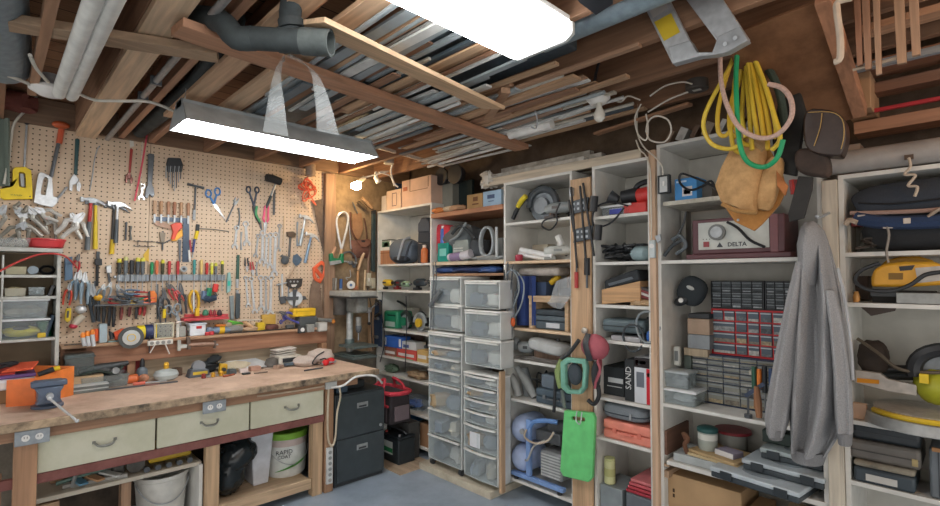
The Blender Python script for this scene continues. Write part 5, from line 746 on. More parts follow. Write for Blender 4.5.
z = onY(406, 350, -.43).z+.002; carton('small_carton', 'white long carton on the red and white one in the corner unit', 'carton', (402, 342, 416), -.41, .12, z, '#c9ccc9', ex=((.1, .2, .5, .6, '#4c5d8c'),)); one('steel_tube', 'dark tube slanting across the fifth shelf of the corner unit', 'tube', btube([(410, 340), (428, 348)], .016, -.3), STEELD)
carton('small_carton', 'green and white flat pack under the cord in the corner unit', 'packet', (395, 358.5, 412), -.445, .02, S4, '#8fb592'); blob('wire_bundle', 'tangle of green wire on the sixth shelf of the corner unit', 'wire', at(392, 372, -.36, .725), (.08, .06, .035), '#6f8570', 'f', .5); blob('wood_offcuts', 'pile of tan offcuts at the right of the sixth corner shelf', 'offcuts', at(419, 375, -.36, .72), (.13, .08, .032), '#a98658', 'w', .5); blob('parts_bag', 'clear bag of blue parts on the low corner shelf', 'bag', at(418, 410, -.33, .445), (.16, .1, .07), '#aeb9c4', 'g', .3, [('parts', G().ell(at(416, 410, -.33, .43), (.08, .06, .035), jit=.5), M('#3f62a8', 'p'))])
carton('brown_carton', 'brown carton at the floor of the corner unit', 'carton', (420, 424, 428), -.43, .1, .091, '#9a7454'); mk('blue_bowl', 'blue plastic bowl upside down behind the car battery', 'bowl', [('', G().lathe([(.16, 0), (.15, .03), (.12, .08), (.05, .115), (.003, .12)], at(410, 430, -.33, .27), n=22), M('#1f5f86', 'p'))]); carton('storage_box', 'pale box carrying the blue bowl in the corner unit', 'box', (398, 431, 419), -.44, .24, .091, '#b7b5ae')
p = V((.70, -.66, .012)); mk('car_battery', 'black car battery with green label on the floor beside the filing cabinet', 'battery', [('', G().box(p+V((-.14, -.09, 0)), p+V((.14, .09, .21))), M('#2b3236', 'p'), .008), ('top', G().box(p+V((-.145, -.095, .2105)), p+V((.145, .095, .235))), M('#20262a', 'p'), .006), ('label', G().box(p+V((-.12, -.0915, .07)), p+V((.05, -.0905, .18))), M('#d5dcd6', 'c')), ('label_band', G().box(p+V((-.12, -.0925, .085)), p+V((.05, -.0917, .125))), M('#2a8a52', 'c')), ('terminal', G().cyl(p+V((-.1, -.05, .235)), p+V((-.1, -.05, .25)), .012, 10), M('#b8433a', 'p')), ('terminal', G().cyl(p+V((.1, -.05, .235)), p+V((.1, -.05, .25)), .012, 10), STEEL), ('strap', G().cable([p+V((-.12, 0, .24)), p+V((-.05, -.04, .29)), p+V((.05, 0, .27)), p+V((.11, .02, .24))], .012, 5, 6), BLK)])
one('plywood_scrap', 'plywood offcut on the floor under the car battery', 'board', G().box((.45, -.85, .0), (1.0, -.48, .011)), M('#b89a76', 'w', 'x'))
# red-trimmed tool bag
p = V((.62, -.70, .36)); P = [('', G().add([p+V(q) for q in [(-.19, -.12, 0), (.19, -.12, 0), (.19, .12, 0), (-.19, .12, 0), (-.17, -.1, .27), (.17, -.1, .27), (.17, .1, .27), (-.17, .1, .27)]], [(0, 3, 2, 1), (4, 5, 6, 7), (0, 1, 5, 4), (1, 2, 6, 5), (2, 3, 7, 6), (3, 0, 4, 7)]), M('#3a3538', 'f'), .02), ('rim', G().tube(cr([p+V(q) for q in [(-.175, -.105, .27), (.175, -.105, .27), (.175, .105, .27), (-.175, .105, .27)]], 3, True), .02, 7, True), M('#c23a48', 'f'))]
for s in (-1, 1): P.append(('handle', G().cable([p+V((-.09, s*.115, .15)), p+V((-.07, s*.11, .3)), p+V((0, s*.05, .37)), p+V((.07, s*.11, .3)), p+V((.09, s*.115, .15))], .013, 5, 7), M('#c9404e', 'f')))
P += [('pocket', G().box(p+V((-.15, -.135, .02)), p+V((.15, -.121, .16))), M('#4a4246', 'f'), .008), ('trim', G().box(p+V((-.17, -.139, .155)), p+V((.17, -.119, .175))), M('#c23a48', 'f'), .003), ('side_pocket', G().box(p+V((.191, -.08, .03)), p+V((.205, .08, .16))), M('#75686c', 'f'), .006)]
mk('tool_bag', 'black tool bag with red trim and handles behind the filing cabinet', 'tool bag', P); carton('crate', 'dark crate carrying the red-trimmed tool bag', 'crate', (387, 420, 409), -.60, .12, .0, '#4a4a48'); 
# ---- middle bay
z = 2.236
carton('speaker_box', 'grey tall box at the left of the orange-brown shelf', 'box', (440, 184, 452.5), -.3, .2, z, '#8b8b80'); carton('metal_sheet', 'dark green-black sheet standing behind the tan and blue boxes', 'panel', (453, 181, 472), -.22, .03, z, '#1e2a28')
carton('small_carton', 'small tan carton with print on the orange-brown shelf', 'carton', (467, 194, 482.5), -.42, .2, z, '#a8875a', ex=((.4, .5, .7, .8, '#6d4a30'), (.35, .25, .75, .35, '#6d4a30'))); carton('small_carton', 'pale blue carton with print on the orange-brown shelf', 'carton', (483, 190.5, 501), -.42, .2, z, '#9db9d0', ex=((.25, .5, .65, .75, '#4d5f80'), (.3, .3, .6, .36, '#5d7090')))
c = onY(453, 179, -.3); mk('flood_lamp', 'pair of black round flood lamps on top of the grey tall box', 'lamp', [('shell', G().lathe([(.02, .1), (.06, .07), (.085, 0), (.08, -.005)], c+V((-.1, -.06, .03)), (0, 1, 0), 20), BLK), ('shell', G().lathe([(.02, .1), (.07, .07), (.095, 0), (.09, -.005)], c+V((.11, -.08, .02)), (0, 1, 0), 20), BLK), ('lens', G().cyl(c+V((-.1, -.062, .03)), c+V((-.1, -.055, .03)), .075, 20), M('#55636b', 'p', rough=.2)), ('lens', G().cyl(c+V((.11, -.082, .02)), c+V((.11, -.075, .02)), .085, 20), M('#27313a', 'p', rough=.2)), ('bracket', G().box(c+V((-.06, -.02, -.03)), c+V((.08, .02, 0))), STEELD)])
for i, (px, c, lab) in enumerate(((441, '#c97a3f', 'orange flat pack at the left edge of the orange-brown shelf'), (452, '#c9b59a', 'pale folded paper on the orange-brown shelf'), (458, '#b88f6c', 'crumpled tan bag end on the orange-brown shelf'))): blob('packet', lab, 'packet', at(px, 210, -.42, z+.026), (.09, .06, .025), c, 'c', .3)
z = 1.796
mk('cushion', 'red cushion standing in the middle bay above the drawer towers', 'cushion', [('', G().ell(at(442.5, 240, -.33, 2.0), (.17, .06, .15), (0, .1, 0), 18, 10, .45), M('#c23a44', 'f'))]); carton('cushion_box', 'grey box beneath the red cushion', 'box', (433.5, 244, 452), -.30, .15, z, '#7d8280')
carton('drill_box', 'teal carton with white print in the middle bay', 'carton', (437.5, 243, 448.5), -.43, .12, z, '#138a7d', ex=((.2, .3, .8, .7, '#7cc4ba'),)); zz = onY(443, 243, -.43).z+.003; mk('spray_can', 'blue can standing on the teal carton', 'can', [('', G().lathe([(.03, 0), (.03, .12), (.022, .135)], at(443.5, 240, -.37, zz), n=14), M('#3b68b8', 'p')), ('cap', G().lathe([(.02, .136), (.02, .16)], at(443.5, 240, -.37, zz), n=12), WPL)])
blob('duffel_bag', 'grey duffel heaped in the middle bay beside the red cushion', 'bag', at(463, 250, -.30, 2.0), (.2, .12, .12), '#62686a', 'f', .25, [('strap', G().cable([at(452, 250, -.44, 2.04), at(460, 250, -.45, 2.1), at(468, 250, -.44, 2.05), at(475, 250, -.44, 1.98)], .015, 5, 6), M('#3a3e40', 'f')), ('strap', G().cable([at(450, 250, -.42, 1.98), at(458, 250, -.44, 2.02), at(466, 250, -.45, 2.12)], .012, 5, 6), M('#8c9294', 'f'))])
P = [('', bxz(452.5, 240, 468, -.42, .2, z), M('#8c9692', 'p'), .006)]; lo, hi = P[0][1].bb()
for k in range(5): P.append(('louver', G().box((lo.x+.02, lo.y-.006, lo.z+.02+k*.022), (hi.x-.06, lo.y-.0005, lo.z+.03+k*.022)), M('#c3cac8', 'p')))
mk('heater', 'grey louvred machine under the duffel in the middle bay', 'machine', P)
mk('cloth_roll', 'white rolled cloth with purple print lying in front of the louvred machine', 'roll', [('', G().tube([at(449.5, 256, -.445, z+.036), at(458, 256, -.445, z+.038), at(466, 256, -.445, z+.05), at(471, 256, -.44, z+.06)], [.032, .036, .036, .04], 12), M('#c9c6cc', 'f')), ('print', G().tube([at(452, 256, -.447, z+.037), at(462, 256, -.447, z+.042)], .0365, 12), M('#8c7a9a', 'f'))])
mk('harness', 'grey webbing loops with dark straps right in the middle bay', 'strap', [('', G().tube(cr([at(482, 250, -.40, 1.87), at(481, 250, -.42, 1.98), at(485, 250, -.42, 2.06), at(491, 250, -.42, 2.05), at(494, 250, -.42, 1.95), at(492, 250, -.42, 1.86), at(487, 250, -.42, 1.83)], 4, True), .026, 8, True, .5), M('#a2a8aa', 'f')), ('pad', G().ell(at(478, 250, -.36, 1.9), (.1, .06, .09), jit=.25), M('#45494d', 'f')), ('strap', G().cable([at(496.5, 250, -.43, 2.06), at(496.8, 250, -.44, 1.82)], .012, 2, 6), M('#c9cdcd', 'f'))])
carton('file_box', 'grey box at the right of the middle bay behind the webbing', 'box', (493, 238, 503), -.2, .14, z, '#8f9492'); blob('fittings_pile', 'small grey fittings scattered at the front right of the middle bay', 'fittings', at(486, 260, -.435, z+.02), (.16, .012, .018), '#8c9090', 'm', .5)
for px, w_, c, lab in ((449, .17, '#2f4c83', 'blue plastic bag spread over the left drawer tower'), (472, .22, '#27375f', 'dark blue plastic bag in the middle over the drawer towers'), (492, .14, '#3c5a8f', 'mid blue bag at the right over the drawer towers')): blob('plastic_bag', lab, 'bag', at(px, 270, -.34, 1.722), (w_, .09, .03), c, 'p', .35)
# ---- clear drawer towers
cd = M('#dfe6e8', 'g', a=.36); cf = M('#e4e6e3', 'k', a=.75); wf = M('#e3e3de', 'p')
def drawers(label, px, x0, x1, rows, depth=.36, yf=-.61, top=True, pal=None, casters=False, wide=.012, bow=.0):
    zs = [(onY(px, a, yf).z, onY(px, b_, yf).z) for a, b_ in rows]; zt = max(z[0] for z in zs)+.012; zb = min(z[1] for z in zs)-.012
    f_ = G().box((x0, yf+.004, zb), (x0+wide, yf+depth, zt)).box((x1-wide, yf+.004, zb), (x1, yf+depth, zt)).box((x0, yf+depth-.006, zb), (x1, yf+depth, zt)).box((x0, yf+.004, zb), (x1, yf+depth, zb+.006))
    for a, b_ in zs[:-1]: f_.box((x0, yf+.006, b_-.009), (x1, yf+depth, b_-.003))
    P = [('frame', f_, cf, 0)]
    if top: P.append(('top', G().box((x0-.004, yf-.004, zt+.0005), (x1+.004, yf+depth, zt+.016)), wf, .004))
    for k, (a, b_) in enumerate(zs):
        xa, xb = x0+wide+.004, x1-wide-.004; n = 9
        rowsP = [[(xa+(xb-xa)*i/(n-1), yf-.004-bow*math.sin(PI*i/(n-1)), zz) for i in range(n)] for zz in (b_, a)]
        d = G().sheet(rowsP, .003, (0, -1, 0)).box((xa, yf+.0, b_), (xa+.002, yf+depth-.02, a)).box((xb-.002, yf, b_), (xb, yf+depth-.02, a)).box((xa, yf, b_), (xb, yf+depth-.02, b_+.003))
        sub = [('handle', G().sheet([[(q[0], q[1]-.016, q[2]-.002) for q in rowsP[1]], [(q[0], q[1]-.001, q[2]-.001) for q in rowsP[1]]], .012, (0, 0, 1)), wf)]
        h_ = a-b_
        for q in range(2):
            col = (pal or ['#8f9aa3', '#c9c2b2', '#5d6b78', '#d6d3cc', '#a88f6c', '#7d8a96'])[(k*2+q+int(px)) % 6]
            sub.append(('contents', G().ell((xa+(xb-xa)*(.27+.42*q+.04*math.sin(k*3+q)), yf+.055+.03*q, b_+.004+h_*.3), ((xb-xa)*.24, .045, h_*.3), (0, 0, k), 10, 6, .7, .4), M(col, 'c')))
        P.append(('drawer', d, cd, 0, sub))
    if casters:
        for sx in (x0+.03, x1-.03): P.append(('caster', G().cyl((sx-.012, yf+.03, .056+.028), (sx+.012, yf+.03, .056+.028), .027, 14).box((sx-.01, yf+.02, .1), (sx+.01, yf+.04, zb)), DK))
    return mk('drawer_tower', label, 'drawer unit', P)
xl0, xl1, xr0, xr1 = 1.075, 1.495, 1.522, 1.89
drawers('clear seven-drawer tower on casters, lower part of the left stack', 446, xl0, xl1, [(336, 346), (348, 358), (360, 371), (373, 384), (387, 411), (413, 437), (440, 463)], casters=True)
drawers('clear single drawer unit, second from the top of the left stack', 446, xl0+.005, xl1-.005, [(307.5, 329)], .34); drawers('clear single drawer unit at the top of the left stack, pliers handle across it', 446, xl0+.02, xl1-.01, [(280, 303)], .34)
drawers('clear six-drawer bowed tower at the bottom of the right stack', 482, xr0, xr1, [(378, 387), (390, 399), (402, 411), (414, 425), (428, 451), (454, 480)], .148, bow=.02)
drawers('clear single drawer unit standing directly on the bowed tower', 482, xr0+.01, xr1+.03, [(343, 365)], .148); drawers('clear single drawer unit with pale blue bag, middle of the right stack', 482, xr0+.01, xr1+.03, [(314, 337)], .148); drawers('clear single drawer unit at the top of the right stack', 482, xr0+.01, xr1+.02, [(284, 307)], .148)
q0 = onY(470, 431, -.634); q1 = onY(480, 449, -.634); one('paper_label', 'white picture label taped to the bowed drawer tower', 'label', G().box((q0.x, -.6365, q1.z), (q1.x, -.6352, q0.z)), M('#dfe2e6', 'c'))
one('pry_tool', 'grey tube slanting in front of the top drawer of the left stack', 'tube', btube([(430, 306), (441, 291)], .02, -.65), M('#6c7274', 'm'))
for i, px in enumerate((433, 435.5)): one('hanging_cable', ('left' if i == 0 else 'right')+' grey cord hanging down beside the left drawer stack', 'cord', btube([(px, 262), (px+.8, 280), (px-1.5, 300), (px-2.5, 330)], .005, -.63, 4, 6), STEELD)
# ---- unit with compressor
p = at(543, 220, -.30, 2.081); circ('circular saw with long yellow handle on the top shelf left of the roller rack', p, '#8b9094', .13, blade='#5a6064', grd='#4b5054'); mk('hand_saw', 'yellow-gripped black handle tool leaning at the left of the top shelf', 'saw', [('', G().tube(B([(513, 219), (516, 212), (519, 206), (526, 196.5)], -.40), [.016, .018, .018, .02], 8), BLK), ('grip', G().tube(B([(517.5, 207), (522, 200), (526, 196)], -.42), [.018, .022, .02], 8), M('#d9c32c', 'p'))])
tool('grey impact tool right of the circular saw on the top shelf', at(561, 220, -.36, 2.081), .26, .042, '#8f9596', acc='#4a3f3a'); one('power_cable', 'black cord looping below the top shelf of the compressor unit', 'cord', btube([(560, 203), (556, 213), (557, 222), (550, 230), (542, 226), (545, 220), (556, 217)], .006, -.47, 5, 6), BLK)
for i, (a, b_) in enumerate((((521, 250), (553, 256.5)), ((520, 254), (552, 259)))): one('paper_tube', ['upper', 'lower'][i]+' white paper roll on the second shelf of the compressor unit', 'roll', btube([a, b_], .022, -.40+.02*i, 0, 12), M('#e6e6e4', 'c'))
mk('jar', 'small dark red jar on the second shelf of the compressor unit', 'jar', [('', G().lathe([(.026, 0), (.03, .005), (.03, .04), (.024, .05)], at(519, 258, -.42, 1.781), n=14), M('#a52840', 'p'))]); tool('pale multi-tool at the right of the second shelf beside the post', at(561, 258, -.36, 1.781), .24, .035, '#c5c6bf', acc='#8b8e8a', rz=.5); mk('heat_gun', 'upright white handle of the pale tool near the post', 'power tool', [('', btube([(558, 236), (561, 243), (560, 250)], .026, -.32), WPL), ('neck', btube([(560, 250), (567, 254)], .02, -.32), STEELD)])
z = 1.271
mk('blue_cloth', 'folded blue cloth hanging in the wood-framed shelf', 'cloth', [('', G().sheet([[onY(px, py, -.40+.03*math.sin(px)) for px in (517, 521, 525, 529, 532)] for py in (276, 293, 310, 325.5)], .03), M('#33477f', 'f'))])
carton('stone_slab', 'speckled stone-like roll at the top of the wood-framed shelf', 'roll', (518, 267.5, 558), -.38, .16, onY(538, 276, -.38).z, '#b3aaa0', 'd', .02)
lo = at(528, 330, -.42, z); hi = onY(570.5, 297, -.42); g = G().box((lo.x, -.42, hi.z-.02), (hi.x, -.12, hi.z)).box((lo.x+.01, -.42, z+.001), (lo.x+.05, -.12, hi.z-.0205)).box((hi.x-.05, -.42, z+.001), (hi.x-.02, -.12, hi.z-.0205)).box((lo.x+.05, -.42, hi.z-.045), (hi.x-.05, -.40, hi.z-.0205)); one('wooden_stand', 'small wooden stand with dark cases under it', 'stand', g, M('#cda36e', 'w', 'x'), .002)
lo2 = lo.x+.055; hi2 = hi.x-.055
for i, (a, b_, c) in enumerate(((.002, .06, '#4f5a62'), (.064, .10, '#5a666d'), (.104, .145, '#3c454b'))): mk('tool_case', ['bottom', 'middle', 'top'][i]+' dark case in the pile under the small wooden stand', 'case', [('', G().box((lo2, -.40, z+a), (hi2, -.15, z+b_)), M(c, 'p'), .006)]+([('label', G().box((lo2+.1, -.4015, z+.015), (lo2+.22, -.4005, z+.05)), M('#c9ccd0', 'c'))] if i == 0 else []))
carton('gear_box', 'dark blue-grey stuff box on the small wooden stand', 'box', (529, 282, 546), -.36, .15, hi.z, '#3a4a66'); one('caution_tape', 'yellow and black striped handle on the small wooden stand', 'handle', G().tube([at(551, 282, -.3, onY(551, 283, -.3).z), at(559, 282, -.3, onY(559, 276, -.3).z)], .022, 10), M('#d3ad2a', 'p')); one('wooden_stick', 'orange-brown stick standing at the right of the wood-framed shelf', 'stick', btube([(568.5, 268), (568.5, 290)], .012, -.2), M('#a9713b', 'w')); carton('black_block', 'black block behind the plastic bag in the wood-framed shelf', 'block', (560, 288, 572), -.25, .1, hi.z, '#2f3230')
mk('plastic_bag', 'translucent plastic bag hanging over the small wooden stand', 'bag', [('', G().sheet([[onY(px, py, -.455-.02*math.sin(px*1.3+py)) for px, py in r] for r in ([(556, 281), (562, 279), (568, 277), (573, 276)], [(553, 290), (560, 290), (566, 289), (572, 288)], [(550, 300), (556, 302), (562, 301), (569, 299)], [(547, 303), (553, 307), (558, 309), (561, 309)])], .004), M('#cfd3d6', 'g', a=.62))])
for i, (pts, c) in enumerate([([(508, 262), (507, 290), (505, 318), (503, 340)], '#4d5357'), ([(513, 264), (511, 285), (509, 305), (512, 325), (511, 345)], '#3f4448'), ([(506, 275), (511, 270), (518, 273), (524, 285), (521, 305), (512, 318), (508, 300), (506, 280)], '#8d979d'), ([(516, 270), (518, 285), (514, 300), (515, 318)], '#5a6266'), ([(504, 270), (506, 300), (502, 330), (500, 352), (503, 358), (506, 350)], '#34383b'), ([(510, 268), (517, 276), (519, 290), (513, 308)], '#7f888d')]): one('hanging_cable', '%s of the cords hanging over the left edge of the wood-framed shelf' % ['outermost left', 'second', 'loose pale loop', 'fourth', 'longest black one', 'inner pale one'][i], 'cord', btube(pts, .006, -.475-.006*i, 5, 6), M(c, 'p'))
one('orange_plug', 'orange plug on the hanging cords beside the wood-framed shelf', 'plug', G().ell(onY(513, 322, -.49), (.02, .016, .035)), M('#e0662f', 'p'))
z = 1.031; tool('grey belt sander at the left of the shelf under the wood-framed one', at(513, 358, -.36, z), .2, .05, '#8d9292', grip=0); tool('grey palm sander beside the belt sander', at(528, 358, -.38, z), .14, .045, '#84898a', grip=0, rz=.4); mk('saw_cover', 'pale grey tool cover lying across the shelf near the post', 'cover', [('', G().ell(at(550, 350, -.36, z+.115), (.17, .1, .05), (0, .12, 0), 18, 8, .6), M('#b4b6b4', 'p')), ('knob', G().cyl(at(558, 350, -.37, z+.16), at(558, 350, -.37, z+.18), .012, 10), DK)]); carton('wooden_box', 'low brown box under the pale grey cover', 'box', (534, 350, 566), -.38, .14, z, '#7d6048', 'w', .003); blob('scrap_metal', 'pile of small dark metal bits at the front of the sander shelf', 'scrap', at(540, 360, -.43, z+.016), (.2, .015, .015), '#6a6560', 'm', .6)
z = .731
for i, (a, b_, r, c) in enumerate([((509, 371), (519, 396), .034, '#a5a8a6'), ((517, 367), (535, 397), .036, '#9a9d9b'), ((524, 368), (528, 396), .045, '#74797a'), ((512, 378), (512, 394), .03, '#8a8e8d')]): one('planer_part', '%s grey tool handle piled on the shelf above the compressor' % ['slanting left', 'long slanting', 'upright dark', 'short'][i], 'power tool', btube([a, ((a[0]+b_[0])/2+1, (a[1]+b_[1])/2), b_], [r*.7, r, r*.8], -.37+.03*i, 0, 10), M(c, 'p'))
case('dark blue-grey tool case on the shelf above the compressor', (535.5, 391, 572), -.43, .24, z, '#4c5b66'); carton('tool_box', 'small slate box on the dark blue-grey case', 'box', (541, 375, 555), -.40, .14, onY(552, 391, -.43).z, '#66727c', 'p', .01)
# compressor
bl_ = M('#a9b9da', 'p'); fr_ = M('#7f9fd2', 'p'); p = V((2.1, -.30, .126)); tk = lambda z_: G().tube([p+V((-.155, .14-.31*(i/20.0), z_)) for i in range(21)], [.105*min(1, max(.02, 1-((max(0, .3-i/20)+max(0, i/20-.62))/.382)**2))**.5 for i in range(21)], 22)
P = [('tank', tk(.15), bl_), ('tank', tk(.37), bl_), ('frame_rail', G().box(p+V((-.22, -.155, .025)), p+V((.26, -.115, .055))), fr_, .004), ('frame_post', G().box(p+V((-.075, -.15, .056)), p+V((-.035, -.12, .47))), fr_, .004), ('frame_rail', G().box(p+V((-.22, .1, .025)), p+V((.26, .13, .055))), fr_, .004), ('handle', G().tube(cr([p+V((-.055, -.135, .40)), p+V((-.01, -.135, .46)), p+V((.1, -.13, .49)), p+V((.18, -.1, .49))], 4), .017, 9), M('#6a92cc', 'p')), ('shroud', G().box(p+V((.04, -.125, .08)), p+V((.23, .1, .27))), M('#8f9192', 'p'), .015), ('pump_head', G().box(p+V((-.02, -.1, .32)), p+V((.2, .08, .4))), M('#5f6264', 'm'), .008), ('motor', G().cyl(p+V((.06, 0, .4)), p+V((.2, 0, .43)), .06, 14), M('#4b4e50', 'p')), ('hose', G().cable([p+V((-.06, -.16, .40)), p+V((-.05, -.19, .35)), p+V((.05, -.19, .33)), p+V((.13, -.15, .36)), p+V((.16, -.12, .42))], .008, 5, 7), M('#c4b4a0', 'm')), ('hose', G().cable([p+V((-.07, -.16, .17)), p+V((-.02, -.19, .2)), p+V((.02, -.17, .3)), p+V((.08, -.12, .34))], .008, 5, 7), M('#b8b6b0', 'm')), ('gauge', G().cyl(p+V((-.09, -.165, .38)), p+V((-.09, -.18, .38)), .02, 14), STEEL)]
for k in range(8): P.append(('grille_slat', G().box(p+V((.05, -.132, .095+k*.021)), p+V((.22, -.1255, .103+k*.021))), M('#c7c9c8', 'p')))
for sx in (-.18, .22): P.append(('rubber_foot', G().cyl(p+V((sx, -.135, .0)), p+V((sx, -.135, .025)), .018, 10), BLK))
mk('air_compressor', 'blue twin-tank air compressor in the bottom of the shelf unit left of the post', 'compressor', P)

# ---- on the broad post
def roller(cx, cy, lab):
    c = onY(cx, cy, -.49); P = [('plate', G().prism([c+V(q) for q in [(-.08, 0, -.05), (.06, 0, -.03), (.075, 0, .06), (-.06, 0, .045)]], (0, -.012, 0)), M('#3c4247', 'p'), .003)]
    for i in range(3):
        for j in range(2): P.append(('hole_plate', G().box(c+V((-.05+.035*i, -.0135, -.02+.035*j)), c+V((-.033+.035*i, -.0121, -.004+.035*j))), M('#a8aeb2', 'p')))
    P.append(('roller', G().cyl(c+V((.1, 0, -.04)), c+V((.11, 0, .06)), .028, 12), BLK)); return P
P = roller(580, 207, '')+roller(584, 235, ''); 
for a, b_ in (((571, 187), (577, 268)), ((583, 183), (594, 256)), ((580, 186), (586, 262)), ((569, 200), (574, 232))): P.append(('rod', btube([a, b_], .008, -.505), BLK))
P.append(('clip', G().box(onY(569.5, 188, -.5), onY(574, 196, -.48)), STEEL))
mk('roller_rack', 'black two-plate roller rack with rods hanging slanted on the broad post', 'rack', P)
mk('screwdriver', 'red-handled screwdriver hanging low on the broad post', 'screwdriver', [('handle', btube([(576.4, 272), (576.4, 288)], .014, -.49), M('#b53a3a', 'p')), ('shaft', btube([(576.6, 258), (576.4, 272)], .006, -.49), STEELD)]); mk('chisel', 'black chisel hanging beside the red screwdriver on the broad post', 'chisel', [('handle', btube([(587, 258), (587, 275)], .02, -.49), BLK), ('shaft', btube([(587, 275), (587, 288)], .008, -.49), STEELD)])
one('post_hook', 'round pale hook fixed on the broad post above the pink pad', 'hook', G().ell(onY(584.5, 330.5, -.49), (.025, .015, .022)), M('#c9c4b8', 'm'))
# pads
c = onY(595, 347, -.53); mk('knee_pad', 'dusty pink hard-shell knee pad with black strap hanging on the broad post', 'knee pad', [('', G().ell(c, (.10, .06, .085), (0, .1, 0)), M('#b5606a', 'd', hex2='#9c4f5a')), ('band', G().tube(cr([c+V((-.03, -.03, .085)), c+V((-.03, -.066, .03)), c+V((-.015, -.066, -.03)), c+V((-.01, -.04, -.085))], 4), .022, 8, False, .25), DK), ('strap', btube([(579, 340), (570, 352), (561, 359)], .014, -.52, 3), DK)])
c2 = onY(596, 375, -.53); mk('knee_pad', 'second pink knee pad cup hanging lower, seen from its side', 'knee pad', [('', G().sheet([[c2+V((.055+.02*math.sin(j)-i*.015, -.06+.03*i, .10-.035*j+(.01*i))) for i in range(4)] for j in range(6)], .014), M('#b5606a', 'd', hex2='#8f4651')), ('lining', G().ell(c2+V((.0, 0, .0)), (.03, .03, .09)), M('#3b3f42', 'f')), ('strap', btube([(588, 400), (594, 404), (599, 396), (598, 385)], .014, -.52, 4), BLK)])
o_ = [(560, 362), (566, 357.5), (585, 359.5), (586.5, 368), (585, 388), (580, 394.5), (567, 394), (560.5, 388)]; i_ = [(564.5, 366), (568, 362.5), (581.5, 364), (582.5, 370), (581.5, 386), (578, 390.5), (568.5, 390), (565, 385)]
mk('knee_pad', 'mint green framed knee pad hanging left on the broad post', 'knee pad', [('', G().ring(B(o_, -.56), B(i_, -.56), (0, .04, 0)), M('#7fb8a4', 'd', hex2='#6aa08c'), .006), ('cup', G().ell(onY(575, 374, -.52), (.055, .03, .075)), M('#464e55', 'f')), ('side_pad', btube([(562, 360), (558.5, 372), (561, 388)], [.02, .028, .02], -.53, 3), M('#8fa36a', 'f')), ('strap', btube([(556, 370), (554.5, 400), (554, 412)], .012, -.5), BLK), ('strap', btube([(562, 390), (564.5, 408)], .012, -.5), M('#6f7a74', 'f'))])
def rr(x0, y0, x1, y1, sk=0): return [(x0+3, y0), (x1-3, y0+1), (x1, y0+5), (x1+sk, y1-5), (x1-3+sk, y1), (x0+4+sk, y1-7), (x0+sk, y1-11), (x0, y0+3)]
P = [('', G().ring(B([(564, 410.5), (578, 411.5), (592, 413), (594.5, 418), (592, 478), (588, 482.5), (563, 476.5), (560, 471)], -.535), B([(571, 416.5), (577, 416.8), (584.5, 418), (584.8, 420), (584.4, 421.5), (583, 422), (571.5, 420.3), (571, 418.5)], -.535), (0, .03, 0)), M('#6fd07e', 'p'), .006), ('hanging_loop', btube([(577, 411), (576, 420), (580, 424), (582, 412)], .004, -.545, 4, 6), CHROME)]
mk('kneeling_pad', 'bright green foam kneeling pad hanging low on the broad post', 'kneeling pad', P)
# ================================================================ NARROW UNIT, SMALL-PARTS UNIT, RIGHT UNIT
g = bxz(601.5, 207, 630, -.42, .2, 2.061); lo, hi = g.bb(); mk('storage_tub', 'grey tub with white lid and blue label on the top shelf of the narrow unit', 'tub', [('', g, M('#aeb4b6', 'g', a=.85), .006), ('lid', G().box((lo.x-.01, lo.y-.01, hi.z+.0005), (hi.x+.01, hi.y+.01, hi.z+.016)), M('#e2e3e1', 'p'), .004), ('label', G().box((lo.x+.06, lo.y-.002, lo.z+.01), (lo.x+.15, lo.y-.0005, hi.z-.01)), M('#e4e4e8', 'c')), ('label_band', G().box((lo.x+.06, lo.y-.003, hi.z-.045), (lo.x+.15, lo.y-.0021, hi.z-.012)), M('#4a52a0', 'c'))])
p = at(642, 218, -.36, 2.061); mk('rotary_hammer', 'red and black rotary hammer on the top shelf of the narrow unit', 'power tool', [('', G().box(p+V((-.10, -.06, 0)), p+V((.06, .06, .07))).add(*(lambda q: (q.v, q.f))(G().tube([p+V((-.02, 0, .11)), p+V((.07, 0, .12))], .055, 12))), M('#c9352f', 'p'), .008), ('body', G().tube([p+V((-.13, -.02, .12)), p+V((-.06, 0, .125)), p+V((-.02, 0, .12))], [.04, .05, .05], 12), BLK), ('handle', G().tube(cr([p+V((-.05, 0, .15)), p+V((-.02, 0, .19)), p+V((.05, 0, .2)), p+V((.08, 0, .15))], 4), .018, 8), BLK), ('tip', G().tube([p+V((-.15, -.03, .10)), p+V((-.2, -.05, .13))], [.03, .045], 10), DK)])
one('power_cable', 'black cord looping out past the broad post from the narrow unit', 'cord', btube([(628, 206), (612, 202), (598, 206), (592.5, 216), (594, 225), (601, 226.5), (612, 222), (624, 208)], .006, -.47, 5, 6), BLK)
for i, (px, s) in enumerate(((612, 1), (621, .9), (630, .8))): one('cable_heap', ['left', 'middle', 'right'][i]+' heap of black cords on the second shelf of the narrow unit', 'cord', G().cable([at(px, 261, -.36, 1.77)+V((.07*s*math.cos(t*2.2), .05*math.sin(t*2.2), .006+.0062*t+.012*math.sin(t*3+i))) for t in range(16)], .0085, 3, 6), BLK)
blob('face_mask', 'grey-teal plastic mask at the right of the second shelf of the narrow unit', 'mask', at(643, 258, -.36, 1.805), (.07, .08, .048), '#8ba0a3', 'p', .15)
z = 1.476; g = bxz(601.5, 287, 640, -.43, .24, z); lo, hi = g.bb(); w_ = onY(640, 281, -.43).z
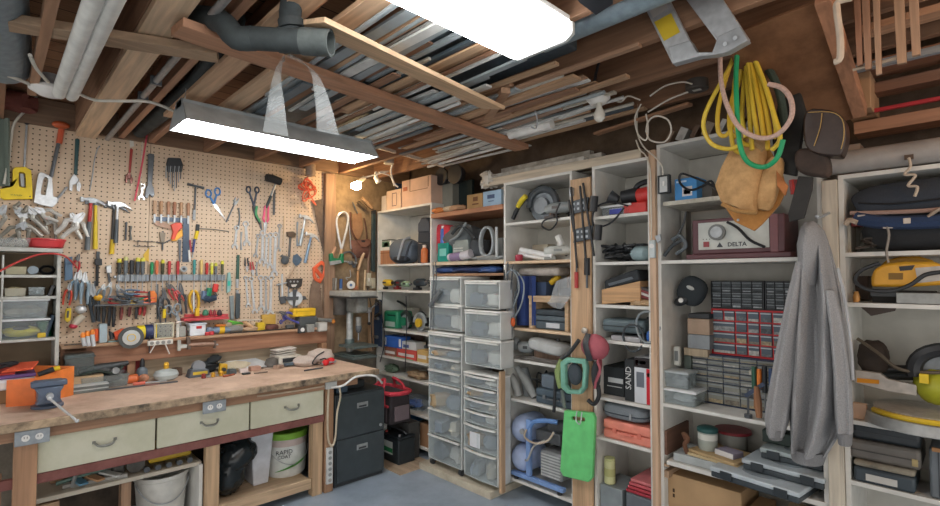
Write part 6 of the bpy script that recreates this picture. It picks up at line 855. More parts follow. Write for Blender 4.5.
mk('wooden_box', 'orange-tan wooden box with tilted top on the third shelf of the narrow unit', 'box', [('', G().prism([(lo.x, -.43, z), (hi.x, -.43, z+.03), (hi.x, -.43, w_), (lo.x, -.43, hi.z-.02)], (0, .24, 0)), M('#c8924e', 'w', 'x'), .003)])
mk('tool_holster', 'black leather tool holster on the tilted wooden box', 'holster', [('', G().prism(B([(604, 290), (604, 281), (611, 277.5), (630, 271), (637, 269), (640, 280.5), (612, 287.5)], -.42), (0, .16, 0)), M('#2f3438', 'd'), .01), ('band', bpoly([(608, 283.5), (632, 276.5), (633, 279), (609, 286)], -.425, .005), M('#596066', 'p'))])
for i, c in enumerate(('#7d3b3c', '#c9c4be', '#8a4a4a', '#54504f')): one('book', '%s of the four slanting books right of the wooden box' % ['lowest', 'second', 'third', 'topmost'][i], 'book', G().rb(at(647, 290, -.34, z+.06+.017*i), (.13, .15, .014), (0, .32, 0)), M(c, 'c'), .001)
blob('wood_offcuts', 'small wood offcuts under the slanting books in the narrow unit', 'offcuts', at(643, 302, -.40, z+.018), (.09, .04, .018), '#c49c66', 'w', .4)
z = 1.246; mk('drill_case', 'blue-grey cylindrical tool case on the fourth shelf of the narrow unit', 'case', [('', G().box(at(602, 334, -.42, z+.05), V((onY(644, 330, -.42).x, -.2, z+.135))), M('#5e6d72', 'p'), .02), ('seam', G().box(at(602.5, 334, -.424, z+.088), V((onY(643.5, 330, -.42).x, -.4205, z+.094))), M('#2f3739', 'p'))])
carton('manual_stack', 'pale grey flat box under the cylindrical case in the narrow unit', 'box', (611, 336.5, 640), -.43, .2, z, '#a7a6a8'); 
for i, (cx, cy, r, c) in enumerate(((633, 338, .07, '#3c4246'), (648, 327, .08, '#8b9497'))): one('cable_loop', ['dark cable loop before the pale flat box in the narrow unit', 'grey cable loop against the right side of the narrow unit'][i], 'cable', G().tube([onY(cx, cy, -.445)+V((r*math.cos(t*.45), .01*math.sin(t), r*1.2*math.sin(t*.45))) for t in range(14)], .0075, 7, True), M(c, 'p'))
one('blue_plug', 'small blue plug at the right of the fourth shelf of the narrow unit', 'plug', G().ell(at(649.5, 340, -.42, z+.04), (.02, .02, .04)), M('#2b5fa8', 'p'))
z = .871
c_ = carton('tool_box', 'black power tool carton turned sideways left on the fifth shelf of the narrow unit', 'carton', (603, 367, 624), -.36, .26, z, '#2f3436', ex=((.25, .45, .95, .62, '#c9cdcc'), (.2, .3, .9, .33, '#c9cdcc')), rz=0)
carton('tool_box', 'narrow black carton with vertical white lettering in the narrow unit', 'carton', (624.5, 359.5, 633.5), -.43, .28, z, '#34383a'); q = onY(628.6, 378, -.4315); r_ = bpy.data.objects['tool_box.002']; obj('lettering', text_g('SAND', .055, q, (0, 0, 1), (-1, 0, 0), .0006), M('#d9dcda', 'c'), r_, r_.location)
g = carton('tool_box', 'red and white carton with black top band in the narrow unit', 'carton', (634, 358, 654), -.43, .26, z, '#d5d8dc', ex=((0, .78, 1, 1, '#2a2526', 'band'), (.62, 0, 1, .77, '#cf2b36', 'panel'), (.12, .35, .5, .68, '#717780', 'picture'), (.08, .83, .22, .95, '#d03038', 'badge'), (.66, .6, .96, .68, '#f0e6e6', 'print'), (.28, .86, .6, .93, '#d8d8d8', 'print')))
z = .611; case('orange plastic tool case on the sixth shelf of the narrow unit', (603, 424, 652), -.44, .3, z, '#e58a76', '#d97663'); zt = onY(628, 424, -.44).z
mk('soft_case', 'grey zipped soft case lying on the orange tool case', 'case', [('', G().ell(at(632, 415, -.30, zt+.055), (.16, .14, .052), (0, 0, 0), 20, 10, .5), M('#7e868c', 'f')), ('zip', G().ell(at(632, 415, -.30, zt+.045), (.163, .143, .012), (0, 0, 0), 20, 6, .5), M('#39424c', 'f')), ('zip_pull', G().box(at(629, 417, -.452, zt+.03), at(631.5, 413, -.445, zt+.065)), STEEL)])
z = .101; carton('storage_box', 'grey plastic box at the bottom left of the narrow unit', 'box', (600, 487, 622), -.43, .25, z, '#8d969a', 'p', .006); zz = onY(611, 487, -.43).z+.002
mk('canister', 'cream cylindrical can standing on the grey box in the narrow unit', 'can', [('', G().cyl(at(610, 490, -.38, zz), at(610, 490, -.38, zz+.15), .036, 18), M('#cfcf9a', 'p'), .004), ('lid', G().cyl(at(610, 490, -.38, zz+.151), at(610, 490, -.38, zz+.165), .034, 18), M('#c4c58c', 'p')), ('label', G().cyl(at(610, 490, -.38, zz+.05), at(610, 490, -.38, zz+.1), .0366, 18), M('#b9b77c', 'c'))])
carton('green_box', 'small green box behind the cream can', 'box', (616, 483, 626), -.22, .1, .102, '#3f7a5e'); carton('folder_tray', 'grey plastic tray under the red folders in the narrow unit', 'tray', (626, 497, 653), -.44, .3, z, '#6a7076', 'p', .006)
zz = onY(640, 497, -.44).z+.002
for i in range(4): one('red_folder', '%s of the four red plastic folders stacked at the bottom of the narrow unit' % ['lowest', 'second', 'third', 'topmost'][i], 'folder', G().box(at(626+i*1.5, 490, -.43, zz+i*.024), V((3.0, -.16, zz+i*.024+.018))), M(['#a93240', '#b8414a', '#c55a60', '#d3787a'][i], 'p'), .004)
# ---- electrical on the narrow post
mk('switch_box', 'black-backed white switch box on the cabinet side beside the narrow post', 'switch', [('', G().box(onY(657.5, 194, -.478), V((onY(669.5, 174, -.478).x, -.452, onY(669, 174, -.478).z))), M('#2b2e30', 'p'), .004), ('cover', G().box(onY(659.5, 192.5, -.484), V((onY(667, 176, -.484).x, -.479, onY(667, 176, -.484).z))), M('#c2c4c2', 'p'), .002), ('toggle', G().box(onY(662.5, 186, -.492), V((onY(664.5, 181, -.492).x, -.4845, onY(664, 181, -.492).z))), WPL)])
mk('outlet_box', 'pale outlet box with cable on the narrow post', 'outlet', [('', G().box(onY(649, 258, -.50), V((onY(654.5, 240, -.50).x, -.476, onY(654, 240, -.50).z))), M('#c3cbcb', 'p'), .004), ('socket', G().cyl(onY(651.6, 246, -.5), onY(651.6, 246, -.506), .014, 12), WPL)])
one('hinge', 'steel hinge on the narrow post below the outlet box', 'hinge', bpoly([(655, 236), (660, 234), (661, 240), (657, 243)], -.485, .01), STEEL)
one('white_cable', 'white cable running from the ceiling down the narrow post', 'cable', btube([(636, 140), (640, 150), (646, 156), (650, 170), (651, 200), (651.5, 240)], .0045, -.485, 4, 6), M('#d5cdbd', 'p')); one('white_cable', 'white cable bending from the ceiling to the black switch box', 'cable', btube([(638, 104), (637, 130), (643, 146), (655, 157), (662, 166), (663, 175)], .0045, -.50, 4, 6), M('#cfc8ba', 'p'))
# ---- small-parts unit: top
z = 1.756; lo = onY(663, 212, -.50); one('shelf_board', 'small hung shelf board with worn white edge above the steamer-like grey machine', 'shelf', G().box((lo.x, -.50, 2.075), (3.60, -.10, 2.10)), M('#c9c4b6', 'd', hex2='#a29c8c', sc=2), .002)
for x in (3.1, 3.56): one('support_block', ('left' if x < 3.3 else 'right')+' upright block carrying the hung shelf board', 'block', G().box((x, -.2, 1.757), (x+.03, -.12, 2.074)), M('#8a8578', 'w'))
carton('sander_box', 'bright blue carton with a tool picture on the hung shelf board', 'carton', (674.5, 178, 696.5), -.44, .15, 2.101, '#4f93cf', ex=((.35, .2, .8, .62, '#d8d3d2', 'picture'), (.42, .28, .72, .5, '#4a4650', 'picture'), (.08, .82, .55, .9, '#cfe2f2', 'print'))); one('power_cable', 'black cord draped over the bright blue carton', 'cord', btube([(720, 190), (705, 182), (690, 176), (681, 174), (680, 183), (690, 190), (703, 186), (711, 181), (716, 190)], .007, -.46, 5, 6), BLK)
carton('grey_box', 'dark grey box behind the cord on the hung shelf board', 'box', (697, 184, 712), -.36, .12, 2.101, '#6b6a66')
a = onY(686, 257, -.44); b_ = onY(790, 212, -.44); zt = b_.z; cabc = M('#5a3338', 'p')
P = [('', G().prism([(a.x, -.44, z+.001), (b_.x, -.44, z+.001), (b_.x, -.44, z+.03), (a.x, -.44, z+.03)], (0, .32, 0)).box((a.x+.03, -.42, z+.03), (b_.x-.03, -.14, zt)), cabc, .005), ('face', G().box((a.x+.065, -.4235, z+.055), (b_.x-.10, -.4205, zt-.02)), M('#bfc2bb', 'p'), .002), ('dial_ring', G().cyl(V((a.x+.17, -.424, z+.15)), V((a.x+.17, -.44, z+.15)), .045, 20), M('#6a6c6a', 'm')), ('dial', G().cyl(V((a.x+.17, -.441, z+.15)), V((a.x+.17, -.445, z+.15)), .032, 18), STEEL), ('switch', G().box((a.x+.095, -.43, z+.07), (a.x+.125, -.424, z+.10)), M('#8a3036', 'p')), ('lettering', text_g('DELTA', .032, V((a.x+.27, -.4243, z+.078)), (1, 0, 0), (0, 0, 1), .0006, bold=.0008), M('#33353a', 'p')), ('emblem', G().prism([(a.x+.165, -.424, z+.066), (a.x+.198, -.424, z+.066), (a.x+.1815, -.424, z+.094)], (0, -.001, 0)), M('#33353a', 'p')), ('side_strip', G().box((b_.x-.095, -.4235, z+.03), (b_.x-.06, -.4205, zt)), M('#7a4a4e', 'p'))]
for i in range(5): P.append(('mark', G().box((a.x+.09+.018*i, -.4242, z+.112), (a.x+.095+.018*i, -.4236, z+.117)), DK))
mk('planer_stand', 'maroon-framed grey machine with dial and white-backed brand lettering', 'machine', P)
one('power_cable', 'black cord lying across the maroon-framed machine', 'cord', btube([(727, 222), (738, 228), (750, 240), (765, 247)], .008, -.47, 4, 6), BLK)
for i, (pts, c) in enumerate((([(686, 212), (683, 225), (676, 238), (668, 252)], '#3b3e40'), ([(672, 240), (680, 236), (686, 246), (676, 254)], '#5d6468'), ([(664, 256), (672, 246), (682, 240)], '#42474a'))): one('cable_heap', '%s on the shelf left of the maroon machine' % ['black cord running down', 'grey cable coil', 'dark tool lying'][i], 'cord', btube(pts, .011 if i else .006, -.42, 4, 7), M(c, 'p'))
# ---- parts cabinets
def cabinet(label, x0, x1, z0, z1, yf, dep, col, cols, rows, zr=None, dcol='#7b8388', wide0=None, a=.55, dh='#9aa0a2', cont=None):
    t = .006; P = [('', G().box((x0, yf+.012, z0), (x1, yf+dep, z1)), M(col, 'p'), .002)]
    fr_ = G().box((x0, yf, z0), (x0+t, yf+.0118, z1)).box((x1-t, yf, z0), (x1, yf+.0118, z1)).box((x0, yf, z0), (x1, yf+.0118, z0+t)).box((x0, yf, z1-t), (x1, yf+.0118, z1)); P.append(('rim', fr_, M(col, 'p'), .001))
    zs = zr or [(z0+t+(z1-z0-2*t)*j/rows, z0+t+(z1-z0-2*t)*(j+1)/rows) for j in range(rows)]; W_ = x1-x0-2*t
    for j, (za, zb) in enumerate(zs):
        xs = [(x0+t+W_*i/cols, x0+t+W_*(i+1)/cols) for i in range(cols)]
        if wide0: xs = [(xs[0][0], xs[1][1])]+xs[2:] if j < wide0 else xs
        for i, (xa, xb) in enumerate(xs):
            gp = .005 if rows == 4 else .003; d = G().box((xa+gp, yf+.001, za+gp), (xb-gp, yf+.011, zb-gp)); h_ = zb-za
            cc = (cont or ['#a7a9a8', '#8d8577', '#c9c7c0', '#5b6166', '#b9a888', '#747b80'])[(i*3+j*5+int(x0*10)) % 6]
            P.append(('drawer', d, M(dcol, 'p'), 0, [('pull', G().box((xa+gp, yf-.008, zb-gp-h_*.16), (xb-gp, yf+.0005, zb-gp-h_*.06)), M(dh, 'p')), ('contents', G().box((xa+.006, yf-.0008, za+.005), (xb-.006, yf+.0008, za+h_*(.3+.2*((i+j) % 3)/2))), M(cc, 'd', sc=9))]))
    return mk('parts_cabinet', label, 'parts cabinet', P)
yf = -.20
X_ = lambda px, y=yf: onY(px, 300, y).x; Zp = lambda px, py, y=yf: onY(px, py, y).z
zb1, zb2, zb3 = Zp(690, 404, -.24), Zp(710, 350, -.22), Zp(715, 302, -.20)
cabinet('blue small-parts cabinet with many clear drawers, lowest of three', X_(690, -.26), X_(775, -.26), .906, .906+.29, -.26, .17, '#2c3b56', 5, 0, zr=[(.912, .975), (.977, 1.03), (1.032, 1.064), (1.066, 1.098), (1.10, 1.13), (1.132, 1.162), (1.164, 1.19)], dcol='#8d8d83')
cabinet('red small-parts cabinet with clear drawers, middle of three', X_(711, -.22), X_(800, -.22), 1.197, 1.197+.27, -.22, .15, '#cf2b30', 7, 4, dcol='#4e5a66', wide0=3, dh='#b9c0c4')
cabinet('black small-parts cabinet, left one of the pair on top of the red one', X_(711, -.21), X_(764, -.21), 1.468, 1.468+.165, -.21, .13, '#1d2023', 5, 5, dcol='#3c4347', dh='#8f979b', cont=['#8d9498', '#3f464a', '#b5babc', '#4d5458', '#6d7478', '#2f3538']); cabinet('black small-parts cabinet, right one of the pair, half behind the hoodie', X_(765, -.21), X_(815, -.21), 1.468, 1.468+.165, -.21, .13, '#1d2023', 5, 5, dcol='#3c4347', dh='#8f979b', cont=['#8d9498', '#3f464a', '#b5babc', '#4d5458', '#6d7478', '#2f3538'])
for i, (y0, lab) in enumerate(((338.5, 'tan block'),)): pass
zc = .906
def stack(rows):
    global zc
    for label, x0, x1, h, c, k in rows: mk('parts_box', label, 'box', [('', G().box((X_(x0, -.28), -.28, zc+.001), (X_(x1, -.28), -.1, zc+h)), M(c, k), .003)]); zc += h+.001
stack([('grey metal box under the tan block at the left of the parts cabinets', 683, 690, .27, '#4c564f', 'p'), ('tan wooden block between the handset and the cream tubs', 683, 707, .045, '#b79f7a', 'w'), ('lower cream clear tub left of the red cabinet', 687, 709, .085, '#8e9396', 'p'), ('upper cream clear tub left of the red cabinet', 687, 709, .095, '#a98f78', 'p'), ('dark flat box under the black round cap', 688, 709, .03, '#2b2d30', 'p')])
c = onY(692, 291, -.28); mk('headgear', 'black padded round cap-like gear leaning on the dark flat box', 'cap', [('', G().ell(c, (.085, .05, .09), (0, .5, 0), 18, 10, .8), M('#30363a', 'f')), ('visor', G().ell(c+V((-.05, -.035, -.06)), (.05, .02, .03), (0, -.4, 0)), M('#22262a', 'p')), ('badge', G().cyl(c+V((-.045, -.045, -.055)), c+V((-.045, -.06, -.057)), .014, 14), WPL), ('print', G().ell(c+V((.01, -.05, .02)), (.025, .006, .012), (0, .4, 0)), M('#b8bab6', 'c'))])
c = at(678, 365, -.34, .0); mk('handset', 'white phone-like handset hanging left of the tan block', 'handset', [('', G().box((c.x-.02, -.36, 1.12), (c.x+.018, -.33, 1.235)), M('#c4c5bd', 'p'), .008), ('keypad', G().box((c.x-.012, -.3615, 1.15), (c.x+.01, -.3602, 1.21)), M('#6b7070', 'p'))])
tub('storage_tub', 'clear lidded tub at the bottom left of the parts shelf', (3.17, -.36, .906), .19, .15, .075, True, .5, [('parts', G().ell((3.17, -.36, .94), (.06, .05, .025), jit=.4), M('#cfd3d2', 'c'))]); tub('storage_tub', 'clear tub with wires stacked on the lidded tub', (3.15, -.36, 1.0), .14, .13, .085, True, .5, [('wire', G().ell((3.15, -.36, 1.035), (.05, .045, .03), jit=.4), M('#8b9092', 'd'))], lidc='#b5bcbd')
# screwdriver rack by the hoodie
cs = onY(770, 360, -.40); P = [('', G().box((cs.x-.10, -.41, 1.13), (cs.x+.12, -.37, 1.155)), M('#c9c1a8', 'w', 'x'), .003), ('arm', G().box((cs.x+.1, -.40, .906), (cs.x+.115, -.375, 1.13)), STEELD)]; mk('tool_rack', 'small pale wood rack of handles beside the hoodie', 'rack', P)
for i, (dx, c, L, nm) in enumerate([(-.07, '#2f5d4a', .12, 'dark green'), (-.045, '#d9792e', .1, 'orange'), (-.02, '#2c2f33', .14, 'black'), (.01, '#33496e', .12, 'navy'), (.045, '#d0b12f', .1, 'yellow'), (.075, '#33496b', .13, 'blue')]): mk('screwdriver', '%s screwdriver hanging from the pale wood rack by the hoodie' % nm, 'screwdriver', [('handle', G().cyl((cs.x+dx, -.425, 1.12+L*.5), (cs.x+dx, -.425, 1.12-L*.5), .012, 10), M(c, 'p')), ('shaft', G().cyl((cs.x+dx, -.425, 1.12-L*.5), (cs.x+dx, -.425, 1.0-L*.3), .004, 6), M('#a8703c' if i < 2 else '#8d9294', 'm'))])
mk('bar_clamp', 'dark blue bar clamp standing at the front of the parts shelf', 'clamp', [('bar', G().cyl((cs.x-.10, -.43, .925), (cs.x-.10, -.43, 1.06), .006, 8), STEELD), ('jaw', G().beam((cs.x-.11, -.43, 1.02), (cs.x-.02, -.43, 1.1), .02, .02), M('#33415a', 'p')), ('pad', G().cyl((cs.x-.10, -.43, .906), (cs.x-.10, -.43, .925), .02, 12), STEELD)]); mk('wooden_spatula', 'orange-brown wooden stick hanging beside the dark blue clamp', 'stick', [('', G().tube([(cs.x-.055, -.44, 1.08), (cs.x-.05, -.44, 1.0), (cs.x-.045, -.44, .92)], [.012, .02, .015], 8), M('#a5672f', 'w'))])
# ---- shelf of flat cases
z = .576
def jar(label, p, r, h, c, lid, ex=()): return mk('jar', label, 'jar', [('', G().lathe([(r*.92, 0), (r, .008), (r, h), (r*.95, h+.002)], p, n=22), M(c, 'p')), ('lid', G().lathe([(r*1.08, h+.0025), (r*1.1, h+.006), (r*1.08, h+.022), (r*.8, h+.03), (.004, h+.031)], p, n=22), M(lid, 'p'))]+list(ex))
zn = z+.001; k0 = at(700, 460, -.36, 0).x
for i, (h, c, x0, x1, lab) in enumerate([(.045, '#b0b5b4', 3.13, 3.50, 'grey flat plastic case at the left under the notebooks'), (.016, '#c9b389', 3.22, 3.50, 'tan notebook, lower one under the purple box'), (.016, '#b79c72', 3.23, 3.51, 'brown notebook right under the purple box and jar')]): one('notebook' if i else 'flat_case', lab, 'book' if i else 'case', G().box((x0, -.43+.0*i, zn), (x1, -.19, zn+h)).rz(-.12*i, (3.36, -.3, 0)), M(c, 'p' if not i else 'c'), .003); zn += h+.001
mk('card_box', 'purple-grey little box on the notebooks', 'box', [('', G().box((3.36, -.40, zn), (3.47, -.31, zn+.03)).rz(-.3, (3.42, -.35, 0)), M('#8f8796', 'c'), .002), ('front', G().box((3.36, -.402, zn+.001), (3.47, -.4005, zn+.029)).rz(-.3, (3.42, -.35, 0)), M('#d2d0ce', 'c'))])
jar('glass jar with green lid and paper label on the notebooks', (3.29, -.33, zn), .052, .10, '#a5aaa0', '#2f5a58', [('label', G().lathe([(.0527, .06), (.053, .065), (.053, .09), (.0527, .093)], (3.29, -.33, zn), n=22), M('#d6d5cc', 'c'))]); mk('jar', 'squat jar with wide dark red lid behind the green-lidded jar', 'jar', [('', G().lathe([(.07, 0), (.075, .01), (.08, .15)], (3.36, -.13, z+.001), n=22), M('#9fa09a', 'p')), ('lid', G().lathe([(.10, .151), (.105, .156), (.10, .168), (.01, .172)], (3.36, -.13, z+.001), n=24, sx=1.0), M('#8a2a33', 'p'))])
one('rope_bit', 'brown knotted rope bit left of the notebooks', 'rope', G().cable([(3.2, -.40, z+.05), (3.19, -.41, z+.1), (3.21, -.41, z+.14), (3.18, -.40, z+.16), (3.2, -.40, z+.12)], .013, 4, 7), M('#6d4a36', 'f'))
def fcase(label, c, sx, sy, rz, lc): 
    x, y, zz = c; P = [('', G().box((x-sx/2, y-sy/2, zz), (x+sx/2, y+sy/2, zz+.03)), M('#3a4247', 'p'), .006), ('lid', G().box((x-sx/2-.005, y-sy/2-.005, zz+.031), (x+sx/2+.005, y+sy/2+.005, zz+.055)), M(lc, 'p'), .006), ('lid_window', G().ell((x, y-.02, zz+.0555), (sx*.22, sy*.25, .003)), M('#8f999e', 'p', rough=.2))]
    for u in (-.3, .32): P.append(('latch', G().box((x+sx*u-.03, y-sy/2-.014, zz+.008), (x+sx*u+.03, y-sy/2-.0055, zz+.05)), M('#2c3338', 'p'), .003))
    for p in P: p[1].rz(rz, c)
    return mk('organizer_case', label, 'case', P)
fcase('clear-lidded flat organizer case sticking out furthest over the shelf front', (3.60, -.42, z+.002), .42, .26, -.12, '#bcc5ca'); fcase('clear-lidded flat organizer case, second from the bottom of its pile', (3.70, -.33, z+.06), .36, .26, -.06, '#b4bdc2'); fcase('clear-lidded flat organizer case topmost under the dark green box', (3.73, -.26, z+.118), .30, .24, 0, '#a3acac'); carton('green_case', 'dark green box on top of the flat organizer cases', 'box', (762, 433, 800), -.28, .16, z+.175, '#2a3a34', 'p', .005)
carton('cardboard_box', 'open brown cardboard box under the shelf of flat cases', 'carton', (668, 483, 741), -.40, .3, .06, CARD and '#b5946d', ex=((.07, .75, .1, .8, '#4a3626', 'hole'), (.07, .68, .1, .73, '#4a3626', 'hole'))); one('cardboard_sheet', 'folded cardboard leaning right of the brown carton', 'cardboard', G().box((3.52, -.42, .02), (3.60, -.2, .42)), M('#9c7b56', 'c')); one('pale_box', 'pale box low at the right beside the cardboard', 'box', G().box((3.66, -.42, .0), (3.86, -.15, .42)), M('#cdb696', 'c'))
for i, (x0, x1, y0, y1) in enumerate(((671, 676, 440, 452), (669, 674, 470, 480))): one('wooden_cleat', ['upper', 'lower'][i]+' short wood cleat on the left side of the flat-case shelf', 'cleat', G().box((3.083, -.45, [.535, .47][i]), (3.11, -.1, [.549, .51][i])), M('#b08a62', 'w', 'y'))
# ================================================================ RIGHT UNIT
z = 1.771; P = [('', G().tube(cr([(4.02, -.36, 1.97), (4.08, -.36, 1.985), (4.3, -.36, 1.99), (4.7, -.36, 1.97), (4.95, -.36, 1.95)], 3), [.07, .1, .105, .105, .09], 14), M('#3a4049', 'f')), ('lower_bag', G().ell((4.25, -.33, 1.87), (.22, .13, .095), (0, 0, 0), 16, 8, .6, .1), M('#2b2c2e', 'f')), ('side_band', G().cable([(4.02, -.46, 1.93), (4.12, -.475, 1.90), (4.3, -.475, 1.89), (4.5, -.47, 1.905)], .03, 4, 8), M('#2c3d5c', 'f')), ('strap', G().cable([(4.03, -.485, 1.905), (4.0, -.48, 1.92), (3.985, -.47, 1.9)], .012, 4, 6), M('#b5a08c', 'f')), ('buckle', G().box((4.19, -.508, 1.885), (4.215, -.495, 1.91)), M('#c9bdb0', 'p'), .003), ('zip', G().cable([(4.03, -.45, 2.0), (4.15, -.467, 1.98), (4.3, -.468, 1.985), (4.5, -.46, 2.0)], .004, 4, 5), BLK), ('piping', G().cable([(4.0, -.455, 1.955), (4.12, -.468, 1.945), (4.3, -.47, 1.94), (4.5, -.46, 1.96)], .01, 4, 7), M('#a98c80', 'f')), ('strap', G().tube(cr([(4.13, -.48, 1.90), (4.14, -.49, 1.84), (4.13, -.49, 1.77), (4.135, -.485, 1.72)], 4), .014, 7, False, .35), M('#9a9288', 'f')), ('strap', G().tube(cr([(4.27, -.485, 1.91), (4.33, -.485, 1.95), (4.5, -.45, 1.97)], 4), .02, 7, False, .35), M('#b5a08c', 'f')), ('buckle', G().box((4.03, -.49, 1.915), (4.06, -.475, 1.94)), M('#b9ada2', 'p'), .003), ('buckle', G().box((4.12, -.495, 1.87), (4.155, -.48, 1.895)), M('#b9ada2', 'p'), .003)]
mk('duffel_bag', 'dark blue-grey and black duffel backpack on the right unit upper shelf', 'bag', P); one('red_item', 'red folded triangle thing left of the duffel bag', 'box', G().prism([(3.99, -.38, 1.90), (4.04, -.38, 1.90), (4.0, -.38, 1.96)], (0, .1, 0)), M('#a83a34', 'p')); carton('block', 'pale wood block left of the duffel bag under the red thing', 'block', (847, 225, 850.5), -.38, .15, z, '#b9ab92', 'w')
c = onY(880, 281, -.36); z = 1.536; P = [('', G().prism(B([(871, 287), (871, 277), (874, 269), (884, 264), (905, 261.5), (935, 262), (945, 266), (945, 285), (910, 287)], -.40), (0, .1, 0)), M('#dfa32c', 'p'), .012), ('handle_slot', bpoly([(899, 266.5), (915, 265), (912, 270), (900, 271)], -.402, .0015), BLK), ('label', bpoly([(888.5, 273), (903, 273), (903, 279.5), (888.5, 279.5)], -.402, .0015), M('#8a6a38', 'c')), ('sole', G().box((onY(871, 288, -.4).x, -.42, z+.03), (4.55, -.30, z+.05)), DK), ('shroud', bpoly([(915, 268), (940, 266), (945, 280), (918, 283)], -.4025, .0018), M('#b3aca4', 'm'))]
mk('sander', 'large yellow power sander on the right unit', 'power tool', P); carton('steel_case', 'long grey steel strip box before the yellow sander', 'box', (896, 293, 942), -.445, .05, z, '#8f908c', 'm'); one('power_cable', 'black cord wrapped around the yellow sander', 'cord', btube([(880, 263), (862, 270), (855, 280), (866, 289), (890, 291), (910, 285), (925, 275), (942, 272)], .009, -.46, 5, 7), BLK); carton('sander_rest', 'dark wooden box in the shadows left of the yellow sander', 'box', (847, 276, 868), -.2, .12, z, '#5a4334', 'w'); one('yellow_arch', 'yellow-orange hose arch behind the sander', 'hose', G().prism(B([(878, 268), (886, 260), (900, 256.5), (918, 256), (932, 260), (940, 268)], -.28), (0, .05, 0)), M('#c99426', 'p'), .01); one('brass_fitting', 'small brass fitting at the left front of the yellow sander', 'fitting', G().lathe([(.012, 0), (.015, .02), (.008, .05)], at(856.5, 300, -.42, z+.001), n=10), M('#c98f4a', 'm')); carton('sander_pedestal', 'dark box carrying the yellow sander', 'box', (872, 291, 935), -.38, .14, z, '#33312e')
one('dark_bracket', 'dark triangular bracket under the sander shelf', 'bracket', bpoly([(860, 306.5), (897, 306.5), (895, 311), (871, 316)], -.3, .012), M('#4a3a30', 'p'))
# miter saw
z = .991; P = [('base', G().tube([(4.24, -.34, z+.001), (4.24, -.34, z+.05)], [.23, .22], 28), M('#a4a6a4', 'm'), .004), ('table', G().cyl((4.24, -.34, z+.052), (4.24, -.34, z+.075), .19, 28), M('#c4bdb4', 'm')), ('scale', G().tube([V((4.24+.205*math.cos(t), -.34+.205*math.sin(t), z+.062)) for t in [-2.6+i*.17 for i in range(13)]], .012, 6), M('#d9b52c', 'p')), ('fence', bpoly([(855, 383), (855, 370), (880, 373), (888, 379), (917, 385), (917, 396), (890, 392)], -.36, .03), M('#b9b1a8', 'm'), .003), ('warning_label', bpoly([(857, 378), (879, 380), (879, 384), (857, 382.5)], -.364, .002), M('#dd9226', 'c')), ('rail', G().cyl((4.02, -.28, 1.21), (4.4, -.2, 1.24), .02, 10), BLK), ('rail', G().cyl((4.02, -.22, 1.17), (4.4, -.14, 1.2), .02, 10), DK), ('head', G().ell((4.27, -.32, 1.17), (.08, .08, .08), jit=.1), M('#a9ab2c', 'p')), ('guard', G().tube([V((4.31+.11*math.cos(t), -.37, 1.24+.10*math.sin(t))) for t in [.3+i*.26 for i in range(13)]], .03, 8), BLK), ('blade', G().cyl((4.31, -.345, 1.22), (4.31, -.341, 1.22), .10, 24), M('#7d8183', 'm')), ('trigger', G().box((4.22, -.41, 1.19), (4.25, -.39, 1.23)), YEL), ('arm', G().beam((4.05, -.2, z+.05), (4.05, -.2, 1.22), .06, .06), M('#8f8b84', 'm'))]
mk('miter_saw', 'silver and lime mitre saw on the right unit', 'saw', P); blob('tool_pouch', 'dark brown pouch behind the mitre saw fence', 'pouch', (4.05, -.30, 1.27), (.06, .05, .08), '#40352d', 'd', .15); one('power_cable', 'dark cord looping over the mitre saw', 'cord', G().cable([(4.0, -.36, 1.36), (4.08, -.38, 1.30), (4.15, -.39, 1.24), (4.25, -.38, 1.235), (4.34, -.36, 1.25)], .008, 5, 7), M('#5b5245', 'p')); carton('beige_box', 'beige box left under the mitre saw', 'box', (852, 404, 866), -.42, .04, z, '#c9a78e', 'c')
z = .711
lo = onY(858, 474, -.44).x
mk('tool_case', 'dark grey case with worn pale lid edge, bottom of the right unit pile', 'case', [('', G().box((3.985, -.45, z+.001), (4.20, -.2, z+.07)), M('#3d474e', 'p'), .012), ('lid', G().box((3.985, -.45, z+.071), (4.20, -.2, z+.10)), M('#a09684', 'd'), .012), ('label', G().box((4.03, -.4525, z+.015), (4.14, -.4508, z+.045)), M('#cfcdc6', 'c'))]); mk('tool_case', 'grey-brown hard case, middle of the right unit pile', 'case', [('', G().box((3.97, -.44, z+.102), (4.22, -.18, z+.19)), M('#6b655e', 'p'), .015), ('seam', G().box((3.975, -.443, z+.142), (4.215, -.4405, z+.147)), M('#403c38', 'p')), ('latch', G().box((4.19, -.446, z+.12), (4.21, -.4405, z+.15)), M('#b09a6a', 'm'))]); mk('tool_case', 'black hard case, topmost of the right unit pile', 'case', [('', G().box((3.98, -.43, z+.192), (4.22, -.18, z+.265)), M('#2b3034', 'p'), .015), ('seam', G().box((3.985, -.433, z+.225), (4.215, -.4305, z+.229)), DK)])
mk('drill_case', 'grey upright case standing on edge in the right unit', 'case', [('', G().box((4.245, -.44, z+.001), (4.305, -.2, z+.21)), M('#6d7378', 'p'), .01), ('latch', G().box((4.255, -.445, z+.2), (4.295, -.43, z+.216)), M('#a5764a', 'm')), ('seam', G().box((4.273, -.4425, z+.01), (4.277, -.4405, z+.2)), DK)]); mk('drill_case', 'red and grey case at the far right of the right unit', 'case', [('', G().box((4.32, -.43, z+.001), (4.48, -.2, z+.10)), M('#b8272f', 'p'), .008), ('lid', G().box((4.32, -.43, z+.102), (4.48, -.2, z+.18)), M('#7b7a78', 'p'), .01)])
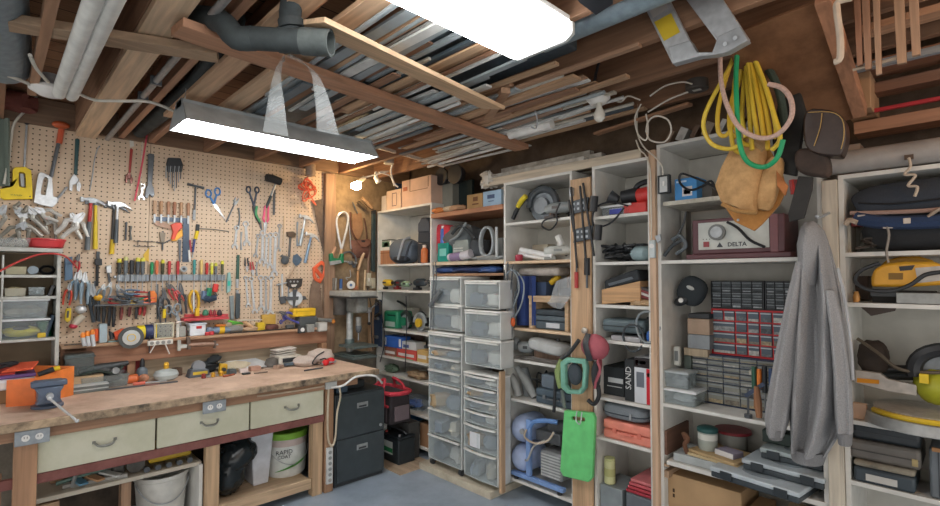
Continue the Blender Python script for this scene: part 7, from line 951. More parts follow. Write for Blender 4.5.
# ---- pipe along the top of the right unit and goods above it
mk('plastic_pipe', 'long grey plastic pipe lying along the top of the right unit', 'pipe', [('', G().cyl((3.90, -.44, 2.20), (5.1, -.44, 2.20), .053, 22), M('#a29c96', 'p')), ('clip', G().box((4.20, -.50, 2.165), (4.23, -.485, 2.185)), M('#5a4636', 'p'))]); one('string_tangle', 'knotted white string hanging from the clip of the grey pipe', 'string', G().cable([(4.215, -.505, 2.17), (4.22, -.51, 2.13), (4.20, -.505, 2.1), (4.235, -.51, 2.09), (4.21, -.505, 2.05), (4.24, -.51, 2.04), (4.23, -.505, 2.0)], .006, 5, 6), M('#c9b9a5', 'f'))
for i, (x0, x1, h, y0, c, lab) in enumerate([(3.965, 4.03, .16, -.35, '#a58a72', 'upright wood block end stacked behind the grey pipe'), (4.05, 4.12, .12, -.33, '#9b6b47', 'notched brown wood block behind the grey pipe'), (4.14, 4.5, .10, -.36, '#8f8880', 'long grey plank behind the grey pipe'), (4.12, 4.6, .13, -.25, '#b5794a', 'orange-brown plank stacked behind the grey plank')]): one('wood_offcut', lab, 'wood', G().box((x0, y0, 2.141), (x1, y0+.1, 2.141+h)), M(c, 'w', 'x'), .002)
# ================================================================ UNDER THE JOISTS
def zbeam(a, b, z, w, h, za=None, zb=None): return G().beam(onZ(*a, za or z), onZ(*b, zb or z), w, h)
one('strap_board', 'long brown board nailed under the joists, running from upper left to the centre', 'board', G().beam((2.30, -2.86, 2.612), (2.08, -.55, 2.612), .125, .036), M('#b0764a', 'w', 'y', '#8a5632'), .003)
one('strap_board', 'pale new pine board under the joists between the pipe end and the big lens light', 'board', G().beam((2.72, -2.52, 2.60), (2.55, -1.36, 2.60), .165, .02, (.25, 0, 1)), M('#d0a775', 'w', 'y', '#b3885a'), .002)
one('strap_board', 'weathered board crossing under the joists at the upper left', 'board', G().beam((1.80, -3.5, 2.622), (2.13, -2.66, 2.622), .10, .036), M('#a3815c', 'w', 'y', '#7d6043'), .003)
one('strap_board', 'short brown board bridging to the joist right of the pale pine board', 'board', G().beam((2.70, -1.42, 2.64), (2.32, -1.16, 2.645), .05, .03), M('#ab7d52', 'w', 'x'))
a, b = onZ(111, 62, 2.668), 0
one('new_plank', 'wide pale new plank running under the joists to the pegboard top', 'plank', G().box((.03, -2.945, 2.645), (3.2, -2.83, 2.678)), PINEX, .003)
for i, (y, c, w_) in enumerate(((-2.60, '#c79a6c', .10), (-2.40, '#cda274', .11))): one('sister_board', ['light board flat under the joists behind the plumbing pipe', 'second light board flat under the joists, right of the first'][i], 'board', G().box((.9, y, 2.655), (3.3, y+w_, 2.679)), M(c, 'w', 'x'), .002)
mk('conduit', 'steel conduit running under the joists at the upper left', 'conduit', [('', G().cyl((.05, -2.765, 2.655), (3.2, -2.765, 2.655), .016, 12), M('#9a9896', 'm')), ('strap', G().box((1.2, -2.79, 2.635), (1.22, -2.74, 2.679)), STEELD), ('strap', G().box((1.5, -2.79, 2.635), (1.52, -2.74, 2.679)), STEELD)])
one('dark_pipe', 'black plumbing pipe running up to the pegboard wall', 'pipe', G().tube(cr([(2.2, -2.62, 2.78), (1.9, -2.60, 2.74), (1.4, -2.56, 2.72), (.1, -2.58, 2.74)], 5), .05, 14), ABS)
p0 = onZ(246, 38, 2.56); p1 = onZ(331, 43, 2.53); d = (p1-p0).normalized(); m_ = p0+(p1-p0)*.55
n = 22; u, w_ = frame(d); co_ = [p1+(u*math.cos(2*PI*i/n)+w_*math.sin(2*PI*i/n))*.050 for i in range(n)]; ci = [p1+(u*math.cos(2*PI*i/n)+w_*math.sin(2*PI*i/n))*.041 for i in range(n)]
mk('drain_pipe', 'open-ended dark plumbing tee pipe hanging below the joists', 'pipe', [('', G().tube([p0, p1-d*.11], .043, 18), ABS), ('socket', G().ring(co_, ci, -d*.11), M('#5a6160', 'd', hex2='#3d4342')), ('socket_back', G().cyl(p1-d*.105, p1-d*.1, .041, 18), BLK), ('collar', G().cyl(m_-d*.05, m_+d*.05, .047, 18), ABS), ('branch', G().tube(cr([m_, m_+V((.0, -.01, .10)), m_+V((.12, -.04, .2))], 4), .04, 14), ABS), ('branch_collar', G().cyl(m_+V((0, -.003, .045)), m_+V((0, -.008, .075)), .047, 16), ABS), ('elbow', G().tube(cr([p0+d*.03, p0-d*.04, p0+V((-.10, -.06, .08)), p0+V((-.3, -.1, .16))], 4), .045, 14), ABS)])
q = p0+(p1-p0)*.4
def strip(pts, w): return G().sheet([[p_+V((-w*(1-k/9), .01*k, 0)), p_+V((0, .012*math.sin(k*2), 0)), p_+V((w*(1-k/9), -.01, 0))] for k, p_ in enumerate(cr(pts, 3))], .001)
one('plastic_strip', 'clear plastic wrap tail hanging at the left below the dark drain pipe', 'plastic', strip([onZ(285, 55, 2.52), onX(275, 75, q.x-.05), onX(270, 100, q.x-.05), onX(265.5, 132, q.x-.05)], .026), M('#cfd3d4', 'g', a=.34)); one('plastic_strip', 'clear plastic wrap tail hanging at the right below the dark drain pipe', 'plastic', strip([onZ(288, 55, 2.52), onX(309, 68, q.x), onX(316, 95, q.x), onX(319, 131, q.x)], .02), M('#cfd3d4', 'g', a=.34))
for i, (y0, y1, c) in enumerate(((-2.09, -1.735, '#55636a'), (-1.685, -1.33, '#4d5a62'))): one('duct', ['blue-grey sheet metal duct in the joist bay left of the lens light', 'blue-grey sheet metal duct in the joist bay behind the lens light'][i], 'duct', G().box((.3, y0+.02, 2.74), (3.1, y1-.02, 2.86)), M(c, 'm', rough=.5), .01)
one('duct', 'round galvanized duct passing right of the lens light', 'duct', G().cyl((3.05, -1.56, 2.745), (5.3, -1.56, 2.745), .062, 20), GALV); one('dark_box', 'dark navy folded sheet hanging at the top edge right of the lens light', 'sheet', G().prism([onZ(570, -10, 2.64), onZ(612, -10, 2.64), onZ(613, 4, 2.64), onZ(596, 15, 2.64), onZ(580, 3, 2.64)], (0, 0, .03)), M('#232a33', 'p'))
one('duct', 'bluish galvanized duct hanging at the upper left corner', 'duct', G().tube([(2.6, -3.42, 2.70), (1.15, -3.33, 2.70)], .11, 22), M('#7d8f99', 'm', rough=.5)); one('wood_block', 'brown hanging stud left of the unlit fluorescent fixture', 'board', G().box((1.0, -3.235, 2.60), (2.4, -3.20, 2.678)), M('#a8754a', 'w', 'x'))
mk('fluorescent_light', 'unlit white fluorescent strip fixture at the upper left', 'ceiling light', [('', G().box((1.30, -3.15, 2.562), (3.0, -3.06, 2.60)), M('#c9cac6', 'p'), .004), ('lens', G().cyl((1.305, -3.128, 2.552), (3.0, -3.128, 2.552), .028, 14), M('#dcdcd6', 'p')), ('lens', G().cyl((1.305, -3.082, 2.552), (3.0, -3.082, 2.552), .028, 14), M('#d8d8d2', 'p'))])
c = onZ(50, 90, 2.60); mk('lamp_base', 'white porcelain ceiling lamp base at the end of the unlit strip fixture', 'lamp base', [('', G().lathe([(.03, -.035), (.045, -.03), (.085, -.005), (.085, .01)], c, n=22), WPL), ('mount', G().cyl(c+V((0, 0, .011)), c+V((0, 0, .075)), .045, 14), STEEL)])
for pts, lab in (([(0, 73), (15, 78), (34, 86)], 'white cable reaching the porcelain lamp base from the left'), ([(75, 92), (95, 100), (120, 101), (150, 102), (176, 112)], 'twin white cable from the lamp base to the lit shop light'), ([(30, 55), (36, 68), (48, 82)], 'thin white cable dropping to the porcelain base')): one('white_cable', lab, 'cable', G().cable([onZ(x, y, 2.60) for x, y in pts], .008, 5, 6), M('#d3cfc4', 'p'))
one('white_cable', 'white cables running down the far left of the pegboard', 'cable', wtube([(36, 96), (33, 106), (24, 112), (14, 124), (11, 140), (8, 165), (4, 184)], .008, .05, 4, 6), M('#d0ccbf', 'p')); blob('insulation', 'dusty red insulation tuft at the upper left of the pegboard', 'insulation', onX(10, 100, .1), (.07, .13, .06), '#7d4a42', 'f', .5);
one('grey_jacket', 'grey-green cloth hanging at the far left edge of the pegboard', 'cloth', G().sheet([[onX(x, y, .05+.02*math.sin(x)) for x in (-6, -1, 4, 8)] for y in (118, 140, 165, 186)], .01), M('#6f7a70', 'f'))
one('red_fitting', 'small orange-red cap on the wall above the axe-like bar', 'cap', G().ell(onX(61, 125, .06), (.03, .05, .025)), M('#b8562f', 'p'))
# lumber and trim stored flat between boards and joists
LC = [('#d9dad6', 'p', 'white'), ('#c9c2b4', 'p', 'cream'), ('#9a6a45', 'w', 'brown'), ('#c49767', 'w', 'tan'), ('#9aa4a8', 'p', 'grey'), ('#dfe0dd', 'p', 'white'), ('#b58458', 'w', 'tan')]
r2 = random.Random(11)
for i in range(64):
    y = -2.30+1.84*(i/64)+r2.uniform(-.01, .01); k = 2.666 if i % 3 else 2.642; x0 = r2.uniform(.9, 2.0)+(.25 if y < -1.7 else 0); L = r2.uniform(.8, 1.9); w_ = r2.uniform(.02, .055); h = r2.uniform(.006, .016); c, kd, nm = LC[r2.randrange(7)]; an = r2.uniform(-.035, .035)
    if kd == 'p' and i % 5 == 0: g = G().cyl((x0, y, k-.004), (min(x0+L, 3.05), y+an, k-.004), .011, 10)
    else: g = G().beam((x0, y, k), (min(x0+L, 3.05), y+an*L, k+r2.uniform(-.004, .004)), w_, h)
    if i % 11 == 3: c, kd, nm = '#5d6a72', 'p', 'grey'
    one('lumber_strip', 'long %s strip of trim or lumber stored flat under the joists' % nm, 'lumber strip', g, M(c, kd, 'x'), 0, nm+' strips stored under the joists')
for i, (a, b_, w_, c, lab) in enumerate([((517, 88), (640, 45), .03, '#b08058', 'thin brown batten along the joist right of the lens light'), ((452, 122), (577, 77), .07, '#c39362', 'wide tan board under the joist left of the bare bulb'), ((470, 130), (628, 76), .04, '#b88a5c', 'tan batten pointing at the bare bulb'), ((430, 163), (520, 130), .05, '#d5d4cf', 'white strip low in the lumber stack'), ((505, 128), (560, 108), .05, '#a3826a', 'grey-brown board end under the lumber stack'), ((560, 118), (602, 103), .03, '#cfd2d0', 'pale conduit by the bare bulb'), ((596, 134), (690, 104), .05, '#a9754a', 'brown ledger board behind the bare bulb')]): one('batten', lab, 'board', G().beam(onZ(*a, 2.652-.004*i), onZ(*b_, 2.652-.004*i), w_, .016), M(c, 'w' if i not in (3, 5) else 'p', 'x'), .001)
mk('white_pipe', 'short white plastic pipe ends held by a wire hook under the joists', 'pipe', [('', G().cyl(onZ(510, 135, 2.63), onZ(552, 124, 2.63), .03, 14), WPL), ('hook', G().cable([onZ(534, 108, 2.66), onZ(537, 118, 2.6), onZ(536, 128, 2.57), onZ(531, 127, 2.58)], .005, 4, 6), STEEL)])
c = onZ(598, 97, 2.655); mk('bare_bulb', 'unlit bare bulb in a white porcelain holder under the joists', 'lamp', [('', G().lathe([(.03, -.045), (.04, -.04), (.066, -.012), (.066, .0), (.045, .02)], c, n=22), WPL), ('bulb', G().lathe([(.014, -.045), (.016, -.07), (.031, -.105), (.03, -.13), (.015, -.147), (.002, -.15)], c+V((.02, -.02, 0)), n=18), M('#dcd8cc', 'p', rough=.2)), ('cable', G().cable([c+V((-.01, 0, .02)), c+V((-.02, 0, .1)), c+V((.01, 0, .2))], .008, 3, 6), BLK)])
c = onZ(697, 90, 2.62); mk('junction_box', 'dark round junction box with white label under the joist', 'box', [('', G().cyl(c, c+V((0, 0, .05)), .055, 20), M('#4a4540', 'p'), .003), ('label', G().box(c+V((-.02, -.012, -.002)), c+V((.02, .012, -.0003))), M('#b9b5ac', 'c'))])
for pts, lab in (([(606, 97), (620, 102), (628, 96), (640, 100)], 'wavy white cable by the bare bulb'), ([(650, 96), (665, 86), (682, 82), (692, 84)], 'white cable arcing left to the dark round box'), ([(648, 112), (668, 100), (688, 92)], 'thick white cable to the dark round box'), ([(641, 104), (635, 118), (638, 134), (646, 140), (648, 128), (646, 114)], 'hanging white cable loop left of the yellow cords'), ([(646, 130), (650, 140), (664, 142), (671, 132), (668, 120), (656, 116), (648, 122), (646, 132)], 'round white cable coil left of the yellow cords')): one('white_cable', lab, 'cable', G().cable([onY(x, y, -.80-.01*i) for i, (x, y) in enumerate(pts)], .0045, 6, 6), M('#cfc6b8', 'p'))
# clamp lamp
c = onX(356, 186, .34); mk('clamp_lamp', 'lit clamp lamp with glowing bulb near the corner', 'lamp', [('bulb', G().ell(c, (.04, .05, .035), pw=.8), M('#ffd9a0', 'e', a=110.0)), ('socket', G().cyl(c+V((0, .02, .035)), c+V((.02, .08, .09)), .022, 12), M('#c8bfae', 'p')), ('arm', G().cable([c+V((.02, .08, .09)), c+V((.05, .16, .12)), c+V((.1, .3, .17))], .008, 4, 6), WPL), ('cord', G().cable([c+V((.1, .3, .17)), onX(379, 172, .45), onX(390, 176, .45), onX(394, 186, .45)], .006, 5, 6), WPL)])
c = onX(376, 178, .38); mk('spot_socket', 'small white lamp socket hanging beside the lit clamp lamp', 'socket', [('', G().tube([c+V((0, 0, .06)), c, c+V((.02, .02, -.04))], [.014, .022, .03], 12), WPL)])
one('white_cable', 'white cable drooping from a box down to the corner cartons', 'cable', G().cable([onX(392, 165, .6), onX(391, 172, .55), onX(394, 183, .5), onX(398, 187, .5)], .008, 5, 6), WPL); c = onX(389, 164, .6); one('junction_box', 'round pale junction box under the joists near the corner', 'box', G().cyl(c, c+V((0, 0, .05)), .05, 16), M('#b9b3a8', 'm'), .003); one('batten', 'pale batten running out under the joists from the shop light', 'board', G().beam(onX(374, 146, .9), onX(444, 166, 1.2), .03, .025), M('#c9ae90', 'w', 'x'))
# bundles on top of the units
tz = 2.402
for i, (x0, x1, y, h, c, lab) in enumerate([(1.55, 2.95, -.43, .03, '#c9b79a', 'long cream-brown strip along the front top of the shelf units'), (1.6, 2.5, -.38, .05, '#d8d5cd', 'white wrapped bundle on the units, frayed at its left end'), (1.7, 2.6, -.31, .06, '#cfcac0', 'pale board behind the white wrapped bundle'), (1.62, 2.3, -.22, .07, '#8f6b4a', 'brown board in the pile on top of the units'), (1.5, 2.4, -.14, .10, '#dcd9d1', 'white sheet at the back of the pile on top of the units'), (2.2, 3.0, -.40, .02, '#7b5a3d', 'dark brown strip on the right of the pile')]): one('stored_board', lab, 'board', G().box((x0, y, tz+.001), (x1, y+.06, tz+h*2.1)), M(c, 'w' if i in (0, 3, 5) else 'd', 'x', None if i in (0, 3, 5) else '#a9a295'), .003)
blob('plastic_wrap', 'frayed white plastic wrap at the left end of the wrapped bundle', 'plastic', (1.60, -.40, 2.46), (.08, .05, .06), '#d6cfc4', 'c', .8)
for i in range(7): one('thin_board', '%s of the thin boards slanting on top of the small-parts unit' % ['first', 'second', 'third', 'fourth', 'fifth', 'sixth', 'rightmost'][i], 'board', G().rb((3.12+.075*i, -.25, 2.51), (.05 if i % 2 else .03, .30, .08), (0, .5, 0)), M(['#8a6d4f', '#b9b6ae', '#75583f', '#a08b70', '#cfcdc6', '#6e5640', '#938f86'][i], 'w', 'y'), .002)
# ladder, plywood and lumber at the upper right
al = M('#b9bbbd', 'm', rough=.4); yl = -1.34
mk('ladder', 'aluminium ladder end with yellow sticker hanging at the upper right', 'ladder', [('rail', bpoly([(634, -14), (662, -14), (694, 50), (672, 63)], yl, .03), al, .002), ('rail', bpoly([(676, -14), (714, -14), (748, 38), (722, 48)], yl, .03), al, .002), ('foot_plate', bpoly([(668, 47), (690, 40), (697, 52), (712, 52), (718, 36), (740, 26), (748, 40), (727, 52), (714, 55), (700, 56), (672, 64)], yl-.0405, .04), M('#a5a8aa', 'm'), .003), ('sticker', bpoly([(654, 22), (671, 13), (680, 32), (664, 41)], yl-.0015, .0012), M('#d3b52c', 'c')), ('sticker', bpoly([(645, 2), (660, -6), (668, 8), (653, 18)], yl-.0015, .0012), M('#c9c5c0', 'c')), ('rivet', G().cyl(onY(735, 38, yl-.042), onY(735, 38, yl-.05), .008, 10), STEEL), ('rivet', G().cyl(onY(725, 44, yl-.042), onY(725, 44, yl-.05), .008, 10), STEEL)])
A_, B2, C2, D2 = onY(724, 38, -1.15), onY(818, 2, -1.2), onY(858, 118, -.50), onY(762, 140, -.50); one('plywood_sheet', 'dark brown plywood sheet slanting under the joists at the upper right', 'plywood', G().prism([A_, B2, C2, D2], (B2-A_).cross(D2-A_).normalized()*.015), M('#8f6241', 'd', hex2='#694327', sc=.6), .002)
one('edge_beam', 'orange-brown beam along the right edge of the slanting plywood', 'beam', G().beam(onY(823, -4, -1.22), onY(860, 112, -.52), .05, .06), M('#b67442', 'w', 'y'), .003)
one('bent_pipe', 'white hooked pipe fixed across the orange-brown beam', 'pipe', btube([(852, -2), (838, 2), (837, 12), (840, 36), (840, 58), (834, 62)], .011, -1.25, 4, 8), M('#cdbba6', 'p'))
for i, (x0, x1, y1, c) in enumerate(((853, 861, 66, '#a8714a'), (861, 870, 70, '#b07d55'), (872, 880, 75, '#bd8f66'), (893, 905, 64, '#b78a5f'), (908, 919, 56, '#b48860'))): one('hanging_strip', '%s wood strip hanging from the joists at the upper right' % ['first', 'second', 'third', 'fourth', 'rightmost'][i], 'strip', G().prism(B([(x0, -12), (x1-1, -12), (x1+1.5, y1-2), (x0+4, y1)], -.98), (0, .02, 0)), M(c, 'w', 'z'), .001)
for i, (x0, z, y, w_, h, c, lab) in enumerate([(3.98, 2.62, -.42, .14, .05, '#a0643a', 'thick orange-brown plank under the joists at the upper right'), (4.02, 2.53, -.35, .1, .05, '#8d5a37', 'dark plank below the thick orange-brown one'), (4.02, 2.43, -.38, .02, .018, '#b0282f', 'red stick lying across the lumber at the upper right'), (4.0, 2.36, -.30, .14, .06, '#b97a4a', 'orange plank low in the lumber at the upper right'), (4.1, 2.66, -.8, .09, .03, '#c58a58', 'light plank nearest the camera at the upper right'), (4.05, 2.57, -.60, .03, .03, '#8f9294', 'grey pipe among the lumber at the upper right')]): one('plank', lab, 'plank', G().box((x0, y, z), (5.1, y+w_, z+h)), M(c, 'w' if i != 2 else 'p', 'x'), .002)
one('white_rod', 'thin white rod across the hanging wood strips', 'rod', btube([(853, 70), (897, 58)], .006, -.95), M('#c9b59d', 'p')); one('cardboard_box', 'tan carton end among the lumber at the upper right', 'carton', G().box((3.99, -.48, 2.43), (4.09, -.2, 2.60)), M('#b28a66', 'c'), .003)
mk('ceiling_lamp', 'warm bare bulb fixture on the joists above the right shelf unit', 'lamp', [('', G().cyl((5.1, -1.5, 2.64), (5.1, -1.5, 2.68), .06, 18), WPL), ('bulb', G().ell((5.1, -1.5, 2.59), (.035, .035, .05)), M('#ffc58a', 'e', a=150.0))])
# ================================================================ HANGING AT THE RIGHT
Y0 = -.98
def yc(pts, r, dy=0, k=5): return G().tube(cr([onY(x, y, Y0+dy+.012*math.sin(i*1.7)) for i, (x, y) in enumerate(pts)], k), r, 8)
P = []
for i, pts in enumerate([[(744, 36), (728, 70), (714, 95), (705, 115), (704, 130), (712, 144), (728, 149), (740, 145)], [(744, 36), (730, 66), (719, 105), (718, 130), (724, 136), (731, 128), (736, 100)], [(745, 36), (738, 75), (730, 110), (730, 130), (736, 138)], [(745, 36), (744, 80), (742, 115), (746, 138)], [(745, 37), (750, 80), (754, 112), (758, 138)], [(746, 37), (757, 75), (765, 105), (770, 136)], [(746, 38), (760, 72), (770, 100), (776, 128), (774, 138)], [(745, 36), (735, 80), (734, 120), (742, 142), (752, 145)], [(746, 38), (752, 70), (760, 110), (764, 140)], [(745, 38), (747, 80), (750, 120), (752, 150)], [(745, 38), (739, 80), (731, 112), (733, 146), (743, 154)], [(746, 38), (756, 80), (765, 120), (768, 150)], [(746, 38), (763, 80), (774, 115), (780, 138), (772, 150)]]): P.append(('loop', yc(pts, .0098, -.02+.013*(i % 4)), M(['#d8b93c', '#d0ae35', '#c9a52e'][i % 3], 'p')))
P.insert(0, ('tie', G().ell(onY(745, 38, Y0), (.03, .03, .035)), M('#c7a432', 'p'))); mk('extension_cord', 'bundle of yellow extension cords hanging below the ladder end', 'cord', P)
mk('garden_hose', 'bright green hose looped with the yellow cords', 'hose', [('', yc([(738, 42), (736, 75), (737, 110), (740, 145), (748, 162), (764, 167), (777, 158), (783, 140)], .0105, -.07), M('#1f9a63', 'p'))]); one('braided_hose', 'pink-white braided hose looped around the yellow cords', 'hose', yc([(720, 50), (721, 80), (727, 105), (740, 128), (760, 138), (778, 134), (791, 118), (791, 100), (782, 88), (768, 84)], .010, -.09), M('#c4a597', 'f', sc=.4)); one('dark_strap', 'dark green strap behind the yellow cords', 'strap', yc([(748, 38), (762, 62), (772, 75), (780, 95), (785, 125)], .016, .05), M('#39453c', 'f'))
su = M('#c49a66', 'd', hex2='#a07a4c', sc=2); Yp = -.90
def pouch(rows, dep, t=.012): return G().sheet([[onY(x0+(x1-x0)*i/6, y+ye*math.sin(PI*i/6), Yp-dep*(math.sin(PI*i/6)**.5)*min(1, .5+j*.25)) for i in range(7)] for j, (x0, x1, y, ye) in enumerate(rows)], t, (0, -1, 0))
mk('tool_pouch', 'tan suede tool belt pouch hanging below the yellow cords', 'tool pouch', [('front_pocket', pouch([(742, 764, 141, 0), (731, 767, 150, -3), (722, 766, 168, 0), (716, 762, 186, 3), (722, 760, 202, 4), (744, 758, 210, 4)], .045), su), ('back_panel', G().prism(B([(744, 150), (770, 150), (782, 172), (786, 190), (779, 205), (762, 224), (754, 231), (735, 222), (730, 215), (722, 203), (718, 190)], -.88), (0, .015, 0)), M('#c08744', 'd', hex2='#a06a30'), .003), ('second_pocket', G().ell(onY(770, 184, -.90), (.04, .03, .12), (0, .25, 0), pw=.6), su), ('flap', G().prism(B([(776, 170), (788, 186), (785, 196), (777, 186)], -.93), (0, .012, 0)), M('#c5793f', 'd'), .003), ('hem', btube([(722, 204), (735, 210), (748, 212), (757, 212)], .01, -.99, 4, 7), M('#a37a48', 'f')), ('rivets', G().ell(onY(738, 220, -.9), (.006, .004, .006)), STEEL), ('top_roll', btube([(742, 145), (752, 142), (766, 148)], .026, -.92, 3), M('#b59468', 'f'))])
lk = M('#3f2f27', 'd', hex2='#2a1f19', rough=.4); mk('tool_pouch', 'black-brown stitched leather pouch hanging right of the tan one', 'tool pouch', [('front_pocket', G().prism(cr(B([(806, 111), (830, 110), (843, 118), (846, 135), (842, 152), (836, 156), (812, 152), (804, 140)], -.96), 3, True), (0, .09, 0)), lk, .02), ('stitching', btube([(808, 112.5), (830, 112), (842, 119), (844, 135), (841, 149)], .0018, -.964, 3, 5), M('#b3935c', 'f')), ('stitching', btube([(822, 113), (820, 128), (814, 146)], .0018, -.964, 3, 5), M('#b3935c', 'f')), ('lower_pocket', G().prism(cr(B([(796, 150), (812, 148), (826, 154), (830, 168), (826, 176), (804, 174), (795, 166)], -.93), 3, True), (0, .06, 0)), M('#4a382e', 'd', hex2='#2d221b'), .015), ('back_panel', G().prism(B([(778, 100), (800, 92), (806, 112), (800, 150), (796, 176), (776, 172), (772, 140)], -.88), (0, .03, 0)), M('#26231f', 'd'), .006), ('hammer_loop', G().prism(B([(798, 176), (813, 177), (812, 190), (804, 218), (789, 222), (788, 214)], -.92), (0, .014, 0)), M('#2f2d2b', 'd', hex2='#201e1c'), .003), ('buckle', G().box(onY(781, 122, -.90), onY(787, 117, -.885)), M('#c27a34', 'm'))])
mk('pliers_tip', 'red-handled pliers behind the tan suede pouch', 'pliers', [('', btube([(792, 180), (794, 194)], .014, -.60), RED), ('handle', btube([(796, 180), (799, 192)], .014, -.60), M('#8f2b2e', 'p'))])
# hoodie
hm = M('#9a9a9b', 'f', sc=.7); Yh = -.62
def loft(secs, n=28, fold=5, amp=.1, ph=0.0):
    vs = []
    for j, (xl, xr, y, dep) in enumerate(secs):
        a_ = onY(xl, y, Yh); b_ = onY(xr, y, Yh); c_ = (a_+b_)/2; hw = (b_-a_).length/2
        for i in range(n):
            t = 2*PI*i/n; q = 1+amp*math.sin(fold*t+ph+j*.12)*min(1, j/3)
            vs.append(V((c_.x+hw*math.cos(t)*(1+.0*q), Yh+dep*math.sin(t)*q, c_.z+.0)))
    m = len(secs); g = G(); g.add(vs, [(j*n+i, j*n+(i+1) % n, (j+1)*n+(i+1) % n, (j+1)*n+i) for j in range(m-1) for i in range(n)]+[tuple(range(n)), tuple(range((m-1)*n, m*n))]); return g
sm = lambda s, k=3: [tuple(v) for v in [tuple(sum(w*p[i] for w, p in zip((1-f, f), (s[q], s[q+1]))) for i in range(4)) for q in range(len(s)-1) for f in [e/k for e in range(k)]]+[s[-1]]]
P = [('body', loft(sm([(808, 818, 224, .02), (803, 824, 231, .05), (800, 830, 248, .07), (798, 836, 270, .085), (796, 842, 296, .09), (793, 847, 330, .095), (791, 851, 370, .10), (790, 848, 405, .10), (791, 838, 432, .09), (792, 826, 452, .08)]), 56, 6, .6), hm), ('hood', loft(sm([(807, 817, 222.5, .02), (803, 822, 229, .06), (800, 825, 245, .085), (801, 822, 262, .08), (806, 818, 285, .04)]), 26, 4, .12, 1).mv((0, -.045, 0)), M('#989899', 'f')), ('sleeve', loft(sm([(800, 812, 262, .04), (791, 808, 300, .06), (782, 803, 345, .07), (774, 797, 390, .075), (770, 793, 415, .07), (772, 788, 432, .05)]), 34, 4, .3, .6).mv((0, -.075, 0)), hm), ('sleeve', loft(sm([(826, 840, 290, .04), (832, 848, 325, .06), (836, 854, 370, .065), (838, 856, 410, .06), (840, 856, 428, .05)]), 34, 4, .3, 2).mv((0, -.075, 0)), hm), ('cuff', loft(sm([(840.5, 855.5, 428, .05), (842, 855, 440, .045)]), 30, 14, .05).mv((0, -.075, 0)), M('#7f7f80', 'f')), ('cuff', loft(sm([(771.5, 789, 425, .055), (774, 787, 435, .045)]), 30, 14, .05).mv((0, -.075, 0)), M('#7f7f80', 'f')), ('waistband', loft(sm([(791, 827, 449, .085), (793, 823, 461, .078)]), 44, 22, .04), M('#808081', 'f')), ('pocket_zip', btube([(781, 372), (779, 398)], .005, Yh-.125), M('#b9b9ba', 'p')), ('zip', btube([(838, 268), (845, 300), (851, 345), (853, 380)], .006, Yh-.09, 3), M('#a9aaab', 'p'))]
mk('hoodie', 'grey zip hoodie hanging from the pale post', 'hoodie', P); mk('coat_hook', 'steel coat hook holding the grey hoodie', 'hook', [('', G().tube(cr([(3.92, -.475, 1.96), (3.915, -.54, 1.945), (3.90, -.60, 1.93), (3.895, -.61, 1.94)], 4), .007, 8), STEEL)])
# ================================================================ UNDER THE BENCH
z = .1255
mk('paint_bucket', 'white paint bucket with green lid and green swoosh under the bench', 'bucket', [('', G().lathe([(.135, 0), (.15, .02), (.16, .30), (.155, .302)], (.56, -1.64, z), n=28), M('#d8dcd8', 'p')), ('lid', G().lathe([(.165, .29), (.168, .30), (.168, .335), (.155, .34), (.15, .33), (.004, .33)], (.56, -1.64, z), n=28), M('#7fb23c', 'p')), ('band', G().lathe([(.1565, .235), (.159, .24), (.161, .285), (.158, .288)], (.56, -1.64, z), n=28), M('#c9b9b4', 'p')), ('swoosh', G().tube([V((.56+.155*math.cos(t), -1.64+.155*math.sin(t), z+.05+.045*(t+.9))) for t in [-.9+i*.13 for i in range(15)]], [.004, .02, .03, .02, .006], 8, False, .25), M('#4f9a35', 'p')), ('bail', G().tube([V((.56+.165*math.cos(t), -1.64+.165*math.sin(t), z+.20-.1*math.sin((t+1.2)*1.3))) for t in [-1.2+i*.16 for i in range(16)]], .003, 6), STEEL)])
d_ = V((.97, -.25, 0)).normalized(); r_ = V((.25, .97, 0)).normalized(); q = V((.56, -1.64, z))+d_*.1585
for k, (tx, h, sz) in enumerate((('RAPID', .20, .045), ('COAT', .165, .035))): b_ = bpy.data.objects['paint_bucket']; obj('lettering', text_g(tx, sz, q-r_*.035+V((0, 0, h)), r_, (0, 0, 1), .001), M('#34383a', 'p'), b_, b_.location)
one('white_bin', 'tall white plastic waste bin beside the paint bucket under the bench', 'bin', G().hexa([(.48, -1.93, z), (.68, -1.93, z), (.68, -1.82, z), (.48, -1.82, z), (.44, -1.97, .53), (.72, -1.97, .53), (.72, -1.80, .53), (.44, -1.80, .53)]), M('#cfd2d8', 'p'), .008)
mk('garbage_bag', 'crumpled black garbage bag under the bench', 'bag', [('', G().ell((.68, -2.12, z+.155), (.13, .11, .145), (0, 0, .2), 24, 14, .9, .16).ell((.69, -2.06, z+.27), (.12, .14, .10), (.5, .1, .3), 24, 12, .9, .2), M('#22292c', 'p', rough=.25))])
mk('white_bucket', 'white plastic bucket under the low shelf at the left of the bench', 'bucket', [('', G().lathe([(.125, 0), (.15, .33), (.158, .335), (.158, .36), (.145, .36), (.14, .33), (.12, .02)], (.60, -2.50, .01), n=28), M('#d6d4cc', 'p')), ('bail', G().tube([V((.60+.16*math.cos(t), -2.50+.16*math.sin(t), .33-.12*math.sin((t+1.3)*1.25))) for t in [-1.3+i*.16 for i in range(16)]], .004, 6), STEEL)])
mk('yellow_box', 'yellow metal box lying on the low shelf under the bench', 'box', [('', G().box((.40, -2.60, .475), (.74, -2.36, .525)), M('#c9a52c', 'p'), .012)]);
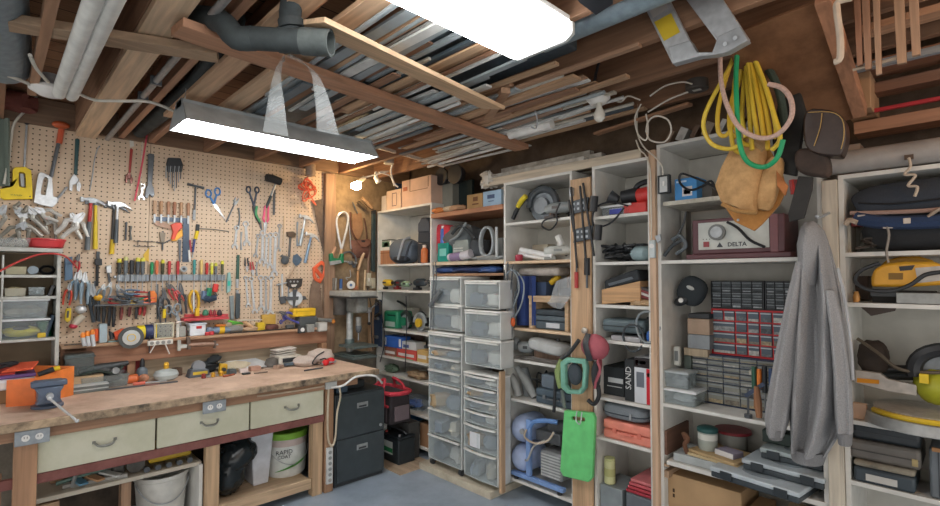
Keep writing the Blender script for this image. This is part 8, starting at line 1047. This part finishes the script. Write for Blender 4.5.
for i in range(5): one('hex_nut', '%s grey knob in the row under the yellow box' % ['leftmost', 'second', 'middle', 'fourth', 'rightmost'][i], 'knob', G().cyl((.745, -2.62+.06*i, .458), (.785, -2.62+.06*i, .458), .017, 10), STEELD)
mk('grinder_wheel', 'grey iron hand grinder with round wheel on the low shelf', 'grinder', [('', G().box((.62, -2.78, .441), (.70, -2.72, .56)), M('#6f6d68', 'd'), .01), ('wheel', G().cyl((.70, -2.67, .49), (.735, -2.67, .49), .048, 20), M('#77756f', 'd'))])
for i, (a_, b_, r, c, lab) in enumerate([((.7, -3.05, .47), (.72, -2.62, .53), .012, '#6f8a80', 'green metal rod on the low shelf heap'), ((.55, -3.1, .5), (.74, -2.7, .53), .016, '#8a6a4c', 'brown stick on the low shelf heap'), ((.5, -3.05, .46), (.75, -2.75, .46), .014, '#5d5f5e', 'dark rod low in the shelf heap'), ((.74, -2.98, .445), (.77, -2.96, .57), .010, '#a3a6a4', 'bent steel bar standing in the shelf heap'), ((.72, -3.02, .45), (.78, -2.72, .452), .018, '#9b9a94', 'grey trowel handle on the shelf heap')]): one('scrap_rod', lab, 'rod', G().cyl(a_, b_, r, 8), M(c, 'm' if i != 1 else 'w', 'y'))
for i, (y, c, lab) in enumerate(((-2.95, '#5f8fa8', 'blue putty knife blade on the shelf heap'), (-2.88, '#c79a72', 'tan wood-handled scraper on the shelf heap'), (-2.80, '#d5d6d2', 'white masonry trowel on the shelf heap'))): one('scraper', lab, 'scraper', G().rb((.74, y, .472), (.12, .045, .012), (0, .15, .3+.2*i)), M(c, 'p'), .002)
for i, (y, zz, c) in enumerate(((-3.02, .46, '#a87a4e'), (-2.9, .45, '#8a5f3c'), (-2.8, .455, '#9b8a72'))): one('wood_scrap', '%s wooden offcut at the back of the low shelf heap' % ['left', 'middle', 'right'][i], 'wood', G().box((.35, y-.05, zz-.01), (.62, y+.04, zz+.05)), M(c, 'w', 'x'), .002)
one('wood_block', 'tan timber leaning left of the bench leg at the floor', 'wood', G().box((.72, -3.36, .02), (.80, -3.28, .6)), M('#b3845a', 'w')); one('wood_block', 'short timber right of the left bench leg near the floor', 'wood', G().box((.70, -3.13, .0), (.79, -3.04, .40)), M('#b28a5e', 'w'))
mk('power_bar', 'white vertical power strip on the bench leg by the filing cabinet', 'power strip', [('', G().box((.8815, -1.465, .07), (.905, -1.415, .345)), M('#d2d4d2', 'p'), .004)]+[('socket', G().cyl((.905, -1.44, .10+.042*i), (.9075, -1.44, .10+.042*i), .014, 10), M('#8f9290', 'p')) for i in range(6)])
one('white_cable', 'pale looped cable hanging on the bench leg by the filing cabinet', 'cable', G().cable([(.91, -1.46, .80), (.915, -1.47, .6), (.91, -1.46, .42), (.915, -1.43, .36), (.91, -1.40, .42), (.915, -1.39, .6), (.91, -1.36, .72), (.93, -1.38, .80)], .008, 6, 6), M('#cdbfa6', 'p')); one('white_cable', 'white cable arching over the filing cabinet to the bench', 'cable', G().cable([(.93, -1.45, .81), (.95, -1.36, .815), (.96, -1.25, .87), (.99, -1.1, .86), (.95, -1.0, .78)], .009, 6, 6), WPL); one('white_cable', 'pale cable lying along under the bench front edge', 'cable', G().cable([(.905, -2.0, .83), (.91, -1.75, .825), (.91, -1.5, .825)], .007, 4, 6), M('#cbb79f', 'p'))
mk('plug_adapter', 'grey plug adapter at the top of the bench leg by the filing cabinet', 'adapter', [('', G().box((.901, -1.49, .80), (.93, -1.40, .86)), M('#c4c6c4', 'p'), .004)])
# ================================================================ MORE OF THE CLUTTER
def bundle(name, label, cat, c, r, n, th, col, seed, kind='p'):
    q = random.Random(seed); pts = [V(c)+V((r[0]*q.uniform(-1, 1), r[1]*q.uniform(-1, 1), r[2]*q.uniform(.1, 1))) for _ in range(n)]; return one(name, label, cat, G().cable(pts, th, 5, 6), M(col, kind))
bundle('cable_heap', 'black cable heap at the back of the third shelf of the corner unit', 'cable', (.62, -.16, 1.535), (.14, .06, .10), 14, .007, '#2a2c2e', 3)
bundle('cable_heap', 'grey cable heap beside the green saw in the corner unit', 'cable', (.72, -.22, 1.14), (.1, .06, .16), 12, .007, '#4a4e50', 4)
bundle('cable_heap', 'dark cable tangle under the yellow-handled saw on the top shelf', 'cable', (2.28, -.20, 2.085), (.1, .06, .1), 12, .007, '#303335', 5)
bundle('cable_heap', 'tangled black leads over the planer handles above the compressor', 'cable', (2.05, -.25, .735), (.12, .08, .2), 14, .007, '#2e3133', 6)
bundle('cable_heap', 'dark tangled leads at the back of the orange case shelf', 'cable', (2.72, -.12, .615), (.06, .04, .12), 10, .006, '#34383a', 7)
bundle('cable_heap', 'black leads piled behind the sanders under the wood-framed shelf', 'cable', (2.0, -.16, 1.035), (.14, .05, .14), 14, .007, '#3a3d3f', 8)
bundle('cable_heap', 'grey leads heaped on the sixth shelf of the corner unit', 'cable', (.72, -.2, .69), (.16, .08, .1), 14, .006, '#5a5e5c', 9)
bundle('wire_coil', 'coiled dark wire under the duffel bag on the right unit', 'wire', (4.06, -.40, 1.775), (.05, .03, .06), 10, .006, '#4a4038', 10)
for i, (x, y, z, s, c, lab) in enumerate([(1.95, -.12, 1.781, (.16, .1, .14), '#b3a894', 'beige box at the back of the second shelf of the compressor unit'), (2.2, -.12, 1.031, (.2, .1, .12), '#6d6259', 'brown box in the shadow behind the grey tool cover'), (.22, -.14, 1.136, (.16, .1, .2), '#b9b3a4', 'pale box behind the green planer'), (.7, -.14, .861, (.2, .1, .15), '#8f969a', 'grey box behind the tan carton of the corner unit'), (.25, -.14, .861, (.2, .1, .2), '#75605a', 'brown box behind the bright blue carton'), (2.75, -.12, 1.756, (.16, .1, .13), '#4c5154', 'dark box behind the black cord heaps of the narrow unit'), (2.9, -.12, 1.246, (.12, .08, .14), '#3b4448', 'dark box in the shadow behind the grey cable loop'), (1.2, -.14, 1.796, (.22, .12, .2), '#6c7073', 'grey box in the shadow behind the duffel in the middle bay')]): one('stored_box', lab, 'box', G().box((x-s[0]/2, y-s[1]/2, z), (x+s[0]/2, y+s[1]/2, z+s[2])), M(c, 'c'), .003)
# small things along the bench and the ledge
SB = [(.30, -2.78, .05, .03, .03, '#7d8286', 'grey metal bit by the flat clear-lidded cases'), (.34, -2.12, .04, .09, .012, '#9a9d9b', 'steel plate lying before the round white bottle'), (.40, -2.02, .02, .1, .012, '#b9603f', 'rust-orange stick lying before the round white bottle'), (.30, -1.98, .05, .05, .035, '#5f6669', 'dark grey block right of the round white bottle'), (.42, -1.9, .03, .06, .014, '#44484a', 'small black bit in front of the dark grey block'), (.36, -1.62, .05, .07, .03, '#b79a86', 'tan block lying before the cream cloth'), (.28, -1.52, .04, .05, .028, '#8e9a9f', 'blue-grey block under the white board edge'), (.13, -1.98, .06, .06, .07, '#6b6f70', 'dark canister block behind the tape holder'), (.10, -2.30, .06, .05, .06, '#7a5f4c', 'brown block behind the round white bottle'), (.12, -2.18, .05, .07, .045, '#8b8f8f', 'grey block behind the round white bottle')]
for i, (x, y, a, b, h, c, lab) in enumerate(SB): one('bench_scrap', lab, 'scrap', G().rb((x, y, .901+h/2), (a, b, h), (0, 0, .3*(i % 3)-.2)), M(c, 'd'), .004)
LG = [(155, .05, .02, .03, '#3c3f41', 'black clip on the ledge beside the clear box'), (183, .03, .04, .035, '#7c7f7c', 'grey block on the ledge beside the white clamp'), (225, .04, .03, .04, '#5d6e86', 'slate block on the ledge under the thin pale rod'), (246, .03, .05, .05, '#8a5a3a', 'brown block on the ledge behind the tan stick'), (254, .06, .03, .035, '#c7c2b4', 'cream block on the ledge left of the small yellow box'), (268, .05, .02, .055, '#474b4e', 'dark block on the ledge behind the brown pouch'), (290, .07, .03, .03, '#6a6d70', 'grey strip block on the ledge under the blue pliers')]
for px, b, a, h, c, lab in LG: p = on_ledge(px, 329, .05); one('ledge_scrap', lab, 'scrap', G().box((.03, p.y-b/2, ZL), (.03+a, p.y+b/2, ZL+h)), M(c, 'p'), .004)
# sanding dust cloths, rods and cords near the drill press
one('hanging_cable', 'black cord hanging beside the drill press column', 'cord', G().cable([(.12, -.62, 1.55), (.16, -.60, 1.35), (.13, -.58, 1.15), (.18, -.59, .93)], .006, 5, 6), BLK)
mk('vise_handle_rack', 'pair of dark iron clamps hanging left of the corner unit', 'clamp', [('', G().beam((.05, -.49, 1.26), (.05, -.49, .98), .03, .02), STEELD), ('jaw', G().beam((.05, -.49, 1.24), (.16, -.52, 1.24), .025, .025), STEELD), ('jaw', G().beam((.05, -.49, 1.05), (.15, -.52, 1.05), .025, .025), STEELD)])
for i, (px, y0, y1, c, lab) in enumerate([(56, 214, 246, '#8f8c84', 'slim grey tool hanging right of the locking pliers heap'), (131, 226, 240, '#6f6f6a', 'short dark tool hanging left of the thin wire rack'), (241.5, 232, 250, '#9b9fa1', 'slim steel tool left of the long chrome wrenches'), (289, 281, 300, '#8b8f92', 'slim steel tool behind the lathe plate'), (297.5, 222, 246, '#7d8488', 'slim dark tool left of the upper steel claw hammer'), (257, 262, 276, '#9aa0a3', 'short steel tool right of the red and chrome pliers')]): one('hanging_tool', lab, 'tool', wtube([(px, y0), (px-.6, (y0+y1)/2), (px-.2, y1)], [.009, .006, .010], .018), M(c, 'm'))
# pegs that carry the hanging tools (each a small part of its pegboard sheet)
_pb = [o for o in bpy.data.objects if o.name.split('.')[0] == 'pegboard']; _n = {o.name: 0 for o in _pb}
for o in [q for q in bpy.data.objects if q.parent is None and 'label' in q.keys() and q not in _pb]:
    vs = [c.matrix_world @ v.co if not c.parent else o.location + v.co for c in [o]+list(o.children) if c.type == 'MESH' for v in c.data.vertices]
    if not vs: continue
    x0 = min(v.x for v in vs); x1 = max(v.x for v in vs); t = max(vs, key=lambda v: v.z)
    if o.type == 'MESH' and not o.children: t = max((o.location+v.co for v in o.data.vertices), key=lambda v: v.z)
    if .006 < x0 < .12 and x1 < .2 and -3.5 < t.y < -1.0 and t.z > 1.3:
        for p in _pb:
            ys = [p.location.y+v.co.y for v in p.data.vertices]
            if min(ys) <= t.y <= max(ys) and _n[p.name] < 98:
                _n[p.name] += 1; obj('peg_hook', G().cable([(.002, t.y, t.z-.012), (t.x-.002, t.y, t.z-.012), (t.x+.006, t.y, t.z-.004)], .0022, 2, 5), STEELD, p, p.location)
# repeats of a kind carry one group phrase
_by = {}
for o in bpy.data.objects:
    if o.parent is None and 'label' in o.keys() and 'group' not in o.keys():
        z = o.location.z; w_ = 'under the joists' if z > 2.5 else 'on the tool wall' if o.location.x < .3 and z > 1.1 else 'on the workbench' if o.location.x < 1 and z > .88 and o.location.y < -.5 else 'on the back shelves' if o.location.y > -.65 else 'around the bench'
        _by.setdefault((o.name.split('.')[0], w_), []).append(o)
for (n_, w_), L in _by.items():
    if len(L) > 1:
        for o in L: o['group'] = n_.replace('_', ' ')+' repeats '+w_
# ================================================================ LAMPS, WORLD, CAMERA
def shop_light():
    y0, y1 = -2.63, -1.43; xc = 1.38; zt = 2.625; zb = 2.50
    P = [('', G().box((xc-.055, y0, zt-.045), (xc+.055, y1, zt)), M('#a5abad', 'pm' if 0 else 'p', rough=.35), .003)]
    P.append(('reflector', G().sheet([[(xc+.055, y0, zt-.02), (xc+.055, y1, zt-.02)], [(xc+.15, y0, zb-.01), (xc+.15, y1, zb-.01)]], .003).sheet([[(xc-.055, y0, zt-.02), (xc-.055, y1, zt-.02)], [(xc-.20, y0, zb), (xc-.20, y1, zb)]], .003), M('#c9cdcd', 'p', rough=.35)))
    for s in (-.12, .06): P.append(('lamp_tube', G().cyl((xc+s, y0+.03, zb+.005), (xc+s, y1-.03, zb+.005), .019, 14), M('#fbfdff', 'e', a=42.0)))
    P += [('end_plate', G().prism([(xc-.20, y0, zb), (xc+.15, y0, zb-.01), (xc+.055, y0, zt), (xc-.055, y0, zt)], (0, .004, 0)), M('#9aa0a2', 'p')), ('end_plate', G().prism([(xc-.20, y1, zb), (xc+.15, y1, zb-.01), (xc+.055, y1, zt), (xc-.055, y1, zt)], (0, -.004, 0)), M('#9aa0a2', 'p'))]
    for y in (y0+.03, y1-.15): P.append(('hanger', G().tube([(xc, y, zt), (xc+.02, y, 2.70)], .002, 6), STEEL))
    mk('shop_light', 'lit fluorescent shop light hanging over the workbench', 'ceiling light', P)
shop_light()
def wrap_light():
    x0, x1, y0, y1 = 3.02, 3.335, -2.98, -1.725; z = 2.585
    pr = [(x0, z+.07), (x0, z+.02), (x0+.035, z), (x1-.035, z), (x1, z+.02), (x1, z+.07)]
    mk('ceiling_light', 'large lit fluorescent light with white wrap lens under the joists', 'ceiling light', [('lens', G().prism([(x, y0, zz) for x, zz in pr], (0, y1-y0-.02, 0)), M('#ffffff', 'e', a=10.0), .012), ('housing', G().box((x0+.01, y0, z+.071), (x1-.01, y1-.02, z+.093)), WPL), ('end_cap', G().prism([(x, y1-.018, zz) for x, zz in pr], (0, .02, 0)), M('#c9ccca', 'p'), .004)])
wrap_light()
w = bpy.data.worlds.new('room_air'); bpy.context.scene.world = w; w.use_nodes = True
w.node_tree.nodes['Background'].inputs[0].default_value = (1.0, .985, .96, 1); w.node_tree.nodes['Background'].inputs[1].default_value = 1.2
cam = bpy.data.cameras.new('camera'); co = bpy.data.objects.new('camera', cam); COL.objects.link(co); co.location = CAM
co.rotation_euler = (math.radians(90)+PITCH, 0, YAW); cam.sensor_width = 36; cam.lens = FPX/940*36; cam.shift_y = SHIFT; cam.clip_start = .02
sc_ = bpy.context.scene; sc_.camera = co; sc_.view_settings.view_transform = 'Standard'; sc_.view_settings.look = 'None'; sc_.view_settings.exposure = .3; sc_.view_settings.gamma = 1
